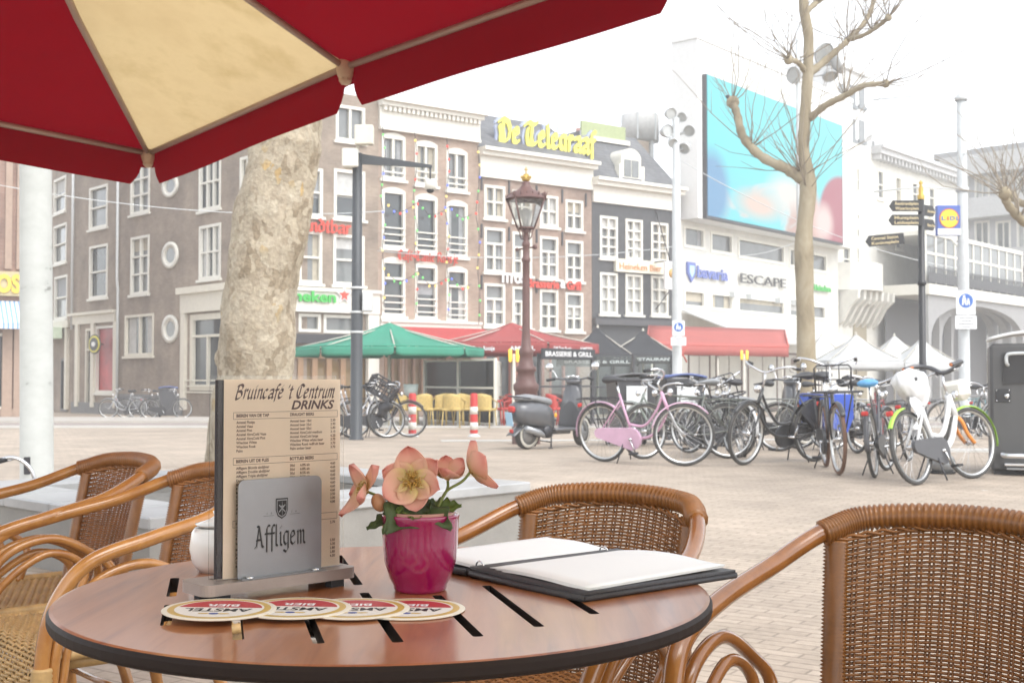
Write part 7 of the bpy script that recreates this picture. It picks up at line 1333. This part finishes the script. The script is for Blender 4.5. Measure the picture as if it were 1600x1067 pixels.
def petal(name, parent, Lp, Wp, Mx, cup, seed, twist=0.):
    rnd = random.Random(seed); m = MB(); nu, nv = 8, 10; k1, k2 = rnd.uniform(-.3, .3), rnd.uniform(0, 6)
    def fn(u, v):
        wd = Wp * math.sin(math.pi * min(1, .12 + .88 * v) ** .8) ** .62 * (1 if v < .98 else .8); a = (u - .5) * 2
        x = a * wd / 2; y = Lp * v; z = cup * Lp * (a * a * .35 * (1 - .3 * v) + .55 * v * v - .35 * v) + .035 * Lp * math.sin(4 * v + a * 3 + k2) + twist * a * v * Lp * .3
        return Mx @ Vector((x, y, z))
    m.grid(fn, nu, nv); o = m.build(name, pet_m, parent); at2 = o.data.attributes.new('along', 'FLOAT', 'POINT')
    for i, d in enumerate(at2.data): d.value = (i % (nv + 1)) / nv
    sd = o.modifiers.new('thickness', 'SOLIDIFY'); sd.thickness = .0005
    return o
def flower(c, dirv, size, spread, angs, seed, stems):
    z = Vector(dirv).normalized(); x = Vector((0, 0, 1)).cross(z); x = x.normalized() if x.length > .05 else Vector((1, 0, 0)); y = z.cross(x); B = Matrix((x, y, z)).transposed().to_4x4(); c = Vector(c)
    m = MB(); m.ball(c + z * size * .05, size * .13, (1, 1, .8), 10, 6); rnd = random.Random(seed)
    m2 = MB()
    for k in range(70):
        a = rnd.uniform(0, 6.283); t_ = rnd.uniform(.35, 1.15); d = (z * math.cos(t_) + (x * math.cos(a) + y * math.sin(a)) * math.sin(t_)); e_ = c + d * size * rnd.uniform(.22, .42); m2.bar(c, e_, size * .009, 4); m2.ball(e_, size * .028, (1, 1, 1), 5, 4)
    fo = m.build('flower_head', M('pistil', (.3, .17, .05), .7), fl); m2.build('stamens', stam, fo)
    for i, (a, ln, wd, sp) in enumerate(angs):
        T = Matrix.Translation(c) @ B @ Matrix.Rotation(R(a), 4, 'Z') @ Matrix.Translation((0, size * .06, .0005 * i)) @ Matrix.Rotation(R(90 - (spread + sp)), 4, 'X'); petal('petal', fo, size * ln, size * wd, T, .55, seed * 10 + i)
    m = MB(); m.tube(crv([c - z * .001] + [Vector(s) for s in stems], 6), [.0017] * (6 * len(stems)) + [.002], 7); m.build('stem', stem_m, fl)
def rel(px, py, Y): return at(px, py, Y) - fl.location
Y0 = 1.385
flower(rel(645, 752, Y0), (-.05, -.93, .22), .034, 84, ((8, 1.12, 1.15, 0), (-52, 1.0, 1.0, 4), (-108, .98, 1.05, -4), (-170, 1.02, 1.1, 2), (122, 1.08, 1.3, -6), (72, 1.0, 1.05, 8)), 3, [(.004, .004, .03), (.0, .0, .0)])
flower(rel(573, 768, Y0 + .005), (-.85, -.45, .1), .034, 66, ((15, 1.0, .95, 0), (100, .95, .8, 22), (-100, 1.0, .7, 0), (170, 1.1, .85, -10), (-45, 1.25, .55, 30)), 5, [(-.025, .0, .02), (-.005, .0, .0)])
flower(rel(736, 737, Y0 + .01), (.72, .30, .35), .033, 66, ((-15, 1.05, 1.25, 0), (65, 1.15, 1.1, 18), (-90, 1.05, 1.15, 0), (165, 1.0, .8, 0), (-150, .95, .9, 5)), 7, [rel(722, 752, Y0 + .01), rel(697, 768, Y0 + .01), rel(683, 795, Y0 + .008), (.006, .005, .0)])
flower(rel(700, 748, Y0 + .02), (.15, -.35, .9), .026, 50, ((0, 1.0, 1.2, 0), (72, 1.0, 1.2, 0), (144, 1.0, 1.2, 0), (216, 1.0, 1.2, 0), (288, 1.0, 1.2, 0)), 9, [rel(697, 768, Y0 + .015), (.008, .01, .0)])
m = MB(); p = rel(592, 785, Y0 - .005); m.ball(p, .0095, (.9, .8, 1.15), 12, 8, (0, R(-25), 0)); m.build('bud', bud_m, fl); m = MB(); m.tube(crv([p + Vector((.004, 0, -.008)), (-.02, 0, .012), (-.004, 0, 0)], 5), .0018, 6); m.build('stem', stem_m, fl)
def leaf(base, tip, width, up, lobes, mt, seed, droop=.25):
    base, tip = Vector(base), Vector(tip); d = tip - base; L = d.length; d.normalize(); up = Vector(up).normalized(); s = d.cross(up).normalized(); n = s.cross(d); m = MB(); rnd = random.Random(seed); ph = rnd.uniform(0, 6)
    def fn(u, v):
        a = (u - .5) * 2; wv = width * (math.sin(math.pi * min(.97, .06 + .94 * v) ** .7) ** .75); ed = 1 + .3 * abs(a) ** 3 * math.sin(lobes * v * math.pi * 2 + ph)
        return base + d * L * v + s * a * wv / 2 * ed + n * (.12 * width * abs(a) - droop * L * v * v + .05 * width * math.sin(9 * v + 4 * a))
    m.grid(fn, 10, 24); o = m.build('leaf', mt, fl); sd = o.modifiers.new('thickness', 'SOLIDIFY'); sd.thickness = .0006
leaf((-.0, -.004, .022), rel(600, 832, Y0 - .043), .046, (.1, -.75, .6), 2, leaf_m, 1, .05); leaf((-.01, 0, .016), rel(573, 822, Y0 - .012), .028, (-.2, -.6, .8), 5, leaf_m, 2, .1); leaf((.004, 0, .014), rel(722, 793, Y0 + .005), .026, (.2, -.7, .7), 5, leaf_l, 3, -.05); leaf((.0, -.004, .018), rel(704, 822, Y0 - .036), .034, (.3, -.8, .5), 2, leaf_m, 4, .1); leaf((.0, -.005, .01), rel(645, 812, Y0 - .036), .03, (0, -.6, .8), 3, leaf_l, 5, .0); leaf((.0, .006, .004), rel(640, 790, Y0 + .02), .03, (0, -.9, .4), 4, leaf_m, 6, .0); leaf((.0, .006, .004), rel(600, 795, Y0 + .03), .032, (0, -.9, .4), 4, leaf_m, 7, .0); leaf((.0, -.0, .012), rel(672, 800, Y0 - .01), .03, (.1, -.9, .4), 4, leaf_m, 8, .0); leaf((.0, -.0, .012), rel(618, 800, Y0 - .015), .034, (-.1, -.9, .4), 4, leaf_l, 9, .0)

# ================================================================== open menu folder
t = thing('menu_folder', 'open black leather menu folder with blank white pages', 'folder', (0, 0, .73))
leather = M('leather_black', (.035, .033, .036), .5, var=.2, vscale=80, bump=.25, bscale=400); page_m = M('page_white', (.8, .8, .78), .5, var=.02)
S1 = Vector((-.032, 1.505, 0)); S2 = Vector((.140, 1.645, 0)); uA = (S2 - S1); LL = uA.length; uA.normalize(); Fr = Vector((.072, 1.322, 0)); vA = (Fr - S1); vA -= uA * vA.dot(uA); WW = vA.length; vA.normalize()
def fp(a, b, z):
    b = b if b > 0 else b * .66
    return S1 + uA * a * LL + vA * b * WW + Vector((0, 0, z))
for sg in (1, -1):
    m = MB(); nn = 10
    m.grid(lambda u, v, sg=sg: fp(-.13 + 1.13 * u, sg * (.02 + 1.0 * v), .0055 + .004 * (1 - v) ** 3 * (1 if sg > 0 else .6)), 4, 10, thick=.0045); m.build('cover', leather, t)
    m = MB(); m.tube([fp(-.13, sg * 1.02, .0035), fp(1.0, sg * 1.02, .0032)], .0033, 8); m.tube([fp(-.13, sg * .03, .006), fp(-.13, sg * .5, .0035), fp(-.13, sg * 1.02, .0035)], .004, 8); m.tube([fp(1.0, sg * .03, .006), fp(1.0, sg * .5, .0035), fp(1.0, sg * 1.02, .0035)], .004, 8); m.build('padded_edge', leather, t)
    m = MB()
    for k in range(3): m.grid(lambda u, v, k=k, sg=sg: fp(-.07 + 1.02 * u + .006 * k, sg * (.05 + .93 * v), .0095 + .0012 * k + .006 * math.sin(math.pi * min(1, v * 1.15)) * (.5 + .5 * u) * (.5 if sg < 0 else 1) + .004 * u * v), 8, 10, thick=.0005)
    m.build('page', page_m, t)
m = MB(); m.tube([fp(-.13, 0, .0065), fp(1.0, 0, .0065)], .006, 8, flat=.7); m.build('spine', leather, t)
for a in (-.05, .9): m = MB(); m.tube([fp(a, .05 * math.cos(q), .009 + .009 * math.sin(q)) for q in [math.pi * i / 8 for i in range(9)]], .0011, 6); m.build('ring', steel, t)
# ================================================================== added parasol out of view, put here to shade the foreground
t = thing('added_shade_parasol', 'cream square parasol sheltering the café table from above', 'parasol', (.75, -.9, 0)); m = MB(); q = 1.9; A = Vector((0, 0, 2.95))
Cc = [Vector((-q, -q, 2.35)), Vector((q, -q, 2.35)), Vector((q, q, 2.35)), Vector((-q, q, 2.35))]
for i in range(4): m = MB(); m.grid(lambda u, v: A.lerp(Cc[i].lerp(Cc[(i + 1) % 4], u), v) - Vector((0, 0, .06 * math.sin(math.pi * v))), 8, 8); m.build('canopy_panel', cream_c, t)
m = MB(); m.lathe([(.3, 0), (.3, .08), (.04, .1), (.03, .12), (.03, 2.98), (0, 3.02)], 16); m.build('pole', MATS['tube_taupe'], t)
for c in Cc: m = MB(); m.bar(A - Vector((0, 0, .05)), c - Vector((0, 0, .02)), .013); m.build('rib', MATS['tube_taupe'], t)
# the air between here and the far side of the square
hz = MB(); hz.bb(-69, 109, -6.9, 124, -1.8, 26); o = hz.build('haze', bpy.data.materials.new('haze_air')); tag(o, kind='stuff')
hm = bpy.data.materials['haze_air']; hm.use_nodes = True; tn = hm.node_tree; tn.nodes.clear(); vo = tn.nodes.new('ShaderNodeVolumePrincipled'); vo.inputs['Density'].default_value = .0029; vo.inputs['Color'].default_value = (.97, .985, 1, 1); vo.inputs['Anisotropy'].default_value = .2; ou = tn.nodes.new('ShaderNodeOutputMaterial'); tn.links.new(vo.outputs[0], ou.inputs['Volume'])
